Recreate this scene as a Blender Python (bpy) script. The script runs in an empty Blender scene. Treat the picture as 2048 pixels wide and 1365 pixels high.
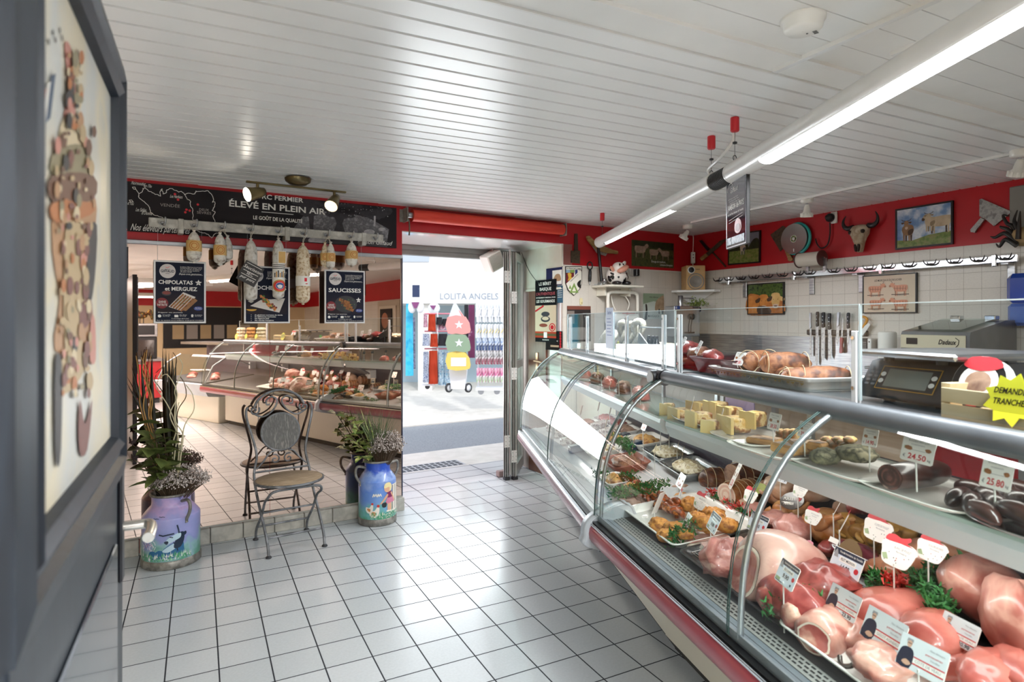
import bpy, math, random
from mathutils import Vector, Matrix, noise
random.seed(11)
SC = bpy.context.scene
COL = SC.collection
R = math.radians
sin, cos, pi = math.sin, math.cos, math.pi
# -- camera
CAMH, F, CX, CY, YAW = 1.476, 1220.0, 1024.0, 640.0, R(26.5)
cam_d = bpy.data.cameras.new('camera')
cam = bpy.data.objects.new('camera', cam_d)
COL.objects.link(cam)
cam.location = (0, 0, CAMH)
cam.rotation_euler = (R(90), 0, -YAW)
cam_d.sensor_width = 36.0
cam_d.lens = 36.0 * F / 2048.0
cam_d.shift_y = -(682.5 - CY) / 2048.0
cam_d.clip_start = 0.02
cam_d.dof.use_dof = True
cam_d.dof.focus_distance = 3.2
cam_d.dof.aperture_fstop = 3.8
SC.camera = cam
# -- world, exposure
SC.view_settings.view_transform = 'Standard'
SC.view_settings.look = 'None'
SC.view_settings.gamma = 1.0
SC.view_settings.exposure = 0.52
SC.cycles.use_denoising = True
SC.cycles.max_bounces = 9
SC.cycles.transparent_max_bounces = 16
SC.cycles.caustics_reflective = False
SC.cycles.caustics_refractive = False
SC.cycles.sample_clamp_indirect = 6.0
SC.cycles.blur_glossy = 0.6
w = bpy.data.worlds.new('day')
SC.world = w
w.use_nodes = True
nt = w.node_tree
bg = nt.nodes['Background']
sky = nt.nodes.new('ShaderNodeTexSky')
sky.sky_type = 'NISHITA'
sky.sun_disc = False
sky.sun_elevation = R(48)
sky.sun_rotation = R(200)
mixn = nt.nodes.new('ShaderNodeMixRGB')
mixn.inputs['Fac'].default_value = 0.92
mixn.inputs['Color2'].default_value = (0.93, 0.96, 1.0, 1)
nt.links.new(sky.outputs[0], mixn.inputs['Color1'])
nt.links.new(mixn.outputs[0], bg.inputs['Color'])
bg.inputs['Strength'].default_value = 1.05
def light(kind,name,loc,energy,color=(1,1,1),size=None,rot=(0,0,0),parent=None,spot=None,blend=.4):
 d = bpy.data.lights.new(name, kind)
 d.energy = energy
 d.color = color
 if kind == 'AREA':
  d.shape = 'RECTANGLE'
  d.size, d.size_y = size
 elif kind in ('POINT', 'SPOT'):
  d.shadow_soft_size = size or .03
 if kind == 'SPOT':
  d.spot_size = spot
  d.spot_blend = blend
 o = bpy.data.objects.new(name, d)
 COL.objects.link(o)
 o.location = loc
 o.rotation_euler = rot
 if parent:
  o.parent = parent
 return o
sun = light('SUN', 'sun', (0, 0, 8), 1.1, (1, .97, .92), rot=(R(48), 0, R(-8)))
sun.data.angle = R(6)
# -- picture <-> place
RV = Vector((cos(YAW), -sin(YAW), 0))
FV = Vector((sin(YAW), cos(YAW), 0))
UV = Vector((0, 0, 1))
CAM = Vector((0, 0, CAMH))
def C(X, Z, z=0):
 return RV * X + FV * Z + UV * z
def ray(px, py):
 return RV * ((px - CX) / F) + FV + UV * ((CY - py) / F)
def onz(px, py, z):
 d = ray(px, py)
 return CAM + d * ((z - CAMH) / d.z)
def at(px, py, Z):
 return CAM + ray(px, py) * Z
def onplane(px, py, P, n):
 d = ray(px, py)
 return CAM + d * ((P - CAM).dot(n) / d.dot(n))
class Fr:
 """a frame on the floor plan: local x along, y to the left of it, z up"""
 def __init__(s, o, ang):
  s.o = Vector((o[0], o[1], 0)); s.ang = ang
  s.x = Vector((cos(ang), sin(ang), 0)); s.y = Vector((-sin(ang), cos(ang), 0))
 def pt(s, x, y, z=0):
  return s.o + s.x * x + s.y * y + UV * z
 def loc(s, p):
  d = p - s.o
  return Vector((d.dot(s.x), d.dot(s.y), p.z))
 def px(s, px, py, off=0.0):
  return s.loc(onplane(px, py, s.o + s.y * off, s.y))
# -- materials
def lin(h):
 if not isinstance(h, str):
  return tuple(h)
 h = h.lstrip('#')
 c = [int(h[i:i + 2], 16) / 255 for i in (0, 2, 4)]
 return tuple(x / 12.92 if x < .04045 else ((x + .055) / 1.055) ** 2.4 for x in c)
_M = {}
def mat(name, col, rough=.5, metal=0.0, spec=.5, emit=0.0, coat=0.0, sss=0.0):
 if name in _M:
  return _M[name]
 m = bpy.data.materials.new(name)
 m.use_nodes = True
 b = m.node_tree.nodes['Principled BSDF']
 c = lin(col)
 b.inputs['Base Color'].default_value = (*c, 1)
 b.inputs['Roughness'].default_value = rough
 b.inputs['Metallic'].default_value = metal
 b.inputs['Specular IOR Level'].default_value = spec
 if coat:
  b.inputs['Coat Weight'].default_value = coat
  b.inputs['Coat Roughness'].default_value = .06
 if emit:
  b.inputs['Emission Color'].default_value = (*c, 1)
  b.inputs['Emission Strength'].default_value = emit
 m.diffuse_color = (*c, 1)
 _M[name] = m
 return m
def nmat(name,cols,scale=8,rough=.5,bump=0.0,detail=5,metal=0.0,lo=.35,hi=.65,kind='NOISE',stretch=(1,1,1),coat=0.0,spec=.5,bscale=None,dist=0.0):
 """two or three colours mixed by a procedural texture in object space"""
 if name in _M:
  return _M[name]
 m = mat(name, cols[0], rough, metal, spec, coat=coat)
 t = m.node_tree; N = t.nodes; L = t.links
 b = N['Principled BSDF']
 tc = N.new('ShaderNodeTexCoord'); mp = N.new('ShaderNodeMapping')
 mp.inputs['Scale'].default_value = stretch
 L.new(tc.outputs['Object'], mp.inputs['Vector'])
 if kind == 'VOR':
  n = N.new('ShaderNodeTexVoronoi'); out = n.outputs['Distance']
 elif kind == 'WAVE':
  n=N.new('ShaderNodeTexWave');n.inputs['Distortion'].default_value=dist or 4;out=n.outputs['Fac']
  n.inputs['Detail'].default_value = detail
 else:
  n = N.new('ShaderNodeTexNoise'); n.inputs['Detail'].default_value = detail; out = n.outputs['Fac']
  n.inputs['Distortion'].default_value = dist
 n.inputs['Scale'].default_value = scale
 L.new(mp.outputs[0], n.inputs['Vector'])
 cr = N.new('ShaderNodeValToRGB')
 e = cr.color_ramp.elements
 k = len(cols)
 e[0].position = lo; e[0].color = (*lin(cols[0]), 1)
 e[1].position = hi; e[1].color = (*lin(cols[-1]), 1)
 for i in range(1, k - 1):
  x = e.new(lo + (hi - lo) * i / (k - 1)); x.color = (*lin(cols[i]), 1)
 L.new(out, cr.inputs[0])
 L.new(cr.outputs[0], b.inputs['Base Color'])
 if bump:
  bn=N.new('ShaderNodeBump');bn.inputs['Strength'].default_value=bump;bn.inputs['Distance'].default_value=.01
  src = out
  if bscale:
   n2=N.new('ShaderNodeTexNoise');n2.inputs['Scale'].default_value=bscale;n2.inputs['Detail'].default_value=4
   L.new(mp.outputs[0], n2.inputs['Vector']); src = n2.outputs['Fac']
  L.new(src, bn.inputs['Height']); L.new(bn.outputs[0], b.inputs['Normal'])
 return m
def glass(name, tint='#f4fbf8', rough=.0, boost=1.0, base=.0, ior=1.5):
 """thin clear sheet: mostly see-through, mirror-like by Fresnel"""
 if name in _M:
  return _M[name]
 m = bpy.data.materials.new(name); m.use_nodes = True
 t = m.node_tree; N = t.nodes; L = t.links
 for n in list(N):
  if n.type == 'BSDF_PRINCIPLED': N.remove(n)
 out = N['Material Output']
 tr = N.new('ShaderNodeBsdfTransparent'); tr.inputs[0].default_value = (*lin(tint), 1)
 gl = N.new('ShaderNodeBsdfGlossy'); gl.inputs['Roughness'].default_value = rough
 fr = N.new('ShaderNodeLayerWeight'); fr.inputs['Blend'].default_value = .5
 pw = N.new('ShaderNodeMath'); pw.operation = 'POWER'; pw.inputs[1].default_value = 5.0
 ma = N.new('ShaderNodeMath'); ma.operation = 'MULTIPLY_ADD'; ma.use_clamp = True
 ma.inputs[1].default_value = .93; ma.inputs[2].default_value = .045 * boost + base
 mx = N.new('ShaderNodeMixShader')
 L.new(fr.outputs['Facing'],pw.inputs[0]);L.new(pw.outputs[0],ma.inputs[0]);L.new(ma.outputs[0],mx.inputs[0])
 L.new(tr.outputs[0], mx.inputs[1]); L.new(gl.outputs[0], mx.inputs[2])
 L.new(mx.outputs[0], out.inputs['Surface'])
 _M[name] = m
 return m
# -- mesh builder
def rotm(axis, a):
 return Matrix.Rotation(a, 4, axis)
def trans(x, y, z):
 return Matrix.Translation((x, y, z))
class MB:
 def __init__(s):
  s.v = []; s.f = []; s.m = []; s.s = []
 def add(s, vs, fs, mi=0, sm=False, T=None):
  o = len(s.v)
  if T is not None:
   vs = [T @ Vector(p) for p in vs]
  s.v += [tuple(p) for p in vs]
  for f in fs:
   s.f.append(tuple(o + i for i in f)); s.m.append(mi); s.s.append(sm)
  return s
 def box(s, x0, x1, y0, y1, z0, z1, mi=0, T=None, b=0.0):
  if x0 > x1: x0, x1 = x1, x0
  if y0 > y1: y0, y1 = y1, y0
  if z0 > z1: z0, z1 = z1, z0
  if b <= 0:
   vs=[(x0,y0,z0),(x1,y0,z0),(x1,y1,z0),(x0,y1,z0),(x0,y0,z1),(x1,y0,z1),(x1,y1,z1),(x0,y1,z1)]
   return s.add(vs,[(3,2,1,0),(4,5,6,7),(0,1,5,4),(1,2,6,5),(2,3,7,6),(3,0,4,7)],mi,False,T)
  b = min(b, (x1 - x0) * .49, (y1 - y0) * .49, (z1 - z0) * .49)
  vs = []; idx = {}
  for sx in (0, 1):
   for sy in (0, 1):
    for sz in (0, 1):
     X = (x0, x1)[sx]; Y = (y0, y1)[sy]; Z = (z0, z1)[sz]
     ix = X + (b if sx == 0 else -b); iy = Y + (b if sy == 0 else -b); iz = Z + (b if sz == 0 else -b)
     for ax, p in (('x', (X, iy, iz)), ('y', (ix, Y, iz)), ('z', (ix, iy, Z))):
      idx[(sx, sy, sz, ax)] = len(vs); vs.append(p)
  g = lambda a, b_, c, ax: idx[(a, b_, c, ax)]
  fs = []
  for k in (0, 1):
   q=[g(k,0,0,'x'),g(k,1,0,'x'),g(k,1,1,'x'),g(k,0,1,'x')];fs.append(q if k else q[::-1])
   q=[g(0,k,0,'y'),g(1,k,0,'y'),g(1,k,1,'y'),g(0,k,1,'y')];fs.append(q[::-1]if k else q)
   q=[g(0,0,k,'z'),g(1,0,k,'z'),g(1,1,k,'z'),g(0,1,k,'z')];fs.append(q if k else q[::-1])
  for a in (0, 1):
   for c in (0, 1):
    fs.append([g(a, c, 0, 'x'), g(a, c, 1, 'x'), g(a, c, 1, 'y'), g(a, c, 0, 'y')])
    fs.append([g(a, 0, c, 'x'), g(a, 1, c, 'x'), g(a, 1, c, 'z'), g(a, 0, c, 'z')])
    fs.append([g(0, a, c, 'y'), g(1, a, c, 'y'), g(1, a, c, 'z'), g(0, a, c, 'z')])
    for d in (0, 1):
     fs.append([g(a, c, d, 'x'), g(a, c, d, 'y'), g(a, c, d, 'z')])
  return s.add(vs, fs, mi, False, T)
 def tube(s, pts, r, n=8, mi=0, T=None, caps=True, sm=True, closed=False):
  pts = [Vector(p) for p in pts]
  k = len(pts)
  rr = r if isinstance(r, (list, tuple)) else [r] * k
  vs = []; fs = []
  up = None
  for i, p in enumerate(pts):
   if closed:
    d = pts[(i + 1) % k] - pts[i - 1]
   else:
    d = pts[min(i + 1, k - 1)] - pts[max(i - 1, 0)]
   if d.length < 1e-9: d = Vector((0, 0, 1))
   d.normalize()
   if up is None:
    up = Vector((0, 0, 1)) if abs(d.z) < .9 else Vector((0, 1, 0))
   a = d.cross(up)
   if a.length < 1e-6: a = d.orthogonal()
   a.normalize(); up = a.cross(d).normalized()
   for j in range(n):
    t = 2 * pi * j / n
    vs.append(p + a * (cos(t) * rr[i]) + up * (sin(t) * rr[i]))
  for i in range(k if closed else k - 1):
   i2 = (i + 1) % k
   for j in range(n):
    j2 = (j + 1) % n
    fs.append((i * n + j, i * n + j2, i2 * n + j2, i2 * n + j))
  s.add(vs, fs, mi, sm, T)
  if caps and not closed:
   s.add(vs[:n], [tuple(range(n))[::-1]], mi, False, T)
   s.add(vs[-n:], [tuple(range(n))], mi, False, T)
  return s
 def cyl(s, p0, p1, r, r1=None, n=14, mi=0, T=None, caps=True):
  return s.tube([p0, p1], [r, r if r1 is None else r1], n, mi, T, caps)
 def lathe(s, prof, n=20, mi=0, T=None, sm=True, cap=False, a0=0.0, a1=2 * pi):
  """profile [(radius, z)...] turned about z"""
  full = abs(a1 - a0 - 2 * pi) < 1e-6
  m = n if full else n + 1
  vs=[(r*cos(a0+(a1-a0)*j/n),r*sin(a0+(a1-a0)*j/n),z)for r,z in prof for j in range(m)]
  fs = []
  for i in range(len(prof) - 1):
   for j in range(n):
    j2 = (j + 1) % m if full else j + 1
    fs.append((i * m + j, i * m + j2, (i + 1) * m + j2, (i + 1) * m + j))
  s.add(vs, fs, mi, sm, T)
  if cap:
   s.add(vs[:m], [tuple(range(m))[::-1]], mi, False, T); s.add(vs[-m:], [tuple(range(m))], mi, False, T)
  return s
 def prism(s, poly, y0, y1, mi=0, T=None, sm=False):
  """polygon [(x, z)...] given counter-clockwise seen from -y, thickness along y"""
  n = len(poly)
  if sum(poly[i][0] * poly[(i + 1) % n][1] - poly[(i + 1) % n][0] * poly[i][1] for i in range(n)) < 0:
   poly = poly[::-1]
  a = [(x, y0, z) for x, z in poly]; b = [(x, y1, z) for x, z in poly]
  s.add(a + b, [tuple(range(n)), tuple(range(2 * n - 1, n - 1, -1))], mi, False, T)
  s.add(a + b, [(i, i + n, (i + 1) % n + n, (i + 1) % n) for i in range(n)], mi, sm, T)
  return s
 def poly(s, poly, y=0.0, mi=0, T=None):
  n = len(poly)
  if sum(poly[i][0] * poly[(i + 1) % n][1] - poly[(i + 1) % n][0] * poly[i][1] for i in range(n)) < 0:
   poly = poly[::-1]
  return s.add([(x, y, z) for x, z in poly], [tuple(range(n))], mi, False, T)
 def rect(s, x0, x1, z0, z1, y=0.0, mi=0, T=None):
  return s.poly([(x0, z0), (x1, z0), (x1, z1), (x0, z1)], y, mi, T)
 def disc(s, cx, cz, r, y=0.0, mi=0, n=20, rz=None, T=None):
  return s.poly([(cx+r*cos(2*pi*i/n),cz+(rz or r)*sin(2*pi*i/n))for i in range(n)],y,mi,T)
 def blob(s,c,rx,ry,rz,nu=16,nv=10,mi=0,T=None,amp=0.0,freq=3.0,seed=0.0,flat=None,sq=1.0,fn=None):
  """rounded lump; amp roughens it, flat cuts it level below z = flat (of its radius)"""
  vs = []; fs = []
  for i in range(nv + 1):
   th = pi * i / nv
   for j in range(nu):
    ph = 2 * pi * j / nu
    d = Vector((sin(th) * cos(ph), sin(th) * sin(ph), cos(th)))
    if sq != 1.0:
     d = Vector([math.copysign(abs(q) ** sq, q) for q in d])
    k = 1.0
    if amp:
     k += amp * noise.noise(d * freq + Vector((seed, seed * 1.7, -seed)))
     k += amp * .4 * noise.noise(d * freq * 2.7 + Vector((-seed, seed, seed * .3)))
    p = Vector((d.x * rx * k, d.y * ry * k, d.z * rz * k))
    if flat is not None and p.z < flat * rz: p.z = flat * rz
    if fn: p = fn(p)
    vs.append((p.x + c[0], p.y + c[1], p.z + c[2]))
  for i in range(nv):
   for j in range(nu):
    j2 = (j + 1) % nu
    fs.append((i * nu + j, (i + 1) * nu + j, (i + 1) * nu + j2, i * nu + j2))
  return s.add(vs, fs, mi, True, T)
 def loft(s, secs, mi=0, T=None, sm=True, closed=True, caps=True):
  """list of rings (same length) joined in order"""
  n = len(secs[0]); vs = [p for r_ in secs for p in r_]; fs = []
  for i in range(len(secs) - 1):
   for j in range(n if closed else n - 1):
    j2 = (j + 1) % n
    fs.append((i * n + j, i * n + j2, (i + 1) * n + j2, (i + 1) * n + j))
  s.add(vs, fs, mi, sm, T)
  if caps and closed:
   s.add(secs[0],[tuple(range(n))[::-1]],mi,False,T);s.add(secs[-1],[tuple(range(n))],mi,False,T)
  return s
 def text(s,st,x=0.0,z=0.0,h=.1,y=0.0,mi=0,al='c',bold=False,sh=0.0,T=None,wd=1.0,track=0.0):
  """flat lettering in the x-z plane facing -y; h is the capital height"""
  k = h / GL_H
  tot = sum(glyph(c, bold)[2] * wd * k + track for c in st) - track
  cx = x - (tot / 2 if al == 'c' else tot if al == 'r' else 0)
  for c in st:
   vs, fs, adv = glyph(c, bold)
   if fs:
    s.add([(cx + (px * wd + sh * pz) * k, y, z + pz * k) for px, pz in vs], fs, mi, False, T)
   cx += adv * wd * k + track
  return s
 def textw(s, st, x0, x1, z, h, **kw):
  """lettering stretched to span x0..x1"""
  b = kw.get('bold', False)
  tot = sum(glyph(c, b)[2] for c in st) * h / GL_H
  return s.text(st, x0, z, h, al='l', wd=(x1 - x0) / tot, **kw)
 def build(s, name, mats, parent=None, loc=(0, 0, 0), rz=0.0):
  me = bpy.data.meshes.new(name)
  me.from_pydata(s.v, [], s.f)
  if not isinstance(mats, (list, tuple)): mats = [mats]
  for m in mats: me.materials.append(m)
  me.polygons.foreach_set('material_index', s.m)
  me.polygons.foreach_set('use_smooth', s.s)
  me.update()
  o = bpy.data.objects.new(name, me)
  COL.objects.link(o)
  if parent is not None: o.parent = parent
  o.location = loc
  if rz: o.rotation_euler = (0, 0, rz)
  return o
# glyph outlines of the built-in typeface, read once
_G = {}
GL_H = 1.0
def _curve_mesh(st, bold):
 cu = bpy.data.curves.new('glyph', 'FONT')
 cu.body = st; cu.resolution_u = 2; cu.offset = .022 if bold else .004
 o = bpy.data.objects.new('glyph', cu); COL.objects.link(o)
 dg = bpy.context.evaluated_depsgraph_get()
 me = bpy.data.meshes.new_from_object(o.evaluated_get(dg))
 vs = [(v.co.x, v.co.y) for v in me.vertices]; fs = [tuple(p.vertices) for p in me.polygons]
 nrm = [p.normal.z for p in me.polygons]
 fs = [f if nz > 0 else f[::-1] for f, nz in zip(fs, nrm)]
 bpy.data.objects.remove(o); bpy.data.curves.remove(cu); bpy.data.meshes.remove(me)
 return vs, fs
def glyph(c, bold=False):
 k = (c, bold)
 if k not in _G:
  if c == ' ':
   _G[k] = ([], [], .28)
  else:
   vs, fs = _curve_mesh(c, bold)
   w2=max(p[0]for p in _curve_mesh(c+'I',bold)[0]);w1=max(p[0]for p in _curve_mesh('I',bold)[0])
   _G[k] = (vs, fs, max(.05, w2 - w1))
 return _G[k]
GL_H = max(p[1] for p in _curve_mesh('H', False)[0])
for _c in "ABCDEFGHIJKLMNOPQRSTUVWXYZabcdefghijklmnopqrstuvwxyz0123456789.,'-":
 glyph(_c); glyph(_c, True)
# -- things, parts, setting
def thing(name, label, cat, loc=(0, 0, 0), rz=0.0, group=None):
 o = bpy.data.objects.new(name, None)
 o.empty_display_size = .05
 COL.objects.link(o)
 o.location = loc; o.rotation_euler = (0, 0, rz)
 return tag(o, label, cat, group)
def tag(o, label, cat, group=None, stuff=False):
 o['label'] = label; o['category'] = cat
 if group: o['group'] = group
 if stuff: o['kind'] = 'stuff'
 return o
def struct(o):
 o['kind'] = 'structure'
 return o
def copy_tree(o, parent=None):
 c = o.copy(); COL.objects.link(c)
 if parent is not None: c.parent = parent
 for ch in KIDS(o): copy_tree(ch, c)
 return c
def KIDS(o):
 return [x for x in COL.objects if x.parent == o]
def dup(o, loc, rz=None, label=None, group=None, scale=None):
 c = copy_tree(o)
 c.location = loc
 if rz is not None: c.rotation_euler = (0, 0, rz)
 if label: c['label'] = label
 if group: c['group'] = group
 if scale: c.scale = scale
 return c
def smooth_pts(pts, n=6, closed=False):
 """Catmull-Rom through the points"""
 P = [Vector(p) for p in pts]; out = []
 k = len(P)
 for i in range(k if closed else k - 1):
  a=P[i-1]if(closed or i>0)else P[0];b=P[i];c=P[(i+1)%k];d=P[(i+2)%k]if(closed or i+2<k)else P[-1]
  for j in range(n):
   t = j / n
   out.append(.5*((2*b)+(c-a)*t+(2*a-5*b+4*c-d)*t*t+(3*b-a-3*c+d)*t**3))
 if not closed: out.append(P[-1])
 return out
def sm2(pts, n=4, closed=True):
 return [(p.x, p.y) for p in smooth_pts([(a, b, 0) for a, b in pts], n, closed)]
# == frames of the place
CEIL, REDZ, HEADZ, SILLH = 2.365, 1.978, 2.17, .085
BF = Fr(C(-2.356, 3.856), R(4.81))                # wall with mirror and street doorway
RWU = 4.592
_k = (RWU - BF.o.x) / BF.x.x
CORNER = BF.pt(_k, 0)
BFL = _k
RF = Fr((CORNER.x, CORNER.y), R(-90))             # tiled wall behind the counter
D0, D1 = 1.752, 3.307                             # doorway along BF
WT = .73                                          # thickness of the street wall
def fr_dir(X, Z):
 d = C(X, Z)
 return math.atan2(d.y, d.x)
S1 = Fr(C(.050, 4.86), fr_dir(.131, -.991)); L1 = 2.215     # far display case, from its far end
S2 = Fr(C(.337, 2.665), fr_dir(.230, -.973)); L2 = 3.07     # near display case, from the joint
FACE = Fr(C(-4.2, 13.0), -YAW)                     # shop across the street
# -- surface materials
def tilemat(name,c1,c2,grout,bw,bh,ms,plane='XY',rough=.3,ox=0,oy=0,rz=0,bump=.25,coat=0,rvar=0):
 m=mat(name,c1,rough,coat=coat);t=m.node_tree;N=t.nodes;L=t.links;b=N['Principled BSDF']
 tc=N.new('ShaderNodeTexCoord');sp=N.new('ShaderNodeSeparateXYZ');cb=N.new('ShaderNodeCombineXYZ');mp=N.new('ShaderNodeMapping')
 L.new(tc.outputs['Object'], sp.inputs[0])
 L.new(sp.outputs[plane[0]], cb.inputs['X']); L.new(sp.outputs[plane[1]], cb.inputs['Y'])
 mp.vector_type = 'TEXTURE'
 mp.inputs['Location'].default_value = (ox, oy, 0); mp.inputs['Rotation'].default_value = (0, 0, rz)
 L.new(cb.outputs[0], mp.inputs['Vector'])
 br = N.new('ShaderNodeTexBrick'); br.offset = 0; br.squash = 1
 for k,v in(('Scale',1),('Mortar Size',ms),('Mortar Smooth',.2),('Bias',0),('Brick Width',bw),('Row Height',bh)):
  br.inputs[k].default_value = v
 br.inputs['Color1'].default_value=(*lin(c1),1);br.inputs['Color2'].default_value=(*lin(c2),1);br.inputs['Mortar'].default_value=(*lin(grout),1)
 L.new(mp.outputs[0], br.inputs['Vector'])
 no=N.new('ShaderNodeTexNoise');no.inputs['Scale'].default_value=90;no.inputs['Detail'].default_value=3
 L.new(mp.outputs[0], no.inputs['Vector'])
 mx = N.new('ShaderNodeMixRGB'); mx.blend_type = 'MULTIPLY'; mx.inputs['Fac'].default_value = .16
 L.new(br.outputs['Color'],mx.inputs['Color1']);L.new(no.outputs['Fac'],mx.inputs['Color2']);L.new(mx.outputs[0],b.inputs['Base Color'])
 bn=N.new('ShaderNodeBump');bn.inputs['Strength'].default_value=bump;bn.inputs['Distance'].default_value=.003;bn.invert=True
 L.new(br.outputs['Fac'], bn.inputs['Height']); L.new(bn.outputs[0], b.inputs['Normal'])
 mr = N.new('ShaderNodeMapRange'); mr.inputs[3].default_value = rough; mr.inputs[4].default_value = .8
 L.new(br.outputs['Fac'], mr.inputs[0]); L.new(mr.outputs[0], b.inputs['Roughness'])
 return m
M_floor=tilemat('floor_tile','#cdd2d5','#c4cacd','#20242c',.2005,.2005,.0034,rough=.24,ox=1.245,oy=2.871,rz=R(.7))
M_wtile=tilemat('wall_tile','#e6e0d5','#e1dbd0','#b9b1a5',.108,.108,.0016,'XZ',rough=.22,ox=2.473,oy=1.685,bump=.15)
M_wtile2=tilemat('wall_panel_tile','#dcd3c8','#d8cfc4','#c9bfb4',.1,.3,.0016,'XZ',rough=.3,bump=.15)
M_red = nmat('red_paint', ['#b5151f', '#bd1a24'], 3, rough=.38)
M_ceil = nmat('white_gloss_boards', ['#eae9e7', '#f0efed'], 2.2, rough=.3)
M_ceil2 = nmat('white_old_boards', ['#e2e0dc', '#ebe9e5'], 2.2, rough=.4)
M_white = mat('white_paint', '#efeeeb', .45)
M_whitegloss = mat('white_gloss', '#f2f1ef', .15, coat=.5)
M_cream = mat('cream_panel', '#e8e3d3', .4)
M_black = mat('black_plastic', '#131316', .35)
M_dark = mat('dark_grey', '#2b2c30', .45)
M_alu = nmat('aluminium', ['#b9bcc0', '#a9adb2'], 14, rough=.32, metal=.9)
M_chrome = mat('chrome', '#d5d8db', .12, metal=1)
M_steel = nmat('brushed_steel', ['#b4b5b6', '#96989b'], 6, rough=.3, metal=.95, stretch=(1, 1, 14))
M_brown = nmat('brown_wood', ['#7d5140', '#6b4233'], 5, rough=.45, stretch=(6, 6, .6))
M_beige = mat('beige_wall', '#d9c39c', .6)
M_glass = glass('clear_glass', '#eef7f3', boost=.9)
M_plexi = glass('acrylic_sheet', '#f7fbfc', rough=.0, boost=.55)
M_tileedge = nmat('ledge_tile', ['#b9b6ac', '#a3a097', '#c2bfb5'], 9, rough=.5)
# -- floor, ceiling, walls
mb=MB();mb.add([(-2.4,-8.2,0),(RWU+.2,-8.2,0),(RWU+.2,BF.pt(BFL,.28).y,0),BF.pt(BFL,.40,0),BF.pt(D1,.40,0),BF.pt(D0,.43,0),BF.pt(-2.2,.40,0)],[(0,1,2,3,4,5,6)])
struct(mb.build('floor', M_floor))
mb = MB()
u0, u1 = -2.4, RWU + .25
v = -8.2
def plank(v0, v1, g, d, mi):
 mb.add([(u0, v0, CEIL), (u1, v0, CEIL), (u1, v1 - g, CEIL), (u0, v1 - g, CEIL)], [(3, 2, 1, 0)], mi)
 mb.add([(u0,v1-g,CEIL),(u1,v1-g,CEIL),(u1,v1-g*.85,CEIL+d),(u0,v1-g*.85,CEIL+d),(u1,v1-g*.15,CEIL+d),(u0,v1-g*.15,CEIL+d),(u1,v1,CEIL),(u0,v1,CEIL)],
           [(3, 2, 1, 0), (5, 4, 2, 3), (7, 6, 4, 5)], mi)
vv = 1.749 - .103 * 2
a = vv
while a > -8.3:
 plank(a - .125, a, .004, .008, 1); a -= .125
a = vv
while a < 5.4:
 plank(a, a + .103, .015, .026, 0); a += .103
struct(mb.build('ceiling', [M_ceil, M_ceil2]))
mb = MB(); mb.box(-2.6, RWU + .3, -8.4, 5.05, CEIL + .03, CEIL + .09)
struct(mb.build('ceiling', M_ceil2))
mb=MB();p=onz(1104,0,CEIL);mb.box(u0,u1,1.40,1.42,CEIL-.012,CEIL);mb.box(u0,u1,1.543,1.55,CEIL-.006,CEIL)
struct(mb.build('trim_1', M_ceil2))
# street wall: mirror side, lintel, right side
def wall(name, fr, x0, x1, y0, y1, z0, z1, m):
 b = MB(); b.box(x0, x1, y0, y1, z0, z1)
 return struct(b.build(name, m, None, (fr.o.x, fr.o.y, 0), fr.ang))
wall('wall_back', BF, -2.3, D0, .0, WT, 0, CEIL + .03, M_red)
wall('wall_back', BF, D0, D1, .0, WT, HEADZ, CEIL + .03, M_red)
wall('wall_back', BF, D1, BFL + .25, .0, WT, REDZ, CEIL + .03, M_red)
wall('wall_back', BF, D1, BFL + .25, .004, WT, 0, REDZ, M_wtile2)
wall('wall_right', RF, -.3, 13.3, .0, .25, REDZ, CEIL + .03, M_red)
wall('wall_right', RF, -.3, 13.3, .004, .25, 0, REDZ, M_wtile)
wall('trim_2', BF, D1, BFL, -.006, .004, REDZ - .012, REDZ + .002, mat('pale_trim', '#d8d2c8', .5))
mb = MB(); mb.box(-2.65, -2.4, -8.2, 4.6, 0, CEIL + .03); struct(mb.build('wall_left', M_beige))
mb=MB();mb.box(-2.6,RWU+.25,-8.4,-8.15,0,REDZ);mb.box(-2.6,RWU+.25,-8.4,-8.15,REDZ,CEIL+.03,1);struct(mb.build('wall_rear',[M_beige,M_red]))
# doorway: white soffit, white box on the jamb, brown inner door
wall('trim_3', BF, D0, D1, -.001, WT + .1, HEADZ - .008, HEADZ + .001, M_whitegloss)
mb=MB();mb.box(D1-.02,D1+.1,0.0,WT,1.765,HEADZ);mb.prism([(0,0),(.03,0),(.03,.02),(0,.02)],0,WT,0,trans(D1-.03,0,1.755))
struct(mb.build('trim_4',nmat('white_box',['#e9e4da','#dcd6c8'],5,rough=.3,coat=.3),None,BF.o,BF.ang))
mb=MB();mb.box(D0-.03,D1+.03,WT-.02,WT+.06,HEADZ-.10,HEADZ-.0);mb.box(D0,D1,WT-.03,WT-.015,HEADZ-.055,HEADZ-.045)
struct(mb.build('trim_5',nmat('grey_frame',['#8d8c88','#7a7a77'],3,rough=.4,metal=.4),None,BF.o,BF.ang))
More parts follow.
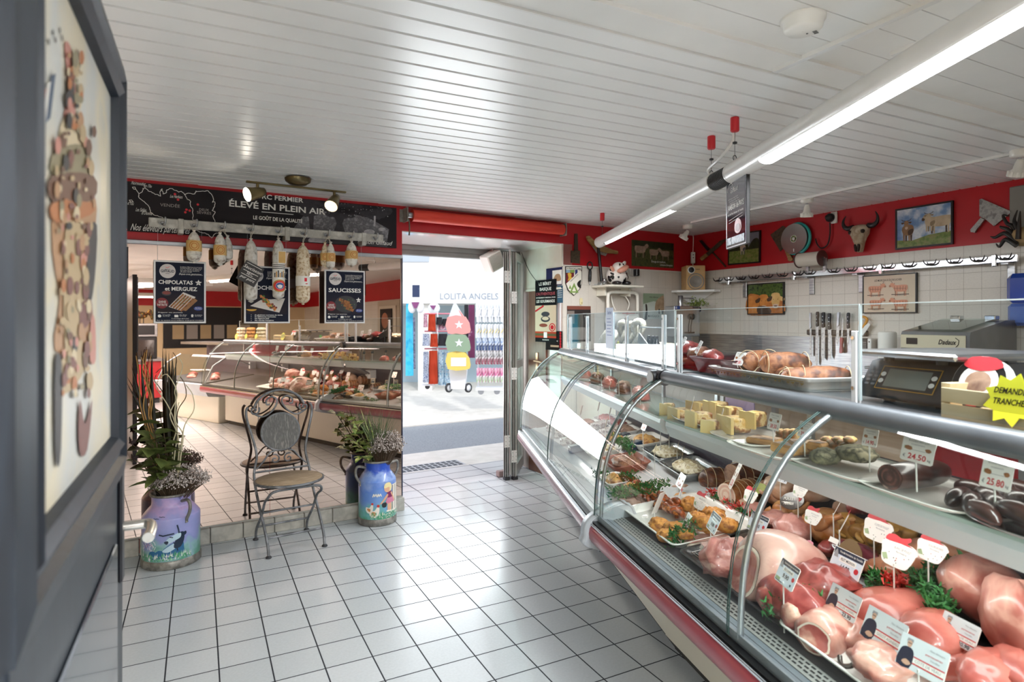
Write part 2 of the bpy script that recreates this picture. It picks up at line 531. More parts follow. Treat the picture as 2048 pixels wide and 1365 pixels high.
# inner door in the right jamb
d=struct(MB().box(D1-.004,D1+.0,.02,WT-.05,0,1.755).build('door_2',nmat('pale_jamb',['#c6b7ad','#b7a79d'],3,rough=.5),None,BF.o,BF.ang))
MB().box(D1 - .022, D1 - .004, .25, WT - .18, 0, 1.755).build('door_frame', M_brown, d)
MB().box(D1-.012,D1-.004,.03,.20,.05,1.74).build('door_pane',mat('frosted_pane','#e8e6e6',.2),d)
b=MB();b.box(D1-.03,D1-.022,.375,.415,.98,1.16,b=.004);b.cyl((D1-.03,.395,1.08),(D1-.06,.395,1.08),.009);b.tube([(D1-.06,.395,1.08),(D1-.062,.35,1.08),(D1-.06,.27,1.075)],.009)
b.build('door_handle', mat('bronze', '#b58a72', .3, metal=.8), d)
# tiled ledge under the mirror
LEDGE = .10
mb = MB()
for i in range(21):
 x0 = -2.2 + i * .2
 if x0 < D0: mb.box(x0 + .002, min(x0 + .198, D0 - .0), -.055, 0, 0, LEDGE, b=.004)
struct(mb.build('baseboard_back', M_tileedge, None, BF.o, BF.ang))
# ceiling cable ducts
def duct(n, p0, p1, hw=.011, h=.014):
 a, b_ = onz(*p0, CEIL - h), onz(*p1, CEIL - h)
 dd = b_ - a; an = math.atan2(dd.y, dd.x)
 struct(MB().box(0, dd.length, -hw, hw, 0, h + .004).build(n, M_whitegloss, None, a, an))
duct('trim_6', (1383, 447), (2100, 294.5))
duct('trim_7', (1550, 146), (1880, 0))
duct('trim_8', (1784, 113), (2060, 8))
# -- street
M_asphalt = nmat('asphalt', ['#7f858b', '#959a9f', '#73797f'], 60, rough=.85, bump=.2)
M_pave = nmat('pale_paving', ['#cfccc4', '#dcd9d2'], 7, rough=.7)
M_slab = tilemat('threshold_slab', '#d4d6d8', '#c9cccf', '#5a606c', .41, .2, .006, rough=.4)
def ground(name, y0, y1, z, m, x0=-9, x1=14):
 b = MB(); b.box(x0, x1, y0, y1, z - .3, z)
 return struct(b.build(name, m, None, BF.o, BF.ang))
ground('door_step', .415, 1.02, -.002, M_slab, D0 - .1, D1 + .5)
ground('pavement', .74, 1.85, -.012, M_pave)
ground('road', 1.85, 3.55, -.03, M_asphalt)
ground('pavement', 3.55, 14, -.015, M_pave)
mb = MB()
for i in range(30):
 for j in range(3):
  mb.box(1.0 + i * .062, 1.045 + i * .062, 1.10 + j * .075, 1.155 + j * .075, -.0115, -.0095, 1)
mb.box(.98, 2.87, 1.08, 1.33, -.0118, -.0105, 0)
tag(mb.build('drain_grate',[mat('grate_metal','#b6babf',.5,metal=.3),mat('grate_slot','#3a4048',.7)],None,BF.o,BF.ang),'long perforated drain grate set in the pale paving outside the doorway','drain')
mb = MB()
for i in range(8):
 mb.cyl((D1 - .50 + i * .0, .33, 0), (D1 - .50, .33, .0), .001)
M_facade = nmat('white_facade', ['#dcdddc', '#d4d6d6'], 1.5, rough=.7)
M_inner = mat('shop_inside', '#a9bcc6', .7)
def onface(px, py, off=0): return FACE.px(px, py, off)
zf = onface(900, 608).z
mb = MB(); mb.box(-6, 16, 0, .3, zf, 6.5); mb.box(-6, 16, -.25, 0, zf, zf + .9)
struct(mb.build('facade', M_facade, None, FACE.o, 0 + FACE.ang))
mb = MB(); xa, xb = onface(838, 700).x, onface(866, 700).x
mb.box(xa,xb,-.15,.5,-.02,zf);struct(mb.build('facade',nmat('facade_pillar',['#dedcd6','#cfcdc7'],2,rough=.7),None,FACE.o,FACE.ang))
mb=MB();mb.box(-6,16,1.6,1.7,-.02,zf+.1);struct(mb.build('facade',M_inner,None,FACE.o,FACE.ang))
mb=MB();mb.box(-6,16,.1,1.7,zf,zf+.05);mb.box(-6,-5.9,.1,1.7,0,zf);struct(mb.build('facade',M_facade,None,FACE.o,FACE.ang))
x0, x1 = onface(879, 600, -.255).x, onface(997, 600, -.255).x
z0, z1 = onface(900, 599, -.255).z, onface(900, 587, -.255).z
b = MB(); b.textw('LOLITA ANGELS', x0, x1, z0, z1 - z0)
tag(b.build('shop_sign',mat('sign_grey','#8d97a3',.6),None,FACE.pt(0,-.257),FACE.ang),'pale grey LOLITA ANGELS lettering on the white shop fascia across the street','sign')
x0, x1 = onface(790, 500, -.26).x, onface(858, 500, -.26).x
b = MB(); zz0, zz1 = onface(800, 524, -.26).z, onface(800, 497, -.26).z
b.box(x0, x1, -.27, -.25, zz0, zz1 + .5)
o=tag(b.build('sign_panel',mat('sign_bluegrey','#aab4c0',.5),None,FACE.o,FACE.ang),'blue grey rectangular sign panel high on the white fascia across the street','sign')
b=MB();b.text('RT',x1-.45,zz0+.25,.22,-.272,al='r',bold=True);b.build('lettering',M_white,o)
# daylight falling in through the street doorway
light('AREA','doorway_light',BF.pt((D0+D1)/2-.1,WT+.12,.93),21,(.92,.97,1),(1.4,.62),rot=(R(-106),0,BF.ang))
# == display cases
M_bump = nmat('wine_bumper', ['#8e3844', '#9a404b'], 4, rough=.3, coat=.3)
M_bump1 = nmat('pale_bumper', ['#8a4a52', '#96565e'], 4, rough=.25, coat=.4)
M_case = nmat('case_grey', ['#aeb3b8', '#a3a8ae'], 3, rough=.35)
M_sillg = nmat('sill_grey', ['#6d747b', '#646b72', '#767d84'], 5, rough=.35)
M_under = mat('case_underside', '#6f6a66', .5)
M_deck = nmat('deck_dark', ['#3c3a3d', '#302f33'], 8, rough=.4)
M_deckw = nmat('deck_white', ['#d9dcdd', '#cfd3d5'], 3, rough=.25, coat=.3)
M_back = mat('case_back', '#4b4650', .4)
M_gasket = mat('gasket_black', '#0d0d10', .35)
M_shelf = mat('shelf_white', '#dde2e6', .35)
M_rail = nmat('rail_grey', ['#6c7176', '#62676c'], 9, rough=.4, metal=.4)
M_rail1 = nmat('rail_silver', ['#a3a7ab', '#94999e'], 9, rough=.3, metal=.7)
M_plinth = mat('plinth', '#3a3937', .6)
M_tube = mat('case_tube', '#fff4ef', .5, emit=1.0)
M_gedge = mat('glass_edge', '#26443f', .2)
M_cglass = glass('case_glass', '#f3faf7', boost=1.0, base=.0)
M_slide = glass('sliding_glass', '#e9efec', boost=.9, base=.01)
GPROF=smooth_pts([(0,.022,.612),(0,.026,.72),(0,.043,.85),(0,.087,.97),(0,.165,1.095),(0,.25,1.17),(0,.318,1.213)],3)
RAILY, RAILZ, RAILR = .345, 1.222, .030
SHY0, SHY1, SHZ = .336, .64, 1.038
DK0, DK1 = (.147, .612), (.80, .70)               # display deck, front and back edge (y, z)
TOPZ = 1.238
def deckz(y): return DK0[1] + (DK1[1] - DK0[1]) * (y - DK0[0]) / (DK1[0] - DK0[0])
def extr(b, prof, x0, x1, mi=0, sm=False):
 """profile [(y, z)...] drawn out along x"""
 b.loft([[(x0, y, z) for y, z in prof], [(x1, y, z) for y, z in prof]], mi, None, sm)
def glass_strip(b, x0, x1, off=0.0, mi=0):
 pr = [Vector((0, p.y + off, p.z)) for p in GPROF]
 b.loft([[(x0,p.y,p.z)for p in pr],[(x1,p.y,p.z)for p in pr]],mi,None,True,closed=False,caps=False)
def case(name, label, fr, L, panes, deckm, bumpm, slots, x_start=0.0, far_end=False, backs=()):
 t = thing(name, label, 'display case', fr.o, fr.ang)
 xs = [0] + list(panes) + [L]
 for a, c in zip(xs[:-1], xs[1:]):
  MB().box(a + .012, c - .012, .355, .93, .06, .43, b=.006).build('base_panel', M_cream, t)
 MB().box(.02, L - .02, .40, .90, 0, .06).build('plinth', M_plinth, t)
 for x in panes:
  MB().box(x-.012,x+.006,.345,.40,.03,.43,b=.004).box(x+.006,x+.014,.365,.40,.03,.43,1).build('joint_strip',[M_alu,M_dark],t)
 b=MB();extr(b,[(.012,.512),(.35,.43),(.95,.43),(.95,.69),(.80,.69),(.147,.604),(.10,.592),(.03,.592),(.012,.585)],0,L)
 b.build('tub', [M_under], t)
 b=MB();extr(b,[(.014,.505),(.002,.512),(-.008,.53),(-.010,.55),(-.006,.572),(.002,.584),(.014,.588)],.012,L-.012,0,True)
 b.build('bumper', bumpm, t)
 b=MB();b.box(.0,L,-.002,.006,.586,.592,0);b.box(0,L,.006,.030,.588,.602,1);b.box(0,L,.0,.003,.5925,.5965,0)
 b.build('trim_strip', [M_chrome, M_gasket], t)
 b=MB();extr(b,[(.030,.592),(.098,.592),(.098,.603),(.060,.610),(.044,.612),(.036,.628),(.030,.628)],0,L)
 b.box(0, L, .0705, .0715, .6075, .6092, 1)
 b.build('front_sill', [M_sillg if deckm is M_deck else M_deckw, M_dark], t)
 # perforated air grille
 b = MB(); T = rotm('X', math.atan2(.010, .047)); T = trans(0, .100, .604) @ T
 b.box(0, L, 0, .046, -.003, 0, 0, T)
 if slots:
  k = int(L / .021)
  for i in range(k):
   for j in range(3):
    x = .012 + i * .021 + (j % 2) * .010
    b.add([(x,.009+j*.012,.0006),(x+.0145,.009+j*.012,.0006),(x+.0145,.0145+j*.012,.0006),(x,.0145+j*.012,.0006)],[(0,1,2,3)],1,False,T)
 b.build('air_grille', [mat('grille_grey', '#9a9a96', .4, metal=.5) if slots else M_deckw, M_black], t)
 b=MB();extr(b,[(DK0[0],DK0[1]-.02),(DK1[0],DK1[1]-.02),DK1,DK0],.015,L-.015);b.build('deck',deckm,t)
 b=MB();b.box(.0,L,.80,.83,.66,1.02);b.box(.0,L,.797,.80,.86,.866);b.build('rear_panel',M_back,t)
 # shelf over the deck, with its lamp
 b=MB();extr(b,[(SHY0+.004,SHZ-.010),(SHY0+.001,SHZ-.030),(SHY0+.022,SHZ-.078),(SHY0+.040,SHZ-.082),(SHY0+.046,SHZ-.034),(SHY1,SHZ-.030),(SHY1,SHZ-.010)],.05,L-.05);b.box(.05,L-.05,SHY0-.004,SHY1,SHZ-.009,SHZ,1)
 sh = b.build('shelf', [M_shelf, mat('shelf_glass', '#bfd3cc', .08, coat=.5)], t)
 MB().cyl((.08,SHY0+.075,SHZ-.056),(L-.08,SHY0+.075,SHZ-.056),.011,n=8).build('lamp_tube',M_tube,sh)
 for x in [.06] + list(panes) + [L - .06]:
  b = MB()
  b.tube([(x, SHY0 + .05, SHZ - .02), (x, SHY0 + .13, SHZ - .07), (x, .795, .82)], .012, 8)
  b.box(x - .02, x + .02, .70, .79, .80, .90, 1)
  b.build('shelf_bracket', [M_alu, M_shelf], sh)
 # rail, uprights
 rl=MB();rl.cyl((.045,RAILY,RAILZ),(L-.03,RAILY,RAILZ),RAILR,n=20);rl.build('top_rail',M_rail if slots else M_rail1,t)
 for x in [.045, L - .045]:
  MB().tube([(x, p.y + .016, p.z) for p in GPROF], .0085, 8).build('glass_arm', M_alu, t)
 for x in panes:
  MB().tube([(x + .035, p.y + .016, p.z) for p in GPROF], .009, 8).build('glass_arm', M_alu, t)
 for x in sorted([.06, L - .06] + [q for q in backs]):
  MB().box(x - .013, x + .013, SHY1 - .03, SHY1 - .016, SHZ, TOPZ - .01).build('shelf_post', M_alu, t)
 # curved panes
 ps = [.0] + list(panes) + [L]
 for a, c in zip(ps[:-1], ps[1:]):
  b = MB(); glass_strip(b, a + .004, c - .004); g = b.build('front_glass', M_cglass, t)
  for x in(a+.004,c-.004):MB().tube([(x,p.y,p.z)for p in GPROF],.0022,4).build('glass_edge',M_gedge,g)
 # worktop behind the rail and sliding doors
 MB().box(.0, L, RAILY + .02, .86, TOPZ - .018, TOPZ, b=.004).build('worktop', M_steel, t)
 return t
def endcap(parent, x, w, m=None):
 """moulded cover where two cases meet"""
 b = MB()
 pr=[(-.016,.49),(-.024,.53),(-.020,.575),(.0,.605),(.03,.625),(.10,.66),(.17,.665),(.20,.61),(.30,.45),(.20,.44)]
 pr = sm2(pr, 3)
 b.loft([[(x-w*.9,y+.012,z)for y,z in pr],[(x-w,y,z)for y,z in pr],[(x+w,y,z)for y,z in pr],[(x+w*.9,y+.012,z)for y,z in pr]],0,None,True)
 b.cyl((x, -.024, .535), (x, -.018, .535), .008, n=10, mi=1)
 return b.build('joint_cover', [M_case, M_black], parent)
case_near=case('display_case','near glass-fronted meat case with a wine red bumper, closest to the camera',S2,L2,(1.02,2.05),M_deck,M_bump,True,backs=(.42,.62,1.36))
case_far=case('display_case','far glass-fronted case with white deck, running up to the doorway wall',S1,L1,(1.12,),M_deckw,M_bump1,False,backs=(.5,1.5))
endcap(case_near, -.012, .030)
endcap(case_far, L1 + .002, .022)
# rail joint knob
b = MB(); b.cyl((-.04, RAILY, RAILZ - .004), (.035, RAILY, RAILZ - .004), .036, n=20, mi=0)
b.cyl((-.020,RAILY-.045,RAILZ-.008),(-.020,RAILY,RAILZ-.008),.036,n=22,mi=0);b.cyl((-.020,RAILY-.049,RAILZ-.008),(-.020,RAILY-.044,RAILZ-.008),.029,n=22,mi=1)
b.build('rail_joint', [M_black, mat('knob_grey', '#77766f', .4)], case_near)
# end pane of the far case
b = MB(); pts = [(0, p.y, p.z) for p in GPROF]
b.add([(-.03,p[1],p[2])for p in pts]+[(-.03,.80,1.19),(-.03,.80,.66)],[tuple(range(len(pts)+2))])
g = b.build('end_glass', M_cglass, case_far)
e=MB();e.tube([(-.03,p[1],p[2])for p in pts],.004,5);e.build('glass_edge',mat('pale_edge','#c3d3d2',.2),g)
# sliding doors at the staff side: sheets of glass in front of what stands behind
b=MB();b.add([(.03,.72,1.02),(1.0,.72,1.02),(1.0,.80,1.215),(.03,.80,1.215)],[(0,1,2,3)])
b.build('sliding_door',[nmat('wood_back',['#b79f84','#a98f73','#c1aa90'],4,rough=.35,stretch=(.6,6,6),coat=.2)],case_near)
b=MB();b.add([(1.0,.725,1.02),(L2-.02,.725,1.02),(L2-.02,.805,1.215),(1.0,.805,1.215)],[(0,1,2,3)])
b.build('sliding_door', mat('red_back', '#a8222c', .65, spec=.2), case_near)
b=MB();b.add([(.03,.72,1.02),(L1-.03,.72,1.02),(L1-.03,.80,1.215),(.03,.80,1.215)],[(0,1,2,3)])
b.build('sliding_door', nmat('grey_back', ['#a8a49e', '#98948e'], 3, rough=.3), case_far)
# shelf lamps of the cases, and an added fill light under each rail
for fr, L, par, e in ((S2, L2, case_near, 20), (S1, L1, case_far, 15)):
 light('AREA','case_light',(L/2,SHY0+.075,SHZ-.072),e*.17,(1,.93,.90),(L-.2,.05),parent=par)
 light('AREA','case_light',(L/2,RAILY+.12,TOPZ-.036),e*.11,(1,.95,.90),(L-.2,.04),parent=par)  # added to brighten the goods on the shelf; no lamp hangs here
# low side case and red counter further back (seen in the mirror)
S3 = Fr(S2.pt(L2 + .06, 0), S2.ang - R(4)); L3 = 1.5
t=thing('display_case','low white meat case beyond the near case, seen in the mirror','display case',S3.o,S3.ang)
MB().box(0, L3, .30, .95, .0, .50, b=.01).build('base_panel', M_cream, t)
b=MB();extr(b,[(.02,.60),(.12,.42),(.30,.40),(.95,.40),(.95,.66),(.12,.60)],-.05,L3);b.build('tub',M_case,t)
b=MB();extr(b,[(.12,.60),(.90,.68),(.90,.70),(.12,.62)],.03,L3-.03);b.build('deck',M_deck,t)
MB().box(0, L3, .88, .92, .66, 1.2).build('rear_panel', M_back, t)
for x in(0,L3):MB().tube([(x,.10,.62),(x,.22,.86),(x,.45,1.0)],.012,8).build('glass_arm',M_alu,t)
b=MB();b.loft([[(0,.08,.62),(0,.2,.86),(0,.45,1.0)],[(L3,.08,.62),(L3,.2,.86),(L3,.45,1.0)]],0,None,True,closed=False,caps=False);b.build('front_glass',M_cglass,t)
MB().box(0, L3, .45, .95, 1.16, 1.20).build('worktop', M_steel, t)
case_low = t
light('AREA', 'case_light', (L3 / 2, .5, 1.14), 8, (1, .93, .9), (L3 - .2, .08), parent=t)
# -- clear screens on the cases
def screen(fr, x0, x1, posts, y, ztop, label, knobs=True):
 t = thing('counter_screen', label, 'screen', fr.pt(0, 0), fr.ang, None)
 xs = sorted(posts)
 b = MB(); b.box(x0, x1, y, y + .005, TOPZ + .012, ztop); g = b.build('acrylic_sheet', M_plexi, t)
 e = MB()
 e.box(x0,x1,y-.0005,y+.0055,ztop-.002,ztop+.0005);e.box(x0-.0005,x0+.002,y-.0005,y+.0055,TOPZ+.012,ztop);e.box(x1-.002,x1+.0005,y-.0005,y+.0055,TOPZ+.012,ztop)
 e.build('polished_edge', mat('acrylic_edge', '#e4f2f4', .15), g)
 for x, zt in posts.items():
  b=MB();b.box(x-.010,x+.010,y-.007,y-.001,TOPZ,zt,b=.002);b.box(x-.010,x+.010,y+.006,y+.012,TOPZ,zt,b=.002)
  for z in (TOPZ + .045, zt - .02): b.cyl((x, y - .011, z), (x, y - .006, z), .0055, n=8, mi=1)
  b.build('post', [mat('post_white', '#eef0f2', .35), M_chrome], t)
 return t
screen(S1,.0,1.24,{.10:1.50,.62:1.50},.40,1.520,'far left clear acrylic screen on the far display case, hung with a paper notice')
screen(S1,1.26,L1-.03,{1.50:1.50,2.05:1.50},.40,1.520,'clear acrylic screen on the far case beside the rail joint')
screen(S2,.02,1.075,{.06:1.50,1.062:1.445},.40,1.520,'clear acrylic screen in front of the tray of tied roasts')
screen(S2, 1.078, 2.7, {1.9: 1.50}, .40, 1.520, 'clear acrylic screen in front of the weighing scale')
# == mirror wall: mirror, banner, rail, sausages, posters
def wallbox(px0, py0, px1, py1, off=0.0, fr=None):
 """rectangle on a wall from two opposite picture points -> x0, x1, z0, z1"""
 fr = fr or BF
 a, c = fr.px(px0, py0, off), fr.px(px1, py1, off)
 return min(a.x, c.x), max(a.x, c.x), min(a.z, c.z), max(a.z, c.z)
MTOP = BF.px(500, 500).z                           # top of the mirror
MIRT = R(.35)
m = bpy.data.materials.new('mirror_silver'); m.use_nodes = True
pb=m.node_tree.nodes['Principled BSDF'];pb.inputs['Base Color'].default_value=(.87,.67,.57,1);pb.inputs['Metallic'].default_value=1;pb.inputs['Roughness'].default_value=.005
M_mirror = m
mx0, mx1 = -2.2, D0 - .004
mir=thing('wall_mirror','wide bronze-tinted wall mirror standing on the tiled ledge','mirror',BF.pt(0,0),BF.ang)
seam = BF.px(539, 900).x
for a, c in ((mx0, seam - .001), (seam + .001, mx1)):
 b = MB(); T = trans(0, 0, LEDGE) @ rotm('X', -MIRT) @ trans(0, 0, -LEDGE)
 b.box(a, c, -.016, -.010, LEDGE, MTOP, 0, T)
 b.build('mirror_pane', M_mirror, mir)
MB().box(mx0, mx1, -.026, 0, MTOP - .004, MTOP + .022, b=.003).build('top_frame', M_alu, mir)
MB().box(mx1-.006,mx1+.002,-.020,0,LEDGE,MTOP).build('side_edge',mat('blue_black_edge','#18233f',.3),mir)
MB().box(mx0,mx1,-.022,0,LEDGE-.001,LEDGE+.008).build('bottom_frame',mat('frame_grey','#a7a69f',.4),mir)
# -- banner with the farm map
bx0, bx1, bz0, bz1 = wallbox(200, 357, 793, 505, -.012)
bz1 = CEIL - .022; bz0 = BF.px(640, 487, -.012).z
ban=thing('shop_banner','charcoal banner with white map and ÉLEVÉ EN PLEIN AIR lettering above the mirror','sign',BF.pt(0,0),BF.ang)
M_ink=mat('ink_white','#f0eee9',.5);M_char=nmat('banner_charcoal',['#1f1b1f','#251f23'],2,rough=.5,spec=.25)
M_ink2 = mat('ink_grey', '#a29b97', .5); M_reddot = mat('ink_red', '#e2303c', .5)
b = MB(); b.box(-2.0, bx1, -.012, -.001, bz0, bz1); b.build('banner_board', M_char, ban)
BY = -.0135
def bp(px, py): q = BF.px(px, py, BY); return (q.x, q.z)
def stroke(b, pts, wd, y, mi=0, closed=False):
 n = len(pts)
 for i in range(n if closed else n - 1):
  (x0, z0), (x1, z1) = pts[i], pts[(i + 1) % n]
  dx, dz = x1 - x0, z1 - z0; l = math.hypot(dx, dz) or 1e-6
  ox, oz = -dz / l * wd / 2, dx / l * wd / 2; ex, ez = dx / l * wd * .3, dz / l * wd * .3
  b.poly([(x0+ox-ex,z0+oz-ez),(x0-ox-ex,z0-oz-ez),(x1-ox+ex,z1-oz+ez),(x1+ox+ex,z1+oz+ez)],y,mi)
def z3(x, y): return (240 + x / 6.827, 320 + y / 6.827)
def jag(pts, k=3, amp=.003, seed=1):
 rnd = random.Random(seed); out = []
 for (a, c), (d, e) in zip(pts[:-1], pts[1:]):
  for i in range(k):
   t = i / k; j = amp if i else 0
   out.append((a + (d - a) * t + rnd.uniform(-j, j), c + (e - c) * t + rnd.uniform(-j, j)))
 return out + [pts[-1]]
b = MB()
coast=[(258,460),(305,435),(312,390),(345,385),(385,425),(440,450),(500,470),(555,495),(548,430),(575,395),(590,465),(632,448),(640,410),(690,390),(750,415),(800,440),(840,432),(880,470)]
south=[(880,470),(905,510),(965,570),(960,610),(995,690),(1000,770),(992,815),(1040,830)]
deux=[(880,470),(930,455),(1020,465),(1035,425),(1100,430),(1190,420),(1235,455),(1275,530),(1262,580),(1295,575),(1290,640),(1258,690),(1300,715),(1268,770),(1300,860)]
low=[(1040,960),(1110,990),(1165,1000),(1215,1030),(1250,1068),(1285,1020),(1330,1000),(1380,1000)]
west = [(258, 460), (262, 520), (330, 570), (405, 655), (415, 715), (480, 760), (560, 780), (605, 815)]
isle=[(170,372),(205,372),(215,400),(190,400),(172,380)];isle2=[(125,550),(160,548),(182,578),(150,575)]
for k, ln in enumerate((coast, south, deux, low, west)):
 stroke(b, jag([bp(*z3(*q)) for q in ln], 3, .0035, k), .0038, BY)
for ln in (isle, isle2): stroke(b, [bp(*z3(*q)) for q in ln], .0035, BY, 0, True)
stroke(b, [bp(*z3(215, 400)), bp(*z3(258, 460))], .0035, BY)
for q in ((750, 468), (792, 543), (908, 680), (952, 693), (892, 716), (1063, 610), (78, 950)):
 x, z = bp(*z3(*q)); b.disc(x, z, .0075, BY, 1, 14)
b.build('farm_map', [M_ink, M_reddot], ban)
b = MB()
def btxt(st, p0, p1, h, mi=0, bold=False, sh=0.0):
 (x0, z0), (x1, z1) = bp(*p0), bp(*p1)
 b.textw(st, x0, x1, (z0 + z1) / 2, h, y=BY, mi=mi, bold=bold, sh=sh)
def hz(px, py0, py1): return bp(px, py0)[1] - bp(px, py1)[1]
btxt('PORC FERMIER', (501.5, 396), (606, 405), hz(502, 387, 396), 0, True)
btxt('ÉLEVÉ EN PLEIN AIR', (457, 413), (650, 429), hz(457, 401, 413), 0, True)
btxt('LE GOÛT DE LA QUALITÉ', (506, 438), (605, 447), hz(506, 431, 438), 0, True)
btxt('VENDÉE', z3(548, 636), z3(820, 650), hz(330, 407, 413), 1)
btxt('DEUX',z3(1078,695),z3(1215,698),hz(400,416.5,421),1);btxt('SÈVRES',z3(1048,735),z3(1248,745),hz(400,423,428),1)
btxt('Noirmoutier',z3(150,335),z3(345,352),.022,0,False,.25);btxt('en l\'île',z3(320,370),z3(430,382),.02,0,False,.25)
btxt('Les Herbiers',z3(680,515),z3(850,528),.02,0,False,.25);btxt('Île d\'Yeu',z3(52,608),z3(185,618),.02,0,False,.25)
btxt('Les Sables',z3(210,700),z3(355,710),.022,0,False,.25);btxt('d\'Olonne',z3(290,745),z3(435,755),.022,0,False,.25)
btxt('Nos éleveurs partenaires', z3(135, 965), z3(945, 1003), .042, 0, False, .3)
btxt('Maison Giffaud', (714, 489), (783, 489), .032, 0, False, .35)
(xa,za),(xb,zb)=bp(523,424.5),bp(587,430);b.poly([(xa,za),(xb,zb),(xb,zb+.004),(xa,za+.004)],BY)
b.build('lettering', [M_ink, M_ink2], ban)
# photograph of trees and grazing pigs printed at the right end
def zc3(x, y):
 q=bp(240+x/3.531,340+y/3.531);return min(q[0],bx1-.01),max(bz0+.004,min(q[1],bz1-.004))
b = MB()
Y2 = BY + .0008
b.poly([zc3(*q)for q in((1290,330),(1420,290),(1600,300),(1760,340),(1900,420),(1880,560),(1200,545),(1160,500))],Y2,0)
b.poly([zc3(*q)for q in((1200,460),(1500,480),(1880,500),(1890,560),(1160,545))],Y2-.0003,1)
rnd = random.Random(5)
for cx,cy,rx,ry in((1380,215,190,55),(1620,240,220,70),(1800,290,120,60),(1560,300,120,45),(1330,290,90,40)):
 b.poly([zc3(cx+rx*(1+rnd.uniform(-.18,.1))*cos(i*pi/14),cy+ry*(1+rnd.uniform(-.25,.15))*sin(i*pi/14))for i in range(28)],Y2-.0006,2)
b.poly([zc3(*q) for q in ((1330, 300), (1370, 300), (1365, 420), (1340, 420))], Y2 - .0007, 2)
b.poly([zc3(*q)for q in((1510,320),(1600,310),(1570,380),(1590,440),(1510,430),(1530,380))],Y2-.0007,2)
for i in range(60):
 x, y = rnd.uniform(1450, 1900), rnd.uniform(205, 330)
 b.poly([zc3(x+rnd.uniform(2,7)*cos(k*2.1),y+rnd.uniform(2,7)*sin(k*2.1))for k in range(3)],Y2-.0008,3)
for x, y, r in ((1390, 500, 62), (1760, 440, 40), (1850, 420, 26)):
 b.poly([zc3(x + r * cos(i * pi / 8), y + r * .5 * sin(i * pi / 8)) for i in range(16)], Y2 - .0009, 3)
b.poly([zc3(*q) for q in ((1793, 325), (1806, 325), (1804, 400), (1792, 400))], Y2 - .0009, 3)
b.build('pasture_photo',[nmat('print_grass',['#77757a','#57555a','#8d8b8f'],40,rough=.5),mat('print_shade','#3d3a40',.5),nmat('print_tree',['#232026','#332f36'],40,rough=.5),nmat('print_light',['#9a979c','#c1bec2'],30,rough=.5)],ban)
# -- hook rail
ROFF = -.105
def rl(px, py): return BF.px(px, py, ROFF)
ra, rb_ = rl(297, 446), rl(767, 476)
RZ0 = (ra.z + rb_.z) / 2
M_railw = nmat('rail_galvanised', ['#c9c6be', '#b4b1a9', '#d6d3cb'], 16, rough=.45, metal=.25)
rail=thing('hook_rail','pale flat metal hook rail in front of the charcoal banner, hung with sausages','rail',BF.pt(0,0),BF.ang)
RH = .030
b=MB();prof=[(x,z)for x,z in([(ra.x+RH*.7*(1-cos(a)),RZ0+RH*sin(a))for a in[R(q)for q in(-90,-60,-30,0,30,60,90)]])]
b.box(ra.x, rb_.x, ROFF, ROFF + .012, RZ0 - RH, RZ0 + RH, b=.0045); b.build('rail_bar', M_railw, rail)
for px in (362, 575, 728):
 q = rl(px, 455)
 MB().box(q.x-.016,q.x+.016,ROFF-.004,-.012,RZ0-RH-.03,RZ0-RH+.004,b=.003).box(q.x-.016,q.x+.016,ROFF-.006,ROFF+.016,RZ0-RH-.004,RZ0+RH+.004,0,b=.003).build('rail_bracket',M_railw,rail)
HOOKPX = (325, 388, 444, 500, 556, 606, 652, 700, 748)
hookx = [rl(p, 450).x for p in HOOKPX]
def hookmesh(b):
 b.cyl((0, .0, 0), (0, -.012, 0), .013, .009, n=10)
 b.tube(smooth_pts([(0,-.006,-.004),(.006,-.022,-.014),(.012,-.036,-.004),(.015,-.042,.018),(.013,-.044,.036)],3),[.0062]*12+[.002],7)
 b.tube(smooth_pts([(0,-.006,-.002),(-.010,-.016,-.010),(-.020,-.020,.002),(-.022,-.02,.012)],3),.0045,6)
hk = None
for x in hookx:
 b = MB(); hookmesh(b)
 if hk is None: hk = b.build('hook', M_steel, rail, (x, ROFF, RZ0 - .002));
 else:
  o=bpy.data.objects.new('hook',hk.data);COL.objects.link(o);o.parent=rail;o.location=(x,ROFF,RZ0-.002)
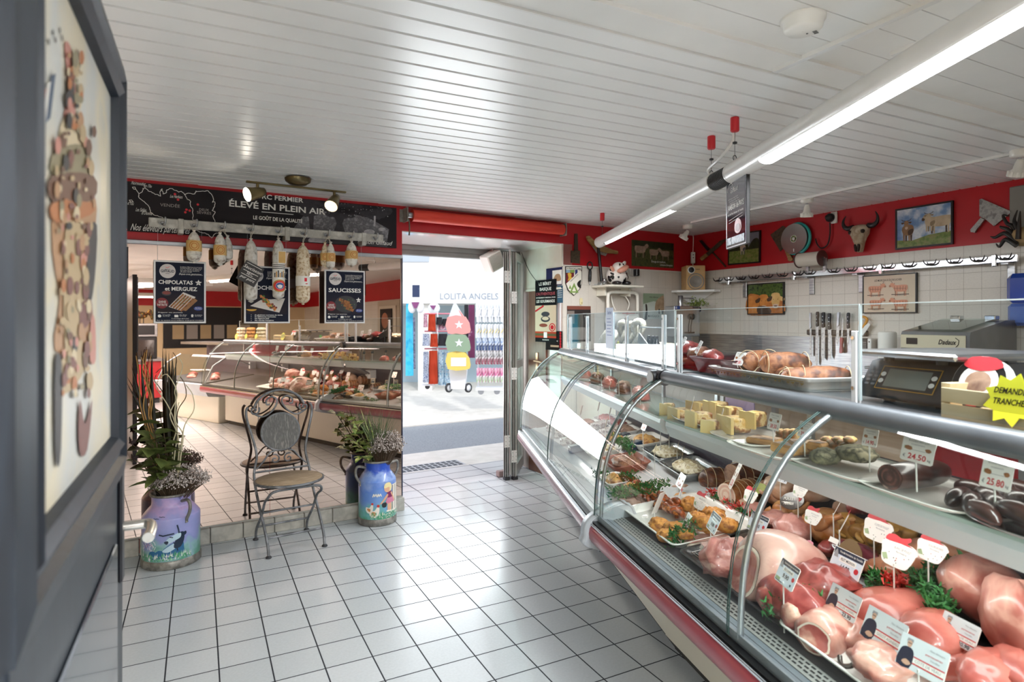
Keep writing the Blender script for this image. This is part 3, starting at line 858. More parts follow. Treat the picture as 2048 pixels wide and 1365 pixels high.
# -- dry sausages
M_mould = nmat('mould_white', ['#e9e4da', '#d6cfc4', '#8f7868'], 45, rough=.8, bump=.4, lo=.42, hi=.72)
M_mould2 = nmat('mould_tan', ['#e6d8c0', '#d3bc99', '#94704f'], 60, rough=.8, bump=.5, lo=.42, hi=.7)
M_mould3 = nmat('mould_grey', ['#dedad3', '#c8c1b7', '#7d6c60'], 45, rough=.8, bump=.4, lo=.42, hi=.72)
M_string = mat('string', '#e9e2d2', .8)
M_kraft=nmat('kraft_label',['#e0b977','#d3a660'],9,rough=.6);M_ring=mat('label_ring','#c3762f',.6);M_paperw=mat('paper_white','#f1eee6',.6)
M_navy = nmat('label_navy', ['#10152a', '#141a2f'], 5, rough=.5, spec=.2)
def sausage(px, ptop, pbot, wpx, label, m, loopx, off=-.165, band=None, tilt=0.0, fat=1.0, group=None):
 p0, p1 = BF.px(px, ptop, off), BF.px(px, pbot, off)
 wd = wpx / F * (C(1, 0).dot(Vector((0, 0, 0))) + (BF.pt(p0.x, off) - Vector((0, 0, 0))).dot(FV))
 h = p0.z - p1.z; r = wd / 2
 t=thing('dry_sausage',label,'sausage',BF.pt(p0.x,off,p0.z),BF.ang+R(random.uniform(-12,12)),group)
 pr=[(.004,0),(.012,-.006),(.007,-.014),(r*.45,-.028),(r*.78,-.055),(r*.95,-.10),(r,-.16),(r*fat,-h*.6),(r*fat*.98,-h+r*1.2),(r*.82,-h+r*.62),(r*.5,-h+r*.3),(.008,-h+.012),(.010,-h+.004),(.004,-h)]
 pr = [q for i, q in enumerate(pr) if i < 4 or q[1] > -h + r * 1.25 and i < 8 or i >= 8]
 pr = sorted(pr, key=lambda q: -q[1])
 b = MB(); ps = smooth_pts([(a, 0, z) for a, z in pr], 3)
 b.lathe([(max(.002, p.x), p.z) for p in ps], 18)
 sd = random.random() * 9
 b.v=[(x*(1+.07*noise.noise(Vector((x*14,y*14,z*16+sd))))+tilt*z,y*(1+.07*noise.noise(Vector((x*14+5,y*14,z*16+sd)))),z)for x,y,z in b.v]
 b.build('casing', m, t)
 hx, hz_ = hookx[loopx] - p0.x, RZ0 - .018 - p0.z
 b = MB()
 for s_ in (-1, 1):
  b.tube(smooth_pts([(0,0,-.008),(.004*s_+hx*.4,.02,hz_*.45),(hx+.012+.005*s_,ROFF-off-.036,hz_)],3),.0017,5)
 b.build('hanging_string', M_string, t)
 if band:
  kind, za, zb = band
  za, zb = -h * za, -h * zb
  rr = r * fat + .002
  def cyl_patch(x0, x1, z0, z1, rad, mi, n=12):
   vs = [];
   for i in range(n + 1):
    a = -pi / 2 + x0 + (x1 - x0) * i / n
    vs += [(rad * cos(a), rad * sin(a), z0), (rad * cos(a), rad * sin(a), z1)]
   bb.add(vs, [(2 * i, 2 * i + 2, 2 * i + 3, 2 * i + 1) for i in range(n)], mi, True)
  bb = MB()
  if kind == 'kraft':
   cyl_patch(-pi, pi, zb, za, rr, 0, 22)
   for k in (0, 1):
    z0_ = (za + zb) / 2
    vs = []
    for i in range(21):
     a = 2 * pi * i / 20
     for q in ((.78 - .3 * k), (.66 - .3 * k)):
      an=-pi/2+.85*q*cos(a);vs.append(((rr+.001)*cos(an),(rr+.001)*sin(an),z0_+(za-zb)*.55*q*sin(a)))
    bb.add(vs, [(2 * i, 2 * i + 1, 2 * i + 3, 2 * i + 2) for i in range(20)], 1, False)
   bb.build('paper_band', [M_kraft, M_ring], t)
  elif kind == 'white':
   cyl_patch(-pi,pi,zb,za,rr,0,22);cyl_patch(.15,.5,zb+.03,zb+.055,rr+.001,1,3);cyl_patch(.3,.6,zb+.012,zb+.018,rr+.001,1,3)
   bb.build('paper_band', [M_paperw, M_reddot], t)
  elif kind == 'crest':
   cyl_patch(-1.5, 1.5, zb, za, rr, 0, 16)
   def ring(q0, q1, mi, dz=0.0, rad=0):
    vs = []
    for i in range(25):
     a = 2 * pi * i / 24
     for q in (q0, q1):
      an=-pi/2+1.25*q*cos(a);vs.append(((rr+.001+rad)*cos(an),(rr+.001+rad)*sin(an),zb+.035+dz+.042*q*sin(a)))
    bb.add(vs, [(2 * i, 2 * i + 1, 2 * i + 3, 2 * i + 2) for i in range(24)], mi, False)
   ring(1, .82, 1); ring(.82, .55, 2); ring(.5, .02, 3, 0, .0004); ring(.3, .02, 0, -.004, .0008)
   for k in range(3):cyl_patch(-1.4,1.4,za-.012-k*.012,za-.007-k*.012,rr+.0006,4,10)
   for k in range(7):cyl_patch(-.9+k*.28,-.72+k*.28,(za+zb)/2+.0,(za+zb)/2+.03+.008*(k%3),rr+.0006,(4,1)[k%2],2)
   bb.build('paper_band',[M_paperw,mat('crest_ochre','#c8923c',.6),M_reddot,mat('crest_blue','#2a4f9a',.6),M_black],t)
  elif kind == 'slate':
   T = trans(-.005, -rr - .008, (za + zb) / 2) @ rotm('Y', R(28)) @ rotm('X', R(6))
   bb.box(-.062, .062, -.0015, .0015, -.068, .068, 0, T)
   bb.build('slate_tag', M_black, t)
   b2=MB();b2.text('Saucisson',0,.022,.021,-.0025,sh=.25,T=T);b2.text('SEC',0,-.012,.018,-.0025,T=T);b2.text('pur porc',0,-.045,.018,-.0025,sh=.25,T=T)
   for zz in (.055, .005, -.022): b2.rect(-.05, .05, zz, zz + .003, -.0025, 0, T)
   b2.build('lettering',M_ink,[c for c in COL.objects if c.parent==t and c.name.startswith('slate')][0])
 return t
sausage(388,459,527,27,'short fat white sausage with kraft band, leftmost on the rail',M_mould,1,band=('kraft',.34,.66))
sausage(455,470,524,20,'short sausage half hidden behind its twin, second hook in use from the left',M_mould3,2,off=-.135)
sausage(440,464,532,23,'short white sausage with kraft band in the overlapping pair left of the long sausages',M_mould,2,band=('kraft',.40,.70))
sausage(502,476,606,24,'long white sausage with a black slate tag, leftmost of the long ones',M_mould3,3,band=('slate',.42,.70),fat=1.02)
sausage(557,475,602,23,'long sausage with crest-printed paper and a small kraft card',M_mould3,4,band=('crest',.42,.85))
sausage(606,486,610,26,'long speckled tan sausage with a white paper band, in the middle of the rail',M_mould2,5,band=('white',.54,.70),fat=1.04)
sausage(650,484,535,17,'left sausage of the small pair sharing one hook',M_mould2,6,band=('kraft',.45,.75))
sausage(661,483,540,18,'right sausage of the small pair sharing one hook',M_mould,6,off=-.19,band=('kraft',.42,.72))
sausage(703,481,535,24,'short fat white sausage with kraft band, rightmost on the rail',M_mould,7,band=('kraft',.40,.70))
q = BF.px(564, 515, -.212)
t=thing('price_card','small kraft card in a pale frame hanging on the crest-printed sausage','card',BF.pt(q.x,-.212,q.z),BF.ang)
MB().box(-.026,.026,-.003,.003,-.042,.042,0,b=.001).build('card',M_paperw,t);b=MB();b.rect(-.022,.022,-.038,.038,-.0035);b.build('card_face',M_kraft,t)
MB().tube([(0,0,.042),(-.01,.03,.06),(-.02,.06,.09)],.001,4).build('hanging_string',M_string,t)
# -- three framed posters in front of the mirror
M_pframe=mat('poster_frame','#dcdad8',.35,metal=.2);M_plate=mat('plate_white','#d9d2cb',.5);M_board=nmat('wood_board',['#a97a4c','#8c5f38'],6,rough=.6)
M_char2=nmat('grilled_sausage',['#7e4a22','#a5692f','#4a2612'],30,rough=.45);M_kebab=nmat('kebab_meat',['#c8612a','#e08a3c','#7a2f1a'],26,rough=.45)
M_disc=mat('logo_disc','#d5cecb',.5);M_darkred=mat('roundel_red','#7e1a22',.5);M_sauce=mat('sauce_red','#7c2a1c',.4);M_green=nmat('herb_green',['#3f7a2e','#2d5c22','#5a9440'],20,rough=.6)
M_smoke = nmat('poster_smoke', ['#101222', '#1b1b2c', '#2d2428'], 4, rough=.5, spec=.2)
def poster(x0, y0, x1, y1, label, lines, dish, off):
 a, c = BF.px(x0, y0, off), BF.px(x1, y1, off)
 w_, h_ = (c.x - a.x), (a.z - c.z)
 t = thing('poster', label, 'poster', BF.pt((a.x + c.x) / 2, off, (a.z + c.z) / 2), BF.ang)
 MB().box(-w_ / 2, w_ / 2, 0, .010, -h_ / 2, h_ / 2, b=.002).build('poster_frame', M_pframe, t)
 W, H = w_ - .022, h_ - .022
 def X(u): return (u - .5) * W
 def Z(v): return (.5 - v) * H
 b = MB(); b.rect(X(0), X(1), Z(1), Z(0), -.0008); b.rect(X(.02), X(.98), Z(.86), Z(.42), -.0011, 1)
 sheet = b.build('poster_sheet', [M_navy, M_smoke], t)
 b=MB();b.disc(X(.24),Z(.15),.165*W,-.0015,0,32);b.textw('GIFFAUD',X(.10),X(.38),Z(.172),.058*W,y=-.002,mi=1,bold=True);b.textw('MAISON',X(.19),X(.29),Z(.128),.022*W,y=-.002,mi=1)
 stroke(b,[(X(.20),Z(.085)),(X(.235),Z(.095)),(X(.28),Z(.075))],.010*W,-.002,2);stroke(b,[(X(.2),Z(.19)),(X(.28),Z(.19))],.008*W,-.002,1)
 b.build('logo_disc', [M_disc, M_navy, M_reddot], t)
 b = MB()
 for k,ln in enumerate(('La maison Giffaud est une entreprise','familiale fondée en Vendée, connue','pour ses viandes de qualité et','ses charcuteries fermières','de père en fils')):
  b.textw(ln, X(.50), X((.96, .96, .93, .9, .74)[k]), Z(.075 + k * .022), .020 * W, y=-.0015)
 b.textw('Depuis trois générations...', X(.47), X(.97), Z(.205), .042 * W, y=-.0015, sh=.3)
 for st, u0, u1, v, hh in lines: b.textw(st, X(u0), X(u1), Z(v), hh * W, y=-.0018, bold=True)
 if dish != 'kebab':
  b.textw('Préparer vos saucisses', X(.05), X(.55), Z(.855), .026 * W, y=-.0018)
  for k, (u, v) in enumerate(((.14, 'À la poêle'), (.48, 'Au four'), (.80, 'Au barbecue'))):
   b.textw(v,X(u),X(u+.16),Z(.895),.022*W,y=-.0018);b.textw('10 à 15 min',X(u),X(u+.14),Z(.915),.020*W,y=-.0018)
  b.disc(X(.08),Z(.905),.035*W,-.0018);b.rect(X(.38),X(.46),Z(.925),Z(.885),-.0018);b.disc(X(.75),Z(.895),.026*W,-.0018);b.rect(X(.73),X(.77),Z(.925),Z(.90),-.0018)
  b.textw('À consommer cuit à coeur', X(.32), X(.68), Z(.955), .024 * W, y=-.0018)
  b.textw('Pour des saucisses encore meilleures, ne pas percer à la cuisson',X(.02),X(.98),Z(.985),.022*W,y=-.0018,sh=.2)
  b.disc(X(.875),Z(.775),.095*W,-.0018,1,24,.035*H);b.textw('Sel marin',X(.81),X(.94),Z(.772),.026*W,y=-.0022,sh=.2);b.textw('de Noirmoutier',X(.80),X(.95),Z(.79),.018*W,y=-.0022,sh=.2)
  star=[(X(dish_star[0])+.075*W*(1 if i%2==0 else.45)*sin(i*pi/5),Z(dish_star[1])+.075*W*(1 if i%2==0 else.45)*cos(i*pi/5))for i in range(10)]
  b.poly(star,-.0018,0);b.textw('PORC',X(dish_star[0]-.045),X(dish_star[0]+.045),Z(dish_star[1]+.012),.022*W,y=-.0022,mi=2,bold=True)
 else:
  for k,ln in enumerate(('de généreux morceaux de viande','de délicieuses marinades','des légumes frais','des viandes françaises')):
   b.textw('+',X(.11),X(.135),Z(.885+k*.033),.024*W,y=-.0018,bold=True);b.textw(ln,X(.20),X((.86,.70,.54,.65)[k]),Z(.885+k*.033),.028*W,y=-.0018,bold=True)
 b.build('lettering', [M_ink, mat('badge_blue', '#1f3f8f', .5), M_navy], t)
 b = MB()
 rnd = random.Random(3)
 if dish == 'chipo':
  b.disc(X(.22),Z(.52),.10*W,-.0016,1,20,.045*H);b.disc(X(.22),Z(.515),.085*W,-.0018,2,20,.03*H)
  b.poly([(X(u), Z(v)) for u, v in ((.50, .80), (.80, .60), (.86, .64), (.62, .82))], -.0016, 3)
  b.poly([(X(u), Z(v)) for u, v in ((.26, .75), (.56, .50), (.82, .58), (.52, .82))], -.0019, 0)
  for k in range(5):
   u = .31 + k * .052; v = .745 + k * .018
   q = [(u, v), (u + .25, v - .205)]
   stroke(b, [(X(q[0][0]), Z(q[0][1])), (X(q[1][0]), Z(q[1][1]))], .042 * W, -.0022, 4)
  for k in range(26):
   u, v = .38 + rnd.uniform(0, .3), .66 + rnd.uniform(-.05, .05); v -= (u - .5) * .1
   b.disc(X(u), Z(v), .009 * W, -.0026, 5, 5)
 elif dish == 'kebab':
  b.poly([(X(u), Z(v)) for u, v in ((.10, .71), (.34, .60), (.92, .56), (.78, .83))], -.0016, 0)
  for k in range(70):
   tt=rnd.random();u,v=.36+tt*.32+rnd.uniform(-.05,.05),.53+tt*.24+rnd.uniform(-.035,.035)
   b.disc(X(u), Z(v), rnd.uniform(.02, .034) * W, -.0019 - k * .00001, (4, 4, 2, 5, 6)[k % 5], 7)
  b.poly([(X(.05+.12*cos(a)+.08),Z(.77+.035*sin(a)))for a in[pi*i/8 for i in range(9)]],-.002,6)
 else:
  b.disc(X(.52), Z(.65), .30 * W, -.0014, 1, 26, .17 * H)
  for k in range(4):
   u0, v0 = .34 + k * .07, .62 + k * .045 if k < 3 else .66
   stroke(b,[(X(.36+k*.06),Z(.56+k*.055)),(X(.60+k*.035),Z(.62+k*.05))],.072*W,-.0018,4)
  for k in range(20):b.disc(X(.3+rnd.random()*.45),Z(.54+rnd.random()*.24),.011*W,-.0022,5,5)
 if dish != 'kebab':
  b.disc(X(.13), Z(.69), .125 * W, -.0024, 7, 28)
  b.textw('SANS',X(.06),X(.21),Z(.685),.05*W,y=-.003,mi=0,bold=True);b.textw('NITRITE',X(.035),X(.235),Z(.735),.048*W,y=-.003,mi=0,bold=True)
 b.build('dish_photo',[M_plate,M_dark,M_sauce,M_board,M_char2 if dish!='kebab' else M_kebab,M_green,mat('pepper_yellow','#d9a63a',.5),M_darkred],t)
 for sx in (-.42, .42):
  MB().cyl((sx*w_,.008,h_/2-.004),(sx*w_,.02,RZ0-RH-BF.px(x0,(y0+y1)/2,off).z+.0),.0007,n=5).build('hanging_wire',mat('clear_wire','#cfd3d6',.3),t)
 return t
dish_star = (.88, .335)
poster(307,520,412,647,'framed CHIPOLATAS et MERGUEZ poster hanging before the mirror',[('CHIPOLATAS',.055,.76,.365,.085),('et MERGUEZ',.185,.85,.475,.085)],'chipo',-.085)
poster(488,531,580,647,'framed skewer poster partly hidden behind two long sausages',[('BROCHETTES',.06,.95,.405,.095)],'kebab',-.07)
dish_star = (.86, .565)
poster(649,539,730,647,'framed SAUCISSES poster hanging before the mirror nearest the doorway',[('SAUCISSES',.06,.93,.41,.10)],'sauc',-.085)
# -- spot bar on the ceiling
M_brass = nmat('aged_brass', ['#8a7a55', '#6e6145'], 6, rough=.3, metal=.9)
pl = onz(596, 358, CEIL - .01)
def spotbar(P, ang, heads, label, half=.30, lit=()):
 t = thing('spot_bar', label, 'lamp', P, ang)
 b=MB();b.lathe([(.001,-.042),(.05,-.036),(.075,-.018),(.08,0)],22);b.build('ceiling_rose',M_brass,t)
 MB().box(-half, half, -.011, .011, -.058, -.046, b=.003).build('bar', M_brass, t)
 for k, (x, ax, az) in enumerate(heads):
  d = Vector((cos(az) * cos(ax), sin(az) * cos(ax), sin(ax)))
  p0 = Vector((x, 0, -.112)); hd = thing if False else None
  b = MB(); b.cyl((x, 0, -.058), (x, 0, -.105), .009, n=10)
  rot = d.to_track_quat('Z', 'Y').to_matrix().to_4x4()
  T = Matrix.Translation(p0) @ rot
  b.lathe([(.012,-.05),(.024,-.044),(.032,-.01),(.038,.035),(.044,.065),(.041,.07)],18,0,T,cap=False)
  b.lathe([(.001, -.05), (.012, -.05)], 12, 0, T)
  h = b.build('spot_head', M_brass, t)
  c = MB(); c.lathe([(.001, .058), (.036, .064), (.042, .069)], 18, 0, T)
  c.build('bulb',mat('bulb_lit','#fff6e6',.4,emit=14)if k in lit else mat('bulb_dim','#e5d2b4',.3,emit=1.2),h)
  if k in lit or True:
   sp=light('SPOT','spot_light',p0+d*.075,14 if k in lit else 9,(1,.87,.68),.02,parent=t,spot=R(80),blend=.6)
   sp.rotation_euler = (-d).to_track_quat('Z', 'Y').to_euler()
 return t
spotbar(pl,BF.ang,[(-.235,R(-18),R(-160)),(.225,R(-42),R(-128))],'brass ceiling bar with two spot heads, the left one glaring',lit=(0,))
# == chair, milk cans, open door
M_iron = nmat('zinc_iron', ['#7d7f82', '#66686b', '#94969a'], 12, rough=.5, metal=.5)
M_seatw=nmat('weathered_wood',['#b39d80','#9c866c','#c6b094'],7,rough=.65,stretch=(1.2,14,14),bump=.25)
M_backw=nmat('grey_wood',['#6d6c69','#5a5957','#84827d'],7,rough=.65,stretch=(14,14,1.2),bump=.3)
cc = C(-1.468, 4.023)
ch=thing('bistro_chair','folding iron bistro chair with round wooden back and wooden seat, before the mirror','chair',cc,fr_dir(.82,.572))
SH = .425
b=MB();b.lathe([(.001,SH-.012),(.19,SH-.012),(.203,SH-.004),(.203,SH+.006),(.196,SH+.012),(.001,SH+.013)],36,0)
b.v = [(x * 1.04, y * .96, z) for x, y, z in b.v]; b.build('seat', M_seatw, ch)
b=MB();b.tube([(.213*cos(2*pi*i/36),.197*sin(2*pi*i/36),SH)for i in range(36)],.009,8,closed=True);b.build('seat_ring',M_iron,ch)
def yb(z): return .175 + (z - .42) * .16            # lean of the back
for s_ in (-1, 1):
 # back post carried down to the front foot
 pts=[(s_*.205,yb(.885),.885),(s_*.218,yb(.86),.86),(s_*.214,yb(.80),.80),(s_*.188,yb(.70),.70),(s_*.165,yb(.60),.60),(s_*.163,yb(.54),.54),(s_*.182,yb(.44),.44),(s_*.182,.10,.33),(s_*.178,-.04,.20),(s_*.175,-.155,.085),(s_*.174,-.185,.01)]
 MB().tube(smooth_pts(pts, 4), .0085, 8).build('leg', M_iron, ch)
 pts=[(s_*.10,-.165,SH-.02),(s_*.15,-.168,SH-.03),(s_*.168,-.13,SH-.07),(s_*.166,-.05,.31),(s_*.166,.04,.20),(s_*.168,.165,.085),(s_*.168,.194,.01)]
 MB().tube(smooth_pts(pts, 4), .0085, 8).build('leg', M_iron, ch)
 for y in (-.185, .194):
  MB().lathe([(.001,0),(.017,0),(.019,.006),(.014,.012),(.006,.016)],12,0,trans(s_*(.174 if y<0 else.168),y,0)).build('foot',M_dark,ch)
 # scrolls of the crest and of the lower back
 sp=[(s_*(.165+.034*(1-k/22)*cos(k*.42+2.6)),yb(.86),.862+.034*(1-k/22)*sin(k*.42+2.6))for k in range(22)]
 MB().tube(sp, .006, 6).build('scroll', M_iron, ch)
 sp2=smooth_pts([(s_*.16,yb(.83),.832),(s_*.11,yb(.81),.815),(s_*.055,yb(.845),.845),(s_*.022,yb(.89),.89),(s_*.018,yb(.93),.925),(s_*.05,yb(.945),.945),(s_*.085,yb(.925),.925),(s_*.085,yb(.895),.895),(s_*.065,yb(.89),.895)],4)
 MB().tube(sp2, .006, 6).build('scroll', M_iron, ch)
 lo=smooth_pts([(s_*.165,yb(.48),.475),(s_*.12,yb(.52),.52),(s_*.08,yb(.565),.57),(s_*.045,yb(.575),.58)],4)
 MB().tube(lo, .006, 6).build('scroll', M_iron, ch)
 sp3=[(s_*(.045+.036*(1-k/20)*cos(k*.42+1.2)),yb(.53),.525+.036*(1-k/20)*sin(k*.42+1.2))for k in range(20)]
 MB().tube(sp3, .0055, 6).build('scroll', M_iron, ch)
arch=smooth_pts([(-.165,yb(.875),.885),(-.135,yb(.93),.935),(-.07,yb(.975),.975),(0,yb(.988),.988),(.07,yb(.975),.975),(.135,yb(.93),.935),(.165,yb(.875),.885)],5)
MB().tube(arch, .0085, 8).build('crest_arch', M_iron, ch)
Tb = trans(0, yb(.705), .705) @ rotm('X', -math.atan(.16))
MB().prism([(.122*cos(2*pi*i/36),.122*sin(2*pi*i/36))for i in range(36)],-.007,.007,0,Tb).build('back_disc',M_backw,ch)
b=MB();b.tube([(.126*cos(2*pi*i/36),0,.126*sin(2*pi*i/36))for i in range(36)],.008,8,0,Tb,closed=True);b.build('back_ring',M_iron,ch)
for p,q in(((-.175,yb(.455),.455),(.175,yb(.455),.455)),((-.174,-.13,.105),(.174,-.13,.105)),((-.166,.02,.225),(.166,.02,.225)),((-.168,.15,.10),(.168,.15,.10)),((-.12,-.166,SH-.022),(.12,-.166,SH-.022))):
 MB().cyl(p, q, .007, n=8).build('crossbar', M_iron, ch)
# -- painted milk cans
def zramp(name, stops, rough=.35, ns=9, amt=.09):
 if name in _M: return _M[name]
 m=mat(name,stops[0][1],rough,coat=.25);t=m.node_tree;N=t.nodes;L=t.links;b=N['Principled BSDF']
 tc=N.new('ShaderNodeTexCoord');sp=N.new('ShaderNodeSeparateXYZ');no=N.new('ShaderNodeTexNoise');ad=N.new('ShaderNodeMath');ad.operation='MULTIPLY_ADD'
 no.inputs['Scale'].default_value = ns; no.inputs['Detail'].default_value = 5
 L.new(tc.outputs['Object'], sp.inputs[0]); L.new(tc.outputs['Object'], no.inputs['Vector'])
 mr=N.new('ShaderNodeMath');mr.operation='SUBTRACT';mr.inputs[1].default_value=.5;L.new(no.outputs['Fac'],mr.inputs[0])
 ad.inputs[1].default_value=amt*4;L.new(mr.outputs[0],ad.inputs[0]);L.new(sp.outputs['Z'],ad.inputs[2])
 cr = N.new('ShaderNodeValToRGB'); e = cr.color_ramp.elements
 e[0].position=stops[0][0];e[0].color=(*lin(stops[0][1]),1);e[1].position=stops[-1][0];e[1].color=(*lin(stops[-1][1]),1)
 for p, c in stops[1:-1]: x = e.new(p); x.color = (*lin(c), 1)
 L.new(ad.outputs[0], cr.inputs[0]); L.new(cr.outputs[0], b.inputs['Base Color'])
 return m
M_canmetal = nmat('can_metal', ['#8d8b86', '#77756f', '#a09d96'], 20, rough=.5, metal=.5)
def milk_can(P, rz, r, h, label, body_m):
 t = thing('milk_can', label, 'milk can', P, rz)
 z1, z2, rn = h * .66, h * .83, r * .68
 b=MB();ps=smooth_pts([(r*.985,0,.045),(r,0,.05),(r,0,z1*.6),(r,0,z1),(r*.96,0,z1+(z2-z1)*.3),(r*.80,0,z1+(z2-z1)*.75),(rn,0,z2+.006),(rn,0,h-.012)],4)
 b.lathe([(p.x, p.z) for p in ps], 40, 0); b.build('can_body', body_m, t)
 b=MB();b.lathe([(.001,.004),(r*1.0,.0),(r*1.035,.004),(r*1.035,.044),(r*1.0,.05)],40);b.build('base_ring',M_canmetal,t)
 b=MB();b.lathe([(rn,h-.014),(rn+.010,h-.010),(rn+.012,h),(rn+.004,h+.003),(rn-.006,h),(rn-.008,h-.16),(.001,h-.17)],36);b.build('rim',M_canmetal,t)
 for s_ in (-1, 1):
  MB().tube(smooth_pts([(s_*(rn+.002),0,z2+.03),(s_*(rn+.06),0,z2+.045),(s_*(r+.035),0,z2+.02),(s_*(r+.03),0,z1+.05),(s_*(r*.995),0,z1+.0),(s_*r,0,z1-.02)],5),.0095,9).build('handle',M_canmetal,t)
 return t
def wrapped(b, r):
 """bend flat paint (x, z) shapes around a can, facing -y, cut into narrow strips first"""
 def clip(p, x, keep):
  out = []
  for i in range(len(p)):
   a, c = p[i - 1], p[i]; ia, ic = keep * (a[0] - x) >= 0, keep * (c[0] - x) >= 0
   if ia != ic: t_ = (x - a[0]) / (c[0] - a[0]); out.append((x, a[1], a[2] + (c[2] - a[2]) * t_))
   if ic: out.append(c)
  return out
 o = MB(); d = .011
 for f, mi in zip(b.f, b.m):
  p=[b.v[i]for i in f];x0=math.floor(min(q[0]for q in p)/d);x1=math.ceil(max(q[0]for q in p)/d)
  for k in range(x0, x1):
   c = clip(clip(p, k * d, 1), (k + 1) * d, -1) if x1 - x0 > 1 else p
   if len(c) > 2: o.add(c, [tuple(range(len(c)))], mi)
 b = o
 b.v = [((r - y * 1.0) * sin(x / r), -(r - y) * cos(x / r), z) for x, y, z in b.v]
 return b
def blades(b, n, x0, x1, z0, zr, h0, h1, mi, rnd, y=-.001, lean=.3, wd=.003):
 for _ in range(n):
  x,z=rnd.uniform(x0,x1),z0+rnd.uniform(0,zr);h=rnd.uniform(h0,h1);l=rnd.uniform(-lean,lean)*h
  b.add([(x - wd, y, z), (x + wd, y, z), (x + l, y, z + h)], [(0, 1, 2)], mi() if callable(mi) else mi)
c1r = .158
P1c = C(-2.085, 3.735)
can1=milk_can(P1c,BF.ang+R(-62),c1r,.425,'lavender painted milk can showing a blue bull, at the left end of the mirror',
    zramp('bull_can_paint',[(.05,'#5f9c86'),(.11,'#8cb3b8'),(.17,'#8a93c6'),(.28,'#9a9bd0'),(.35,'#b9a0cd'),(.42,'#8f8fc4')],ns=12))
rnd = random.Random(8)
def turn(o, a):
 o.rotation_euler = (0, 0, a); return o
b = MB(); K = .0016
def PP(pts, mi, y=-.0015): b.poly(sm2(pts, 3), y, mi)
PP([(-.055,.075),(-.05,.105),(-.03,.12),(-.01,.118),(.0,.13),(.03,.15),(.07,.165),(.10,.155),(.105,.12),(.108,.075),(.06,.07),(.0,.07)],0)
PP([(-.09, .085), (-.085, .11), (-.055, .115), (-.04, .09), (-.05, .07), (-.08, .07)], 0, -.0013)
PP([(-.01, .115), (.03, .145), (.07, .160), (.085, .14), (.06, .125), (.02, .105)], 2, -.0018)
PP([(.05, .13), (.06, .175), (.075, .21), (.10, .215), (.108, .19), (.10, .15), (.08, .125)], 1, -.0020)
PP([(.005,.163),(.02,.185),(.045,.20),(.07,.212),(.088,.208),(.085,.185),(.06,.172),(.03,.158),(.012,.153)],2,-.0024)
PP([(.0, .165), (.006, .172), (.02, .172), (.022, .160), (.012, .153)], 1, -.0027)
stroke(b,[(-.025,.212),(-.005,.205),(.02,.209),(.05,.212)],.008,-.0026,1);stroke(b,[(.078,.212),(.074,.235),(.068,.258)],.008,-.0026,1)
PP([(.092, .205), (.115, .215), (.118, .198), (.10, .19)], 1, -.0026)
stroke(b,[(.03,.195),(.045,.19)],.005,-.0030,1);stroke(b,[(.05,.16),(.065,.135),(.07,.11)],.006,-.0028,1)
for k,(x,z)in enumerate(((-.045,.305),(-.012,.315))):stroke(b,[(x-.013,z+.004),(x,z),(x+.005,z+.003),(x+.016,z)],.003,-.0015,1)
blades(b, 170, -.16, .15, .055, .03, .01, .03, lambda: rnd.choice((3, 3, 4, 5)), rnd, -.0032)
for k in range(60):
 x=rnd.uniform(-.15,-.045);z=rnd.uniform(.10,.23)*(1-.2*abs(x+.1)*10);stroke(b,[(x,z),(x+rnd.uniform(-.012,.012),z+rnd.uniform(.008,.022))],.003,-.0012,rnd.choice((5,5,6,2)))
turn(wrapped(b,c1r+.0005).build('bull_painting',[mat('paint_blue','#2a6490',.4),mat('paint_navy','#16283f',.4),mat('paint_pale','#b6d0de',.4),mat('paint_green','#4b9a6a',.4),mat('paint_mint','#9fd0b0',.4),mat('paint_white','#e7e4ea',.4),mat('paint_rose','#c48fa6',.4)],can1),R(46))
c2r = .1345
P2c = C(-.988, 4.475)
can2=milk_can(P2c,BF.ang+R(8),c2r,.452,'blue painted milk can of a girl feeding hens, beside the doorway',
    zramp('girl_can_paint',[(.05,'#4f9a78'),(.12,'#6fb0b4'),(.18,'#6f97cf'),(.26,'#5f87d6'),(.34,'#8fa8dc'),(.40,'#2c54bd'),(.46,'#2549b0')],ns=14,amt=.07))
b = MB(); rnd = random.Random(4)
for k in range(5): b.rect(.042 + k * .013, .047 + k * .013, .10, .245, -.0012, (2, 1)[k % 2 == 0])
b.rect(.04, .11, .09, .25, -.0010, 2)
PP([(.005, .10), (.008, .155), (.03, .158), (.032, .10)], 3, -.0018)                       # legs
PP([(-.008, .145), (.008, .185), (.04, .188), (.062, .15), (.03, .145)], 5, -.0022)        # skirt
PP([(.0, .18), (.005, .212), (.028, .218), (.042, .19), (.036, .178)], 6, -.0024)          # blouse
PP([(.0,.20),(-.028,.165),(-.042,.148),(-.034,.145),(-.012,.168),(.008,.19)],3,-.0026);stroke(b,[(.03,.205),(.048,.175),(.058,.155)],.010,-.0026,3)
b.disc(.004,.232,.022,-.0026,3,16);PP([(-.018,.236),(-.012,.262),(.015,.268),(.034,.248),(.03,.222),(.018,.214),(.016,.24)],4,-.0028)
PP([(-.028, .125), (-.03, .148), (-.004, .150), (-.006, .125)], 1, -.0024)                 # pail
b.disc(.006, .098, .011, -.002, 2, 8, .006); b.disc(.026, .096, .011, -.002, 2, 8, .006)
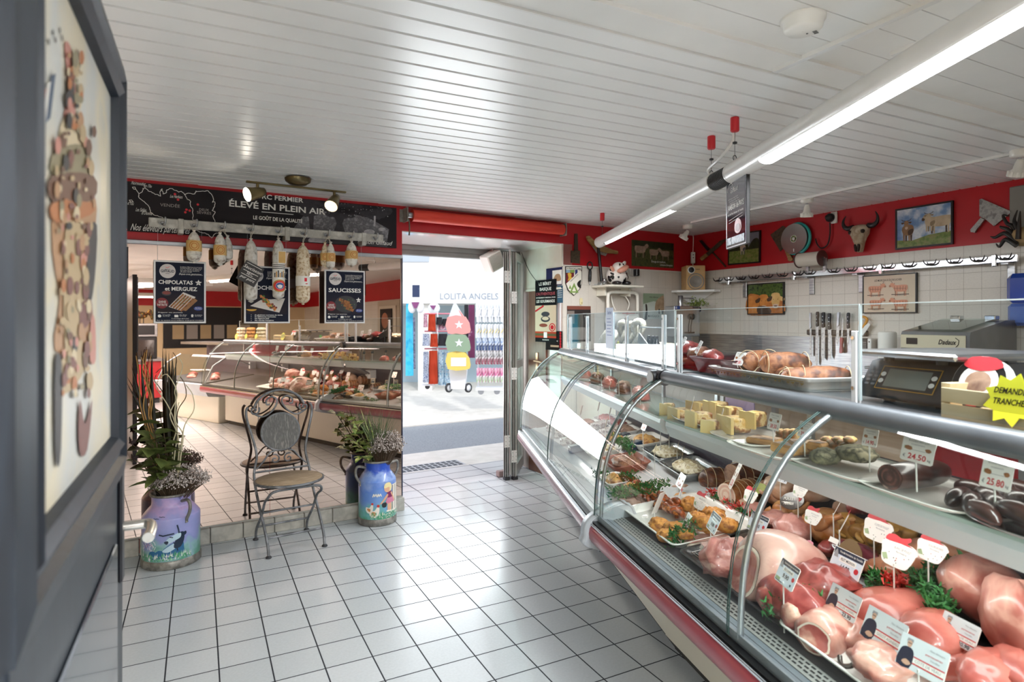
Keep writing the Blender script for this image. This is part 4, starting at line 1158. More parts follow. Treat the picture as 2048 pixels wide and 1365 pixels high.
for x, z, s_ in ((-.075, .075, 1.0), (-.105, .10, .8)):                                     # hens
 PP([(x-.03*s_,z+.01),(x-.026*s_,z+.035*s_),(x,z+.032*s_),(x+.016*s_,z+.055*s_),(x+.028*s_,z+.05*s_),(x+.026*s_,z+.015*s_),(x+.008*s_,z-.008),(x-.015*s_,z-.006)],2,-.0022)
 PP([(x-.018*s_,z+.012),(x-.012*s_,z+.026*s_),(x+.008*s_,z+.02*s_),(x+.002,z)],7,-.0025);b.disc(x+.022*s_,z+.060*s_,.009*s_,-.0025,8,8)
for k in range(4):stroke(b,[(-.085+k*.013,.19+.006*(k%2)),(-.079+k*.013,.205),(-.074+k*.013,.192)],.006,-.0015,2)
b.v = [(x * 1.2 - .012, y, .07 + (z - .07) * 1.2) for x, y, z in b.v]
blades(b, 150, -.13, .12, .052, .04, .008, .02, lambda: rnd.choice((9, 9, 10, 2)), rnd, -.0034)
turn(wrapped(b,c2r+.0005).build('girl_painting',[_M['paint_blue'],mat('paint_black','#2a2b30',.4),mat('paint_cream','#e9e2d6',.4),mat('paint_skin','#dba98a',.4),mat('paint_blond','#ead9a2',.4),mat('paint_pink','#d27f9c',.4),mat('paint_plum','#7d2a58',.4),mat('paint_orange','#c98a52',.4),mat('paint_crest','#c03a34',.4),_M['paint_green'],_M['paint_mint']],can2),R(8))
# -- dried arrangements
M_dry=nmat('dried_statice',['#8b7f76','#a89c94','#6e6158'],60,rough=.9);M_dry2=mat('dried_pale','#cdc3bd',.9);M_stem=mat('dry_stem','#5c4a38',.8)
def statice(P, w_, h_, n, label, seed, lean=(0, 0)):
 rn = random.Random(seed); b = MB()
 for _ in range(n):
  a = rn.uniform(0, 2 * pi); q = math.sqrt(rn.random()); k = rn.uniform(.55, 1.0)
  top=Vector((w_*q*cos(a)+lean[0]*k,w_*.8*q*sin(a)+lean[1]*k,h_*k*(1-.45*q*q)))
  base = Vector((top.x * .18, top.y * .18, -.08))
  b.tube([base, base.lerp(top, .6) + Vector((0, 0, .01)), top], [.0012, .0012, .001], 3, 2)
  for _ in range(4):
   d=Vector((rn.gauss(0,.011),rn.gauss(0,.011),rn.gauss(.004,.009)));s_=rn.uniform(.0035,.0075);p=top+d
   b.add([p+Vector((s_,0,-s_*.5)),p+Vector((-s_*.5,s_*.9,-s_*.5)),p+Vector((-s_*.5,-s_*.9,-s_*.5)),p+Vector((0,0,s_))],[(0,1,3),(1,2,3),(2,0,3),(0,2,1)],0 if rn.random()<.7 else 1)
 o = b.build('dried_flowers', [M_dry, M_dry2, M_stem], None, P)
 return tag(o, label, 'dried flowers')
top1 = Vector((P1c.x, P1c.y, .425)); top2 = Vector((P2c.x, P2c.y, .452))
fx, fy = RV, FV
statice(top1+RV*.03-FV*.03+UV*.0,.155,.16,430,'bushy grey dried flowers in the bull milk can',3,(.05,-.01))
statice(top2+RV*.035-FV*.02,.125,.215,430,'bushy grey dried flowers in the girl milk can beside the doorway',6,(.045,-.015))
M_blade = nmat('dark_leaf_blade', ['#2f2e22', '#3d3a2a', '#24251c'], 8, rough=.45)
b = MB()
def blade(b, p0, p1, wd, bend, mi=0, n=8):
 p0, p1 = Vector(p0), Vector(p1); d = p1 - p0; sd = d.cross(FV).normalized() if True else None
 vs = []
 for i in range(n + 1):
  t_=i/n;c=p0.lerp(p1,t_)+Vector(bend)*(t_*(1-t_)*4);ww=wd*(1-t_**2.2)*(.7+.6*t_*(1-t_)*2)
  vs += [c - sd * ww, c + sd * ww, c + FV * ww * .35]
 fs = []
 for i in range(n):
  fs+=[(3*i,3*i+2,3*i+5,3*i+3),(3*i+2,3*i+1,3*i+4,3*i+5),(3*i+1,3*i,3*i+3,3*i+4)]
 b.add(vs, fs, mi, True)
def pr(px, py, Z): return at(px, py, Z) - top1
for k,(px,py,dz,wd)in enumerate(((262,728,.0,.020),(282,700,.06,.024),(305,705,.05,.022),(345,715,-.02,.022),(352,712,.03,.024),(330,690,.02,.02),(250,760,-.05,.02),(338,700,.05,.02))):
 blade(b,(random.uniform(-.05,.05),random.uniform(-.03,.05),-.1),pr(px,py,3.70+dz),wd,RV*random.uniform(-.03,.03))
tag(b.build('long_leaves',M_blade,None,top1),'tall dark strap leaves standing in the bull milk can','leaves')
M_twig1 = mat('tan_twig', '#b88a4e', .6); M_twig2 = mat('cream_twig', '#d9cfae', .6)
def twig(b, pxs, Z, r, mi):
 pts=[Vector((random.uniform(-.02,.02),random.uniform(-.02,.02),-.1))]+[pr(x,y,Z+random.uniform(-.03,.03))for x,y in pxs]
 b.tube(smooth_pts(pts,5),[r*(1-.5*i/(len(pts)*5))for i in range((len(pts)-1)*5+1)],5,mi)
for m_,nm,lab,sets in((M_twig1,'tan_twigs','tan curly willow twigs fanning up from the bull milk can',(((285,830),(280,790),(277,745),(272,712)),((295,850),(288,800),(300,760),(282,715)),((300,850),(302,790),(285,745),(290,705)),((305,850),(300,800),(290,750),(294,700)),((303,860),(305,800),(295,760),(302,712)))),
                          (M_twig2,'cream_twigs','cream curly willow twigs leaning right in the bull milk can',(((350,905),(355,870),(340,830),(355,790),(335,750),(316,760)),((362,910),(366,870),(350,840),(352,800),(350,780),(365,735),(357,715)),((358,900),(352,850),(352,830),(358,805)),((362,890),(370,850),(388,820),(385,790),(372,770)),((345,900),(352,860),(340,820),(322,790),(312,775),(316,762))))):
 b = MB()
 for s_ in sets: twig(b, s_, 3.66, .0042, 0)
 tag(b.build(nm, m_, None, top1), lab, 'twigs')
M_leaf=nmat('leaf_green',['#66733c','#535f30','#808c4c'],10,rough=.5);M_leafv=nmat('leaf_variegated',['#5f7a3a','#8aa04e','#dcd98c','#4b6a34'],26,rough=.5)
M_leafd = nmat('leaf_brown', ['#6a5a34', '#4b4426'], 14, rough=.6)
def leaf(b, p, d, up, L_, wd, mi):
 d = Vector(d).normalized(); s_ = d.cross(Vector(up)).normalized(); n_ = s_.cross(d)
 vs = []; q = [(0, .05), (.2, .6), (.45, 1), (.7, .72), (.9, .3), (1, 0)]
 for t_, k in q:
  c = Vector(p) + d * (L_ * t_) - n_ * (L_ * .18 * t_ * t_)
  vs += [c - s_ * wd * k + n_ * wd * .25 * k, c, c + s_ * wd * k + n_ * wd * .25 * k]
 fs = []
 for i in range(5):fs+=[(3*i,3*i+1,3*i+4,3*i+3),(3*i+1,3*i+2,3*i+5,3*i+4)]
 b.add(vs, fs, mi, True)
def spray(P, tops, nleaf, L_, wd, mats, label, seed, name='leaf_spray'):
 rn = random.Random(seed); b = MB()
 for tp in tops:
  base = Vector((rn.uniform(-.03, .03), rn.uniform(-.03, .03), -.1)); tp = Vector(tp)
  mid = base.lerp(tp, .55) + UV * .03
  b.tube([base, mid, tp], .003, 5, 1)
  for i in range(nleaf):
   t_=.35+.65*i/(nleaf-1);c=base.lerp(mid,t_/.55)if t_<.55 else mid.lerp(tp,(t_-.55)/.45)
   a = rn.uniform(0, 2 * pi); d = RV * cos(a) + FV * sin(a) * .6 + UV * rn.uniform(-.2, .7)
   leaf(b, c, d, UV + FV * .6, L_ * rn.uniform(.75, 1.15), wd * rn.uniform(.8, 1.1), 0)
 return tag(b.build(name, mats, None, P), label, 'leaves')
spray(top1,[pr(300,845,3.62),pr(325,850,3.62),pr(295,900,3.6),pr(330,890,3.62),pr(310,870,3.60),pr(285,930,3.62),pr(318,910,3.6),pr(300,880,3.6)],9,.13,.036,[M_leaf,M_stem],'olive green leaf sprays in the bull milk can',2)
def pr2(px, py, Z): return at(px, py, Z) - top2
spray(top2,[pr2(690,835,4.4),pr2(712,850,4.4),pr2(700,870,4.38),pr2(715,890,4.36),pr2(722,915,4.36)],9,.085,.024,[M_leafv,M_stem],'yellow-edged variegated leaf sprays in the girl milk can',5)
b = MB(); rnd = random.Random(2)
for _ in range(90):
 x, y = rnd.uniform(708, 800), rnd.uniform(812, 850) + 0
 p1=pr2(x,y,4.45+rnd.uniform(-.1,.1));blade(b,(rnd.uniform(-.04,.05),rnd.uniform(-.04,.04),-.05),p1,.0026,RV*(p1.dot(RV)*-.12),0,5)
for _ in range(5):
 p1=pr2(rnd.uniform(718,735),rnd.uniform(815,850),4.42);blade(b,(0,0,-.05),p1,.008,RV*.01,1,6)
tag(b.build('grass_tuft',[nmat('grass_blade',['#56693f','#71825a','#42522f'],10,rough=.6),M_leafv],None,top2),'fine green grass tuft standing behind the dried flowers in the girl milk can','grass')
for k, (px, py) in enumerate(((262, 884), (266, 918))):
 p = at(px, py, 3.62)
 t=thing('butterfly_pick',('upper','lower')[k]+' dark butterfly on a thin stick, left of the bull milk can','ornament',p,-YAW)
 b = MB()
 for s_ in(-1,1):b.prism(sm2([(0,0),(s_*.012,.016),(s_*.024,.022),(s_*.022,.004),(s_*.016,-.006),(s_*.018,-.018),(s_*.006,-.014)],3),-.0007,.0007,0,rotm('Z',s_*.5)@rotm('Y',.3))
 b.cyl((0, 0, -.015), (0, 0, .016), .003, n=6); b.build('butterfly', mat('moth_dark', '#2b1a18', .7), t)
 q = top1 - p; loc_ = Vector((q.dot(RV), q.dot(FV), q.z))
 MB().tube(smooth_pts([(0,0,-.01),loc_*.5+Vector((0,0,.03)),loc_+Vector((-.02,0,-.02))],5),.0014,5).build('stick',M_stem,t)
# -- open door with the picture panel
DF = Fr(C(-.83, 1.30) - C(-.446, .895) * .83, fr_dir(-.446, .895))
M_door = nmat('slate_blue_door', ['#1c222b', '#232a33', '#181d24'], 5, rough=.4, stretch=(8, 8, .8))
DH = at(246, 161, 1.30).z
def dp(px, py): q = DF.px(px, py, 0); return q.x, q.z
door = struct(MB().box(0, .83, 0, .042, .008, DH, b=.003).build('door_1', M_door, None, DF.o, DF.ang))
xi, zi0 = dp(217, 874); _, zi1 = dp(218, 196); xl = .035
b = MB()
def mould(x0, x1, z0, z1, wd):
 for k, (o, y) in enumerate(((0, -.018), (.012, -.026), (.03, -.014), (wd - .01, -.020))):
  e = wd - o
  pass
 prof=[(0,0),(.004,-.016),(.018,-.024),(.030,-.014),(.040,-.014),(.048,-.024),(wd-.006,-.016),(wd,0)]
 rings = []
 for d,y in prof:rings.append([(x0-d,y,z0-d),(x1+d,y,z0-d),(x1+d,y,z1+d),(x0-d,y,z1+d)])
 vs = [p for r_ in rings for p in r_]; n = len(prof); fs = []
 for i in range(n - 1):
  for j in range(4):fs.append((i*4+j,(i+1)*4+j,(i+1)*4+(j+1)%4,i*4+(j+1)%4))
 b.add(vs, fs)
mould(xl, xi, zi0, zi1, min(.09, .83 - xi - .004))
b.build('door_moulding', M_door, door)
pic=MB();pic.rect(xl,xi,zi0,zi1,-.003).build('picture_panel',nmat('cream_sky',['#dfd3b6','#cfd0cb','#e4d9bd','#b9c3c9'],2.4,rough=.35),door)
b = MB()
def dpoly(pts, mi, y=-.0045):
 b.poly([dp(*q) for q in sm2(pts, 3)], y, mi)
dpoly([(100,380),(150,370),(185,400),(182,470),(170,560),(180,640),(165,720),(100,700),(110,600),(95,500)],0)
dpoly([(120,90),(128,180),(118,240),(140,250),(142,150),(132,90)],1);dpoly([(112,250),(135,225),(158,265),(150,330),(105,335)],2)
dpoly([(100,300),(160,290),(175,345),(95,350)],3,-.005);dpoly([(92,350),(178,350),(176,400),(95,405)],5,-.0055);dpoly([(92,405),(176,405),(170,430),(100,445)],6,-.006)
dpoly([(120,440),(150,435),(162,560),(150,720),(118,700)],4,-.006);dpoly([(165,470),(185,450),(180,560),(168,610)],7,-.006)
dpoly([(98,720),(112,730),(110,900),(102,935),(97,880)],7,-.006);dpoly([(150,800),(160,850),(175,800),(165,900),(150,910),(146,860)],8,-.006)
dpoly([(172,640),(180,640),(182,720),(170,720)],1,-.0062);dpoly([(112,720),(150,700),(160,740),(118,790)],4,-.0058);dpoly([(150,610),(172,600),(172,640),(150,660)],8,-.0065)
rnd = random.Random(31)
for k in range(170):
 py=rnd.uniform(100,790);hw=16 if py<260 else 40 if py<470 else 32;px=rnd.uniform(138-hw,138+hw);r_=rnd.uniform(4,12);dpoly([(px+r_*.6*cos(q),py+r_*(1.6 if k%3 else.7)*sin(q))for q in(0,1.2,2.4,3.8,5)],rnd.randrange(0,9),-.007-k*.000004)
for k, c in enumerate((9, 10, 1)):
 x0=92-k*9;b.poly([dp(x0,150+k*16),dp(x0+9,145+k*15),dp(x0-2,235+k*8),dp(x0-12,245+k*8)],-.005,c)
for k in range(9): x, z = dp(60 + (k * 37) % 60, 40 + (k * 23) % 50); b.disc(x, z, .004, -.0045, 7, 6)
b.build('painted_figure',[mat('fig_tan','#b58a62',.5),mat('fig_rose','#c98a7a',.5),mat('fig_cream','#d8c6a2',.5),mat('fig_olive','#8f8464',.5),mat('fig_ochre','#bca37a',.5),mat('fig_umber','#6e4a34',.5),mat('fig_rust','#b5703c',.5),mat('fig_black','#33302f',.5),mat('fig_brown','#7a4a40',.5),mat('fig_blue','#44566e',.5),mat('fig_white','#e6e2da',.5)],door)
b=MB();x0,z0=dp(60,1365);b.box(.07,.70,-.006,0,.10,zi0-.22,0,None,.003);b.build('lower_panel',nmat('slate_gloss',['#3f464f','#474f59'],3,rough=.12,coat=.5),door)
hx, hz_ = dp(232, 1068)
hx = .770
MB().box(hx-.020,hx+.020,-.008,0,hz_-.11,hz_+.12,b=.004).build('handle_plate',M_dark,door)
b=MB();b.cyl((hx,-.006,hz_),(hx,-.055,hz_),.010,n=12);b.tube(smooth_pts([(hx,-.05,hz_),(hx-.015,-.058,hz_),(hx-.05,-.060,hz_-.002),(hx-.085,-.058,hz_-.004)],4),.0105,12)
b.build('door_handle', mat('satin_chrome', '#d7d2c8', .25, metal=.8), door)
p = DF.pt(-.045, .02)
struct(MB().box(.0, .036, .0, .045, 0, CEIL).build('trim_9', M_door, None, p, DF.ang))
# == tube lamps, spots, sign under the lamp
M_tubeh = nmat('tube_housing', ['#e2e0dc', '#d8d6d2'], 4, rough=.3, coat=.3)
M_strip = mat('tube_glow', '#fdfbff', .5, emit=7)
M_hred = mat('holder_red', '#c9222c', .4); M_wire = mat('steel_wire', '#6d6d70', .4, metal=.8)
TZ = 2.132; TR = .045
def tube_lamp(p0, p1, s0, s1, label, e, sw):
 a,c=(C(*p0),C(*p1))if len(p0)==2 else(Vector(p0),Vector(p1));L_=(c-a).length;ang=math.atan2((c-a).y,(c-a).x)
 t = thing('tube_lamp', label, 'lamp', (a.x, a.y, TZ), ang)
 b = MB(); n = 26; a0, a1 = R(-90 + 34), R(270 - 34)
 rings = []
 for x in(0,L_):rings.append([(x,TR*cos(a0+(a1-a0)*i/n),TR*sin(a0+(a1-a0)*i/n))for i in range(n+1)])
 b.loft(rings, 0, None, True, closed=False, caps=False)
 for x0, x1 in ((0, s0), (s1, L_)):
  b.loft([[(x,TR*cos(R(-124+68*i/8)),TR*sin(R(-124+68*i/8)))for i in range(9)]for x in(x0,x1)],0,None,True,closed=False,caps=False)
 b.build('housing', M_tubeh, t)
 for x in (0, L_):
  b = MB(); b.tube([(x - .006, 0, 0), (x + .006, 0, 0)], TR + .001, 26); b.build('end_cap', M_tubeh, t)
 b = MB(); w_ = sw
 b.loft([[(x,w_*sin(R(-90+180*i/10)),-TR*.62-.018*cos(R(-90+180*i/10)))for i in range(11)]for x in(s0+.01,s1-.01)],0,None,True,closed=False,caps=False)
 b.build('glowing_tube', M_strip, t)
 b=MB();b.box(s0,s1,-TR*.83,TR*.83,-TR*.58,-TR*.54);b.build('reflector',M_whitegloss,t)
 light('AREA','tube_light',((s0+s1)/2,0,-TR-.012),e,(.95,.98,1),(s1-s0-.05,.05),parent=t)
 return t, L_
tl1,LA=tube_lamp((.742,5.16),(.965,2.90),.22,1.74,'far half of the hanging white tube lamp, narrow glowing strip',34,.016)
tl2,LB=tube_lamp((.985,2.72),(1.115,-.35),.32,2.9,'near half of the hanging white tube lamp, broad glowing strip, over the near case',38,.034)
tl3,LC=tube_lamp((1.135,-.55),(1.30,-4.2),.3,3.3,'third hanging tube lamp at the rear, seen in the mirror',85,.034)
tube_lamp((-1.7,-1.6,0),(1.1,-1.6,0),.15,2.65,'added fill tube lamp across the room behind the camera',115,.034)  # made-up lamp, added as soft fill for the whole room
tube_lamp((-1.2,-6.0,0),(1.2,-6.0,0),.15,2.25,'hanging tube lamp nearest the rear wall',55,.034)
b = MB()
for i in range(14):b.lathe([(.032,i*.013),(.042,i*.013+.004),(.042,i*.013+.009),(.032,i*.013+.013)],18,0)
a, c = C(.965, 2.90), C(.985, 2.72); an = math.atan2((c - a).y, (c - a).x)
b.v = [(z, y, x) for x, y, z in b.v]
j=tag(b.build('lamp_joint',M_black,None,(a.x,a.y,TZ),an),'black ribbed sleeve joining the two hanging tube lamps','lamp joint')
def hanger(X, Z, label):
 p = C(X, Z)
 t = thing('lamp_hanger', label, 'hanger', (p.x, p.y, CEIL), 0, 'red wire hangers of the tube lamps')
 b=MB();b.lathe([(.001,0),(.018,0),(.019,-.004),(.019,-.058),(.016,-.062),(.001,-.062)],16);b.build('holder',M_hred,t)
 MB().cyl((0, 0, -.06), (0, 0, -(CEIL - TZ - TR) - .0), .0012, n=5).build('wire', M_wire, t)
 b=MB();b.lathe([(.001,-.118),(.010,-.115),(.010,-.108),(.001,-.105)],10);b.tube([(.010*cos(q),0,-(CEIL-TZ-TR)+.010+.012*sin(q))for q in[2*pi*i/12 for i in range(12)]],.0018,5,closed=True);b.build('hook',M_dark,t)
hanger(.752, 5.08, 'red lamp hanger at the far end of the tube lamp, near the street wall')
hanger(.966, 2.955, 'left red lamp hanger of the pair by the black sleeve')
hanger(.979, 2.68, 'right red lamp hanger of the pair by the black sleeve')
hanger(1.09, .3, 'red lamp hanger at the near end of the tube lamp, above the camera')
pa = C(.975, 2.76); pb_ = C(.966, 2.93)
b=MB();b.tube(smooth_pts([(pa.x+.03,pa.y,CEIL),(pa.x+.035,pa.y,CEIL-.07),(pa.x+.01,pa.y+.05,CEIL-.14),(pb_.x,pb_.y+.03,TZ+TR+.03),(pb_.x,pb_.y+.02,TZ+TR-.004)],6),.007,8)
tag(b.build('lamp_cable',M_whitegloss),'white power cable looping from the ceiling down to the tube lamp','cable')
# small white spots on the ceiling duct
M_wspot = mat('spot_white', '#efece6', .3, coat=.3)
def white_spot(px, py, az, tilt, label):
 p = onz(px, py, CEIL - .02)
 t = thing('ceiling_spot', label, 'lamp', (p.x, p.y, CEIL), 0, 'white spots along the ceiling duct')
 MB().lathe([(.001, -.038), (.038, -.036), (.045, -.028), (.045, 0)], 20).build('base', M_wspot, t)
 d = Vector((cos(az) * sin(tilt), sin(az) * sin(tilt), -cos(tilt)))
 T = trans(0, 0, -.058) @ d.to_track_quat('Z', 'Y').to_matrix().to_4x4()
 MB().cyl((0, 0, -.036), (0, 0, -.06), .008, n=8).build('stem', M_chrome, t)
 b=MB();b.lathe([(.001,-.012),(.014,-.010),(.020,.01),(.024,.04),(.036,.055),(.042,.075),(.040,.08)],20,0,T)
 for i in range(12):
  a_ = 2 * pi * i / 12; b.box(.036, .044, -.004, .004, .052, .080, 0, T @ rotm('Z', a_))
 h = b.build('spot_head', M_wspot, t)
 MB().lathe([(.001,.07),(.034,.072)],16,0,T).build('bulb',mat('bulb_faint','#cfcac0',.2,emit=.6),h)  # bulb face emits a faint glow of its own
white_spot(1375, 455, 2.4, R(32), 'white ceiling spot nearest the corner, tilted toward the room')
white_spot(1614, 402, 1.0, R(6), 'white ceiling spot above the round saw blade, pointing straight down')
white_spot(2040, 308, 1.0, R(20), 'white ceiling spot at the right edge of the picture')
p = onz(1606, 50, CEIL - .02)
t=thing('smoke_detector','round white smoke detector on the ceiling boards','smoke detector',(p.x,p.y,CEIL),R(20))
MB().lathe([(.001,-.040),(.045,-.040),(.053,-.032),(.056,-.012),(.062,-.010),(.062,0)],36).build('housing',mat('detector_white','#e9e7e1',.4),t)
b = MB()
for i in range(4): b.box(.018 + i * .006, .021 + i * .006, -.032, -.020, -.0406, -.0398)
b.cyl((.02, -.005, -.041), (.02, -.005, -.0395), .003, n=8); b.build('vent_slots', M_dark, t)
# framed JAMBON sign hung along the lamp
fr_j = Fr(C(.985, 2.795), fr_dir(.005, -1))
t=thing('hanging_sign','black-framed JAMBON de PAYS sign hanging edge-on under the tube lamp','sign',fr_j.pt(.12,0,1.952),fr_j.ang)
MB().box(-.118, .118, -.004, .012, -.155, .155, b=.002).build('sign_frame', M_black, t)
b = MB()
for q in((-.116,.116,.149,.153),(-.116,.116,-.153,-.149),(-.116,-.112,-.153,.153),(.112,.116,-.153,.153)):b.rect(*q,-.0046)
b.build('frame_line', mat('frame_silver', '#c9ccd2', .3, metal=.5), t)
b=MB();b.rect(-.108,.108,-.145,.145,-.0048);b.build('sign_sheet',nmat('sign_violet',['#1f1d2e','#2d2a3e','#191822'],5,rough=.08,coat=.6),t)
b=MB();b.textw('JAMBON de PAYS',-.095,.095,.015,.024,y=-.0056,bold=True);b.textw('issu de Porc fermier de Vendée',-.095,.09,-.008,.010,y=-.0056)
for k in range(5):b.textw('viande de porc origine France',-.09+.01*k,.03+.012*k,.062-k*.010,.006,y=-.0056)
for k in range(2): stroke(b, [(-.08, -.03 - k * .012), (.08, -.018 - k * .012)], .0015, -.0056)
stroke(b,[(-.06+.035*cos(pi*i/8),.10+.035*sin(pi*i/8))for i in range(9)],.003,-.0056)
b.text('Giffaud', -.02, .09, .022, -.0056, sh=.3); b.build('lettering', M_ink, t)
b=MB();b.poly(sm2([(-.01,-.085),(-.005,-.045),(.03,-.035),(.06,-.05),(.065,-.085),(.03,-.10)],3),-.0056,0);b.poly(sm2([(.0,-.08),(.01,-.06),(.04,-.058),(.055,-.08),(.03,-.092)],3),-.0060,1)
b.rect(-.10,.10,-.14,-.108,-.0056,2);b.build('ham_picture',[mat('ham_rose','#b5636a',.4),mat('ham_dark','#6e2a38',.4),nmat('sign_blue',['#8fa5bd','#c9d5e2','#5c7088'],30,rough=.3)],t)
for x in (-.09, .09):
 MB().cyl((x,.004,.155),(x,.004,2.132-.045-1.952+.004),.0012,n=5).build('hanging_wire',M_wire,t)
# == doorway: roller blind, folding door, speaker box
M_blind = nmat('blind_fabric', ['#d63a24', '#cf3322', '#dc442c'], 5, rough=.55, stretch=(.4, 3, 3))
xa = BF.px(812, 430, -.06).x; xb = BF.px(1128, 460, -.06).x; zb_ = BF.px(950, 443, -.06).z
t=thing('roller_blind','rolled orange red fabric blind across the top of the doorway','blind',BF.pt(0,0,zb_),BF.ang)
MB().cyl((xa + .05, -.06, 0), (xb - .015, -.06, 0), .047, n=26).build('fabric_roll', M_blind, t)
MB().cyl((xa + .015, -.06, 0), (xb + .0, -.06, 0), .022, n=16).build('roller_pin', M_alu, t)
for x in (xa, xb):
 b=MB();b.box(x-.004,x+.004,-.10,0,-.055,.055,b=.002);b.box(x-.03 if x==xa else x-.004,x+.004 if x==xa else x+.03,-.004,0,-.05,.05)
 b.build('bracket', nmat('old_zinc', ['#a39f97', '#8a867e'], 40, rough=.5, metal=.6), t)
MB().tube(smooth_pts([(xa+.018,-.075,-.03),(xa+.022,-.078,-.10),(xa+.02,-.075,-.16)],4),.006,7).build('crank_eye',mat('old_bronze','#6d6455',.5,metal=.6),t)
M_fold=nmat('door_aluminium',['#c3c3c0','#aeaeac','#cfcfcc'],5,rough=.35,metal=.55,stretch=(6,6,.6))
def fold_leaf(t, p0, p1, nm):
 a, c = BF.pt(*p0), BF.pt(*p1); d = c - a; L_ = d.length; ang = math.atan2(d.y, d.x) - BF.ang
 T = trans(p0[0], p0[1], 0) @ rotm('Z', ang)
 H = 2.10
 for x0, x1 in ((0, .052), (L_ - .052, L_)):
  MB().box(x0, x1, -.022, .022, .03, H, 0, T, .003).build(nm, M_fold, t)
 for z0, z1 in ((.03, .13), (1.02, 1.09), (H - .07, H)):
  MB().box(.052, L_ - .052, -.020, .020, z0, z1, 0, T).build('cross_rail', M_fold, t)
 g=MB();g.box(.052,L_-.052,-.003,.003,.13,1.02,0,T);g.box(.052,L_-.052,-.003,.003,1.09,H-.07,0,T);g.build('door_pane',M_glass,t)
 b=MB();b.box(-.004,.0,-.014,-.004,.03,H,0,T);b.box(-.004,.0,.004,.014,.03,H,0,T);b.build('seal',M_black,t)
fd=thing('folding_door','aluminium folding street door, its leaves folded together at the right of the doorway','door',BF.o,BF.ang)
fold_leaf(fd,(2.872,.30),(3.235,.70),'leaf_stile');fold_leaf(fd,(2.945,.275),(3.27,.655),'leaf_stile')
M_hinge = mat('hinge_white', '#d9d7d2', .35, metal=.2)
for k, z in enumerate((.22, .36, 1.68, 1.87, .98)):
 b = MB(); x, y = (2.878, .288) if k % 2 else (2.938, .268)
 b.box(x-.030,x+.002,y-.010,y-.006,z-.055,z+.055,b=.001);b.box(x+.006,x+.032,y-.010,y-.006,z-.055,z+.055,b=.001);b.cyl((x+.004,y-.010,z-.055),(x+.004,y-.010,z+.055),.007,n=10)
 for zz in (-.035, 0, .035):
  for xx in(-.016,.020):b.cyl((x+xx,y-.0115,z+zz),(x+xx,y-.0095,z+zz),.0035,n=6,mi=1)
 b.build('hinge', [M_hinge, M_dark], fd)
MB().cyl((2.91, .285, .05), (2.91, .285, 2.12), .011, n=10).build('shoot_bolt', M_fold, fd)
for x, y in ((2.872, .30), (2.945, .275)):
 MB().box(x - .012, x + .04, y - .012, y + .03, 0, .03, b=.003).build('bottom_guide', M_dark, fd)
tag(MB().box(-.045,.045,-.03,.03,0,.055,b=.006).build('door_stop',nmat('pinkish_block',['#a58f8b','#8c7a77'],12,rough=.6),None,onz(1003,953,0),BF.ang),'small pinkish door stop block on the threshold beside the folded door','door stop')
p = onplane(990, 523, BF.pt(0, .60), BF.y)
t=thing('outdoor_speaker','tilted white louvred speaker box hanging in the top right of the doorway','speaker',p,BF.ang)
T = rotm('Y', R(-28)) @ rotm('X', R(8))
MB().box(-.085,.085,-.03,.12,-.085,.085,0,T,.008).build('housing',mat('speaker_white','#e9e6de',.4),t)
b = MB()
for i in range(12): b.box(-.072, .072, -.034, -.030, -.072 + i * .0125, -.065 + i * .0125, 0, T)
b.build('louvres', mat('louvre_shade', '#cfcac0', .5), t)
MB().tube([(0, .04, .07), (.0, .05, HEADZ - .008 - p.z)], .009, 7).build('bracket', M_fold, t)
# posters on the inner door of the jamb
JF=Fr(BF.pt(D1-.028,WT),BF.ang-R(90)) # looks at the right jamb: x runs from the street toward the room
def jp(px, py): q = onplane(px, py, BF.pt(D1 - .028, 0), BF.x); l = JF.loc(q); return l.x, l.z
def jrect(px0, py0, px1, py1):
 a, c = jp(px0, py0), jp(px1, py1); return a[0], c[0], c[1], a[1]
x0, x1, z0, z1 = jrect(1071, 562, 1113, 686)
t=thing('poster','tall LE BÉRET BASQUE poster on the brown inner door right of the doorway','poster',JF.pt((x0+x1)/2,0,(z0+z1)/2),JF.ang)
w_, h_ = x1 - x0, z1 - z0
def X(u): return (u - .5) * w_
def Z(v): return (.5 - v) * h_
b=MB();b.box(-w_/2,w_/2,-.003,0,-h_/2,h_/2);b.build('poster_sheet',[mat('poster_black','#17181c',.8,spec=.1)],t)
b=MB();b.rect(X(0),X(1),Z(.83),Z(.41),-.0035,0);b.rect(X(0),X(1),Z(.93),Z(.83),-.0035,1);b.rect(X(0),X(1),Z(.90),Z(.86),-.0038,2)
b.disc(X(.5),Z(.55),w_*.2,-.0038,3,16,h_*.04);b.disc(X(.5),Z(.63),w_*.22,-.004,3,16,h_*.05);b.disc(X(.5),Z(.62),w_*.16,-.0042,0,14,h_*.03);b.disc(X(.4),Z(.73),w_*.2,-.0042,4,14,h_*.03)
b.disc(X(.82),Z(.76),w_*.15,-.0044,5,20,h_*.065);b.disc(X(.82),Z(.76),w_*.11,-.0047,0,20,h_*.05);b.disc(X(.82),Z(.76),w_*.08,-.005,5,20,h_*.036)
stroke(b,[(X(.02),Z(.5)),(X(.4),Z(.42))],w_*.05,-.004,5);b.build('food_picture',[mat('print_cream','#d9c7ae',.8,spec=.1),mat('print_orange','#b5432c',.8,spec=.1),mat('print_olive','#5c5a3c',.8,spec=.1),mat('print_charcoal','#46464c',.8,spec=.1),mat('print_meat','#8a4a3c',.8,spec=.1),mat('print_red','#c72a34',.8,spec=.1)],t)
b = MB()
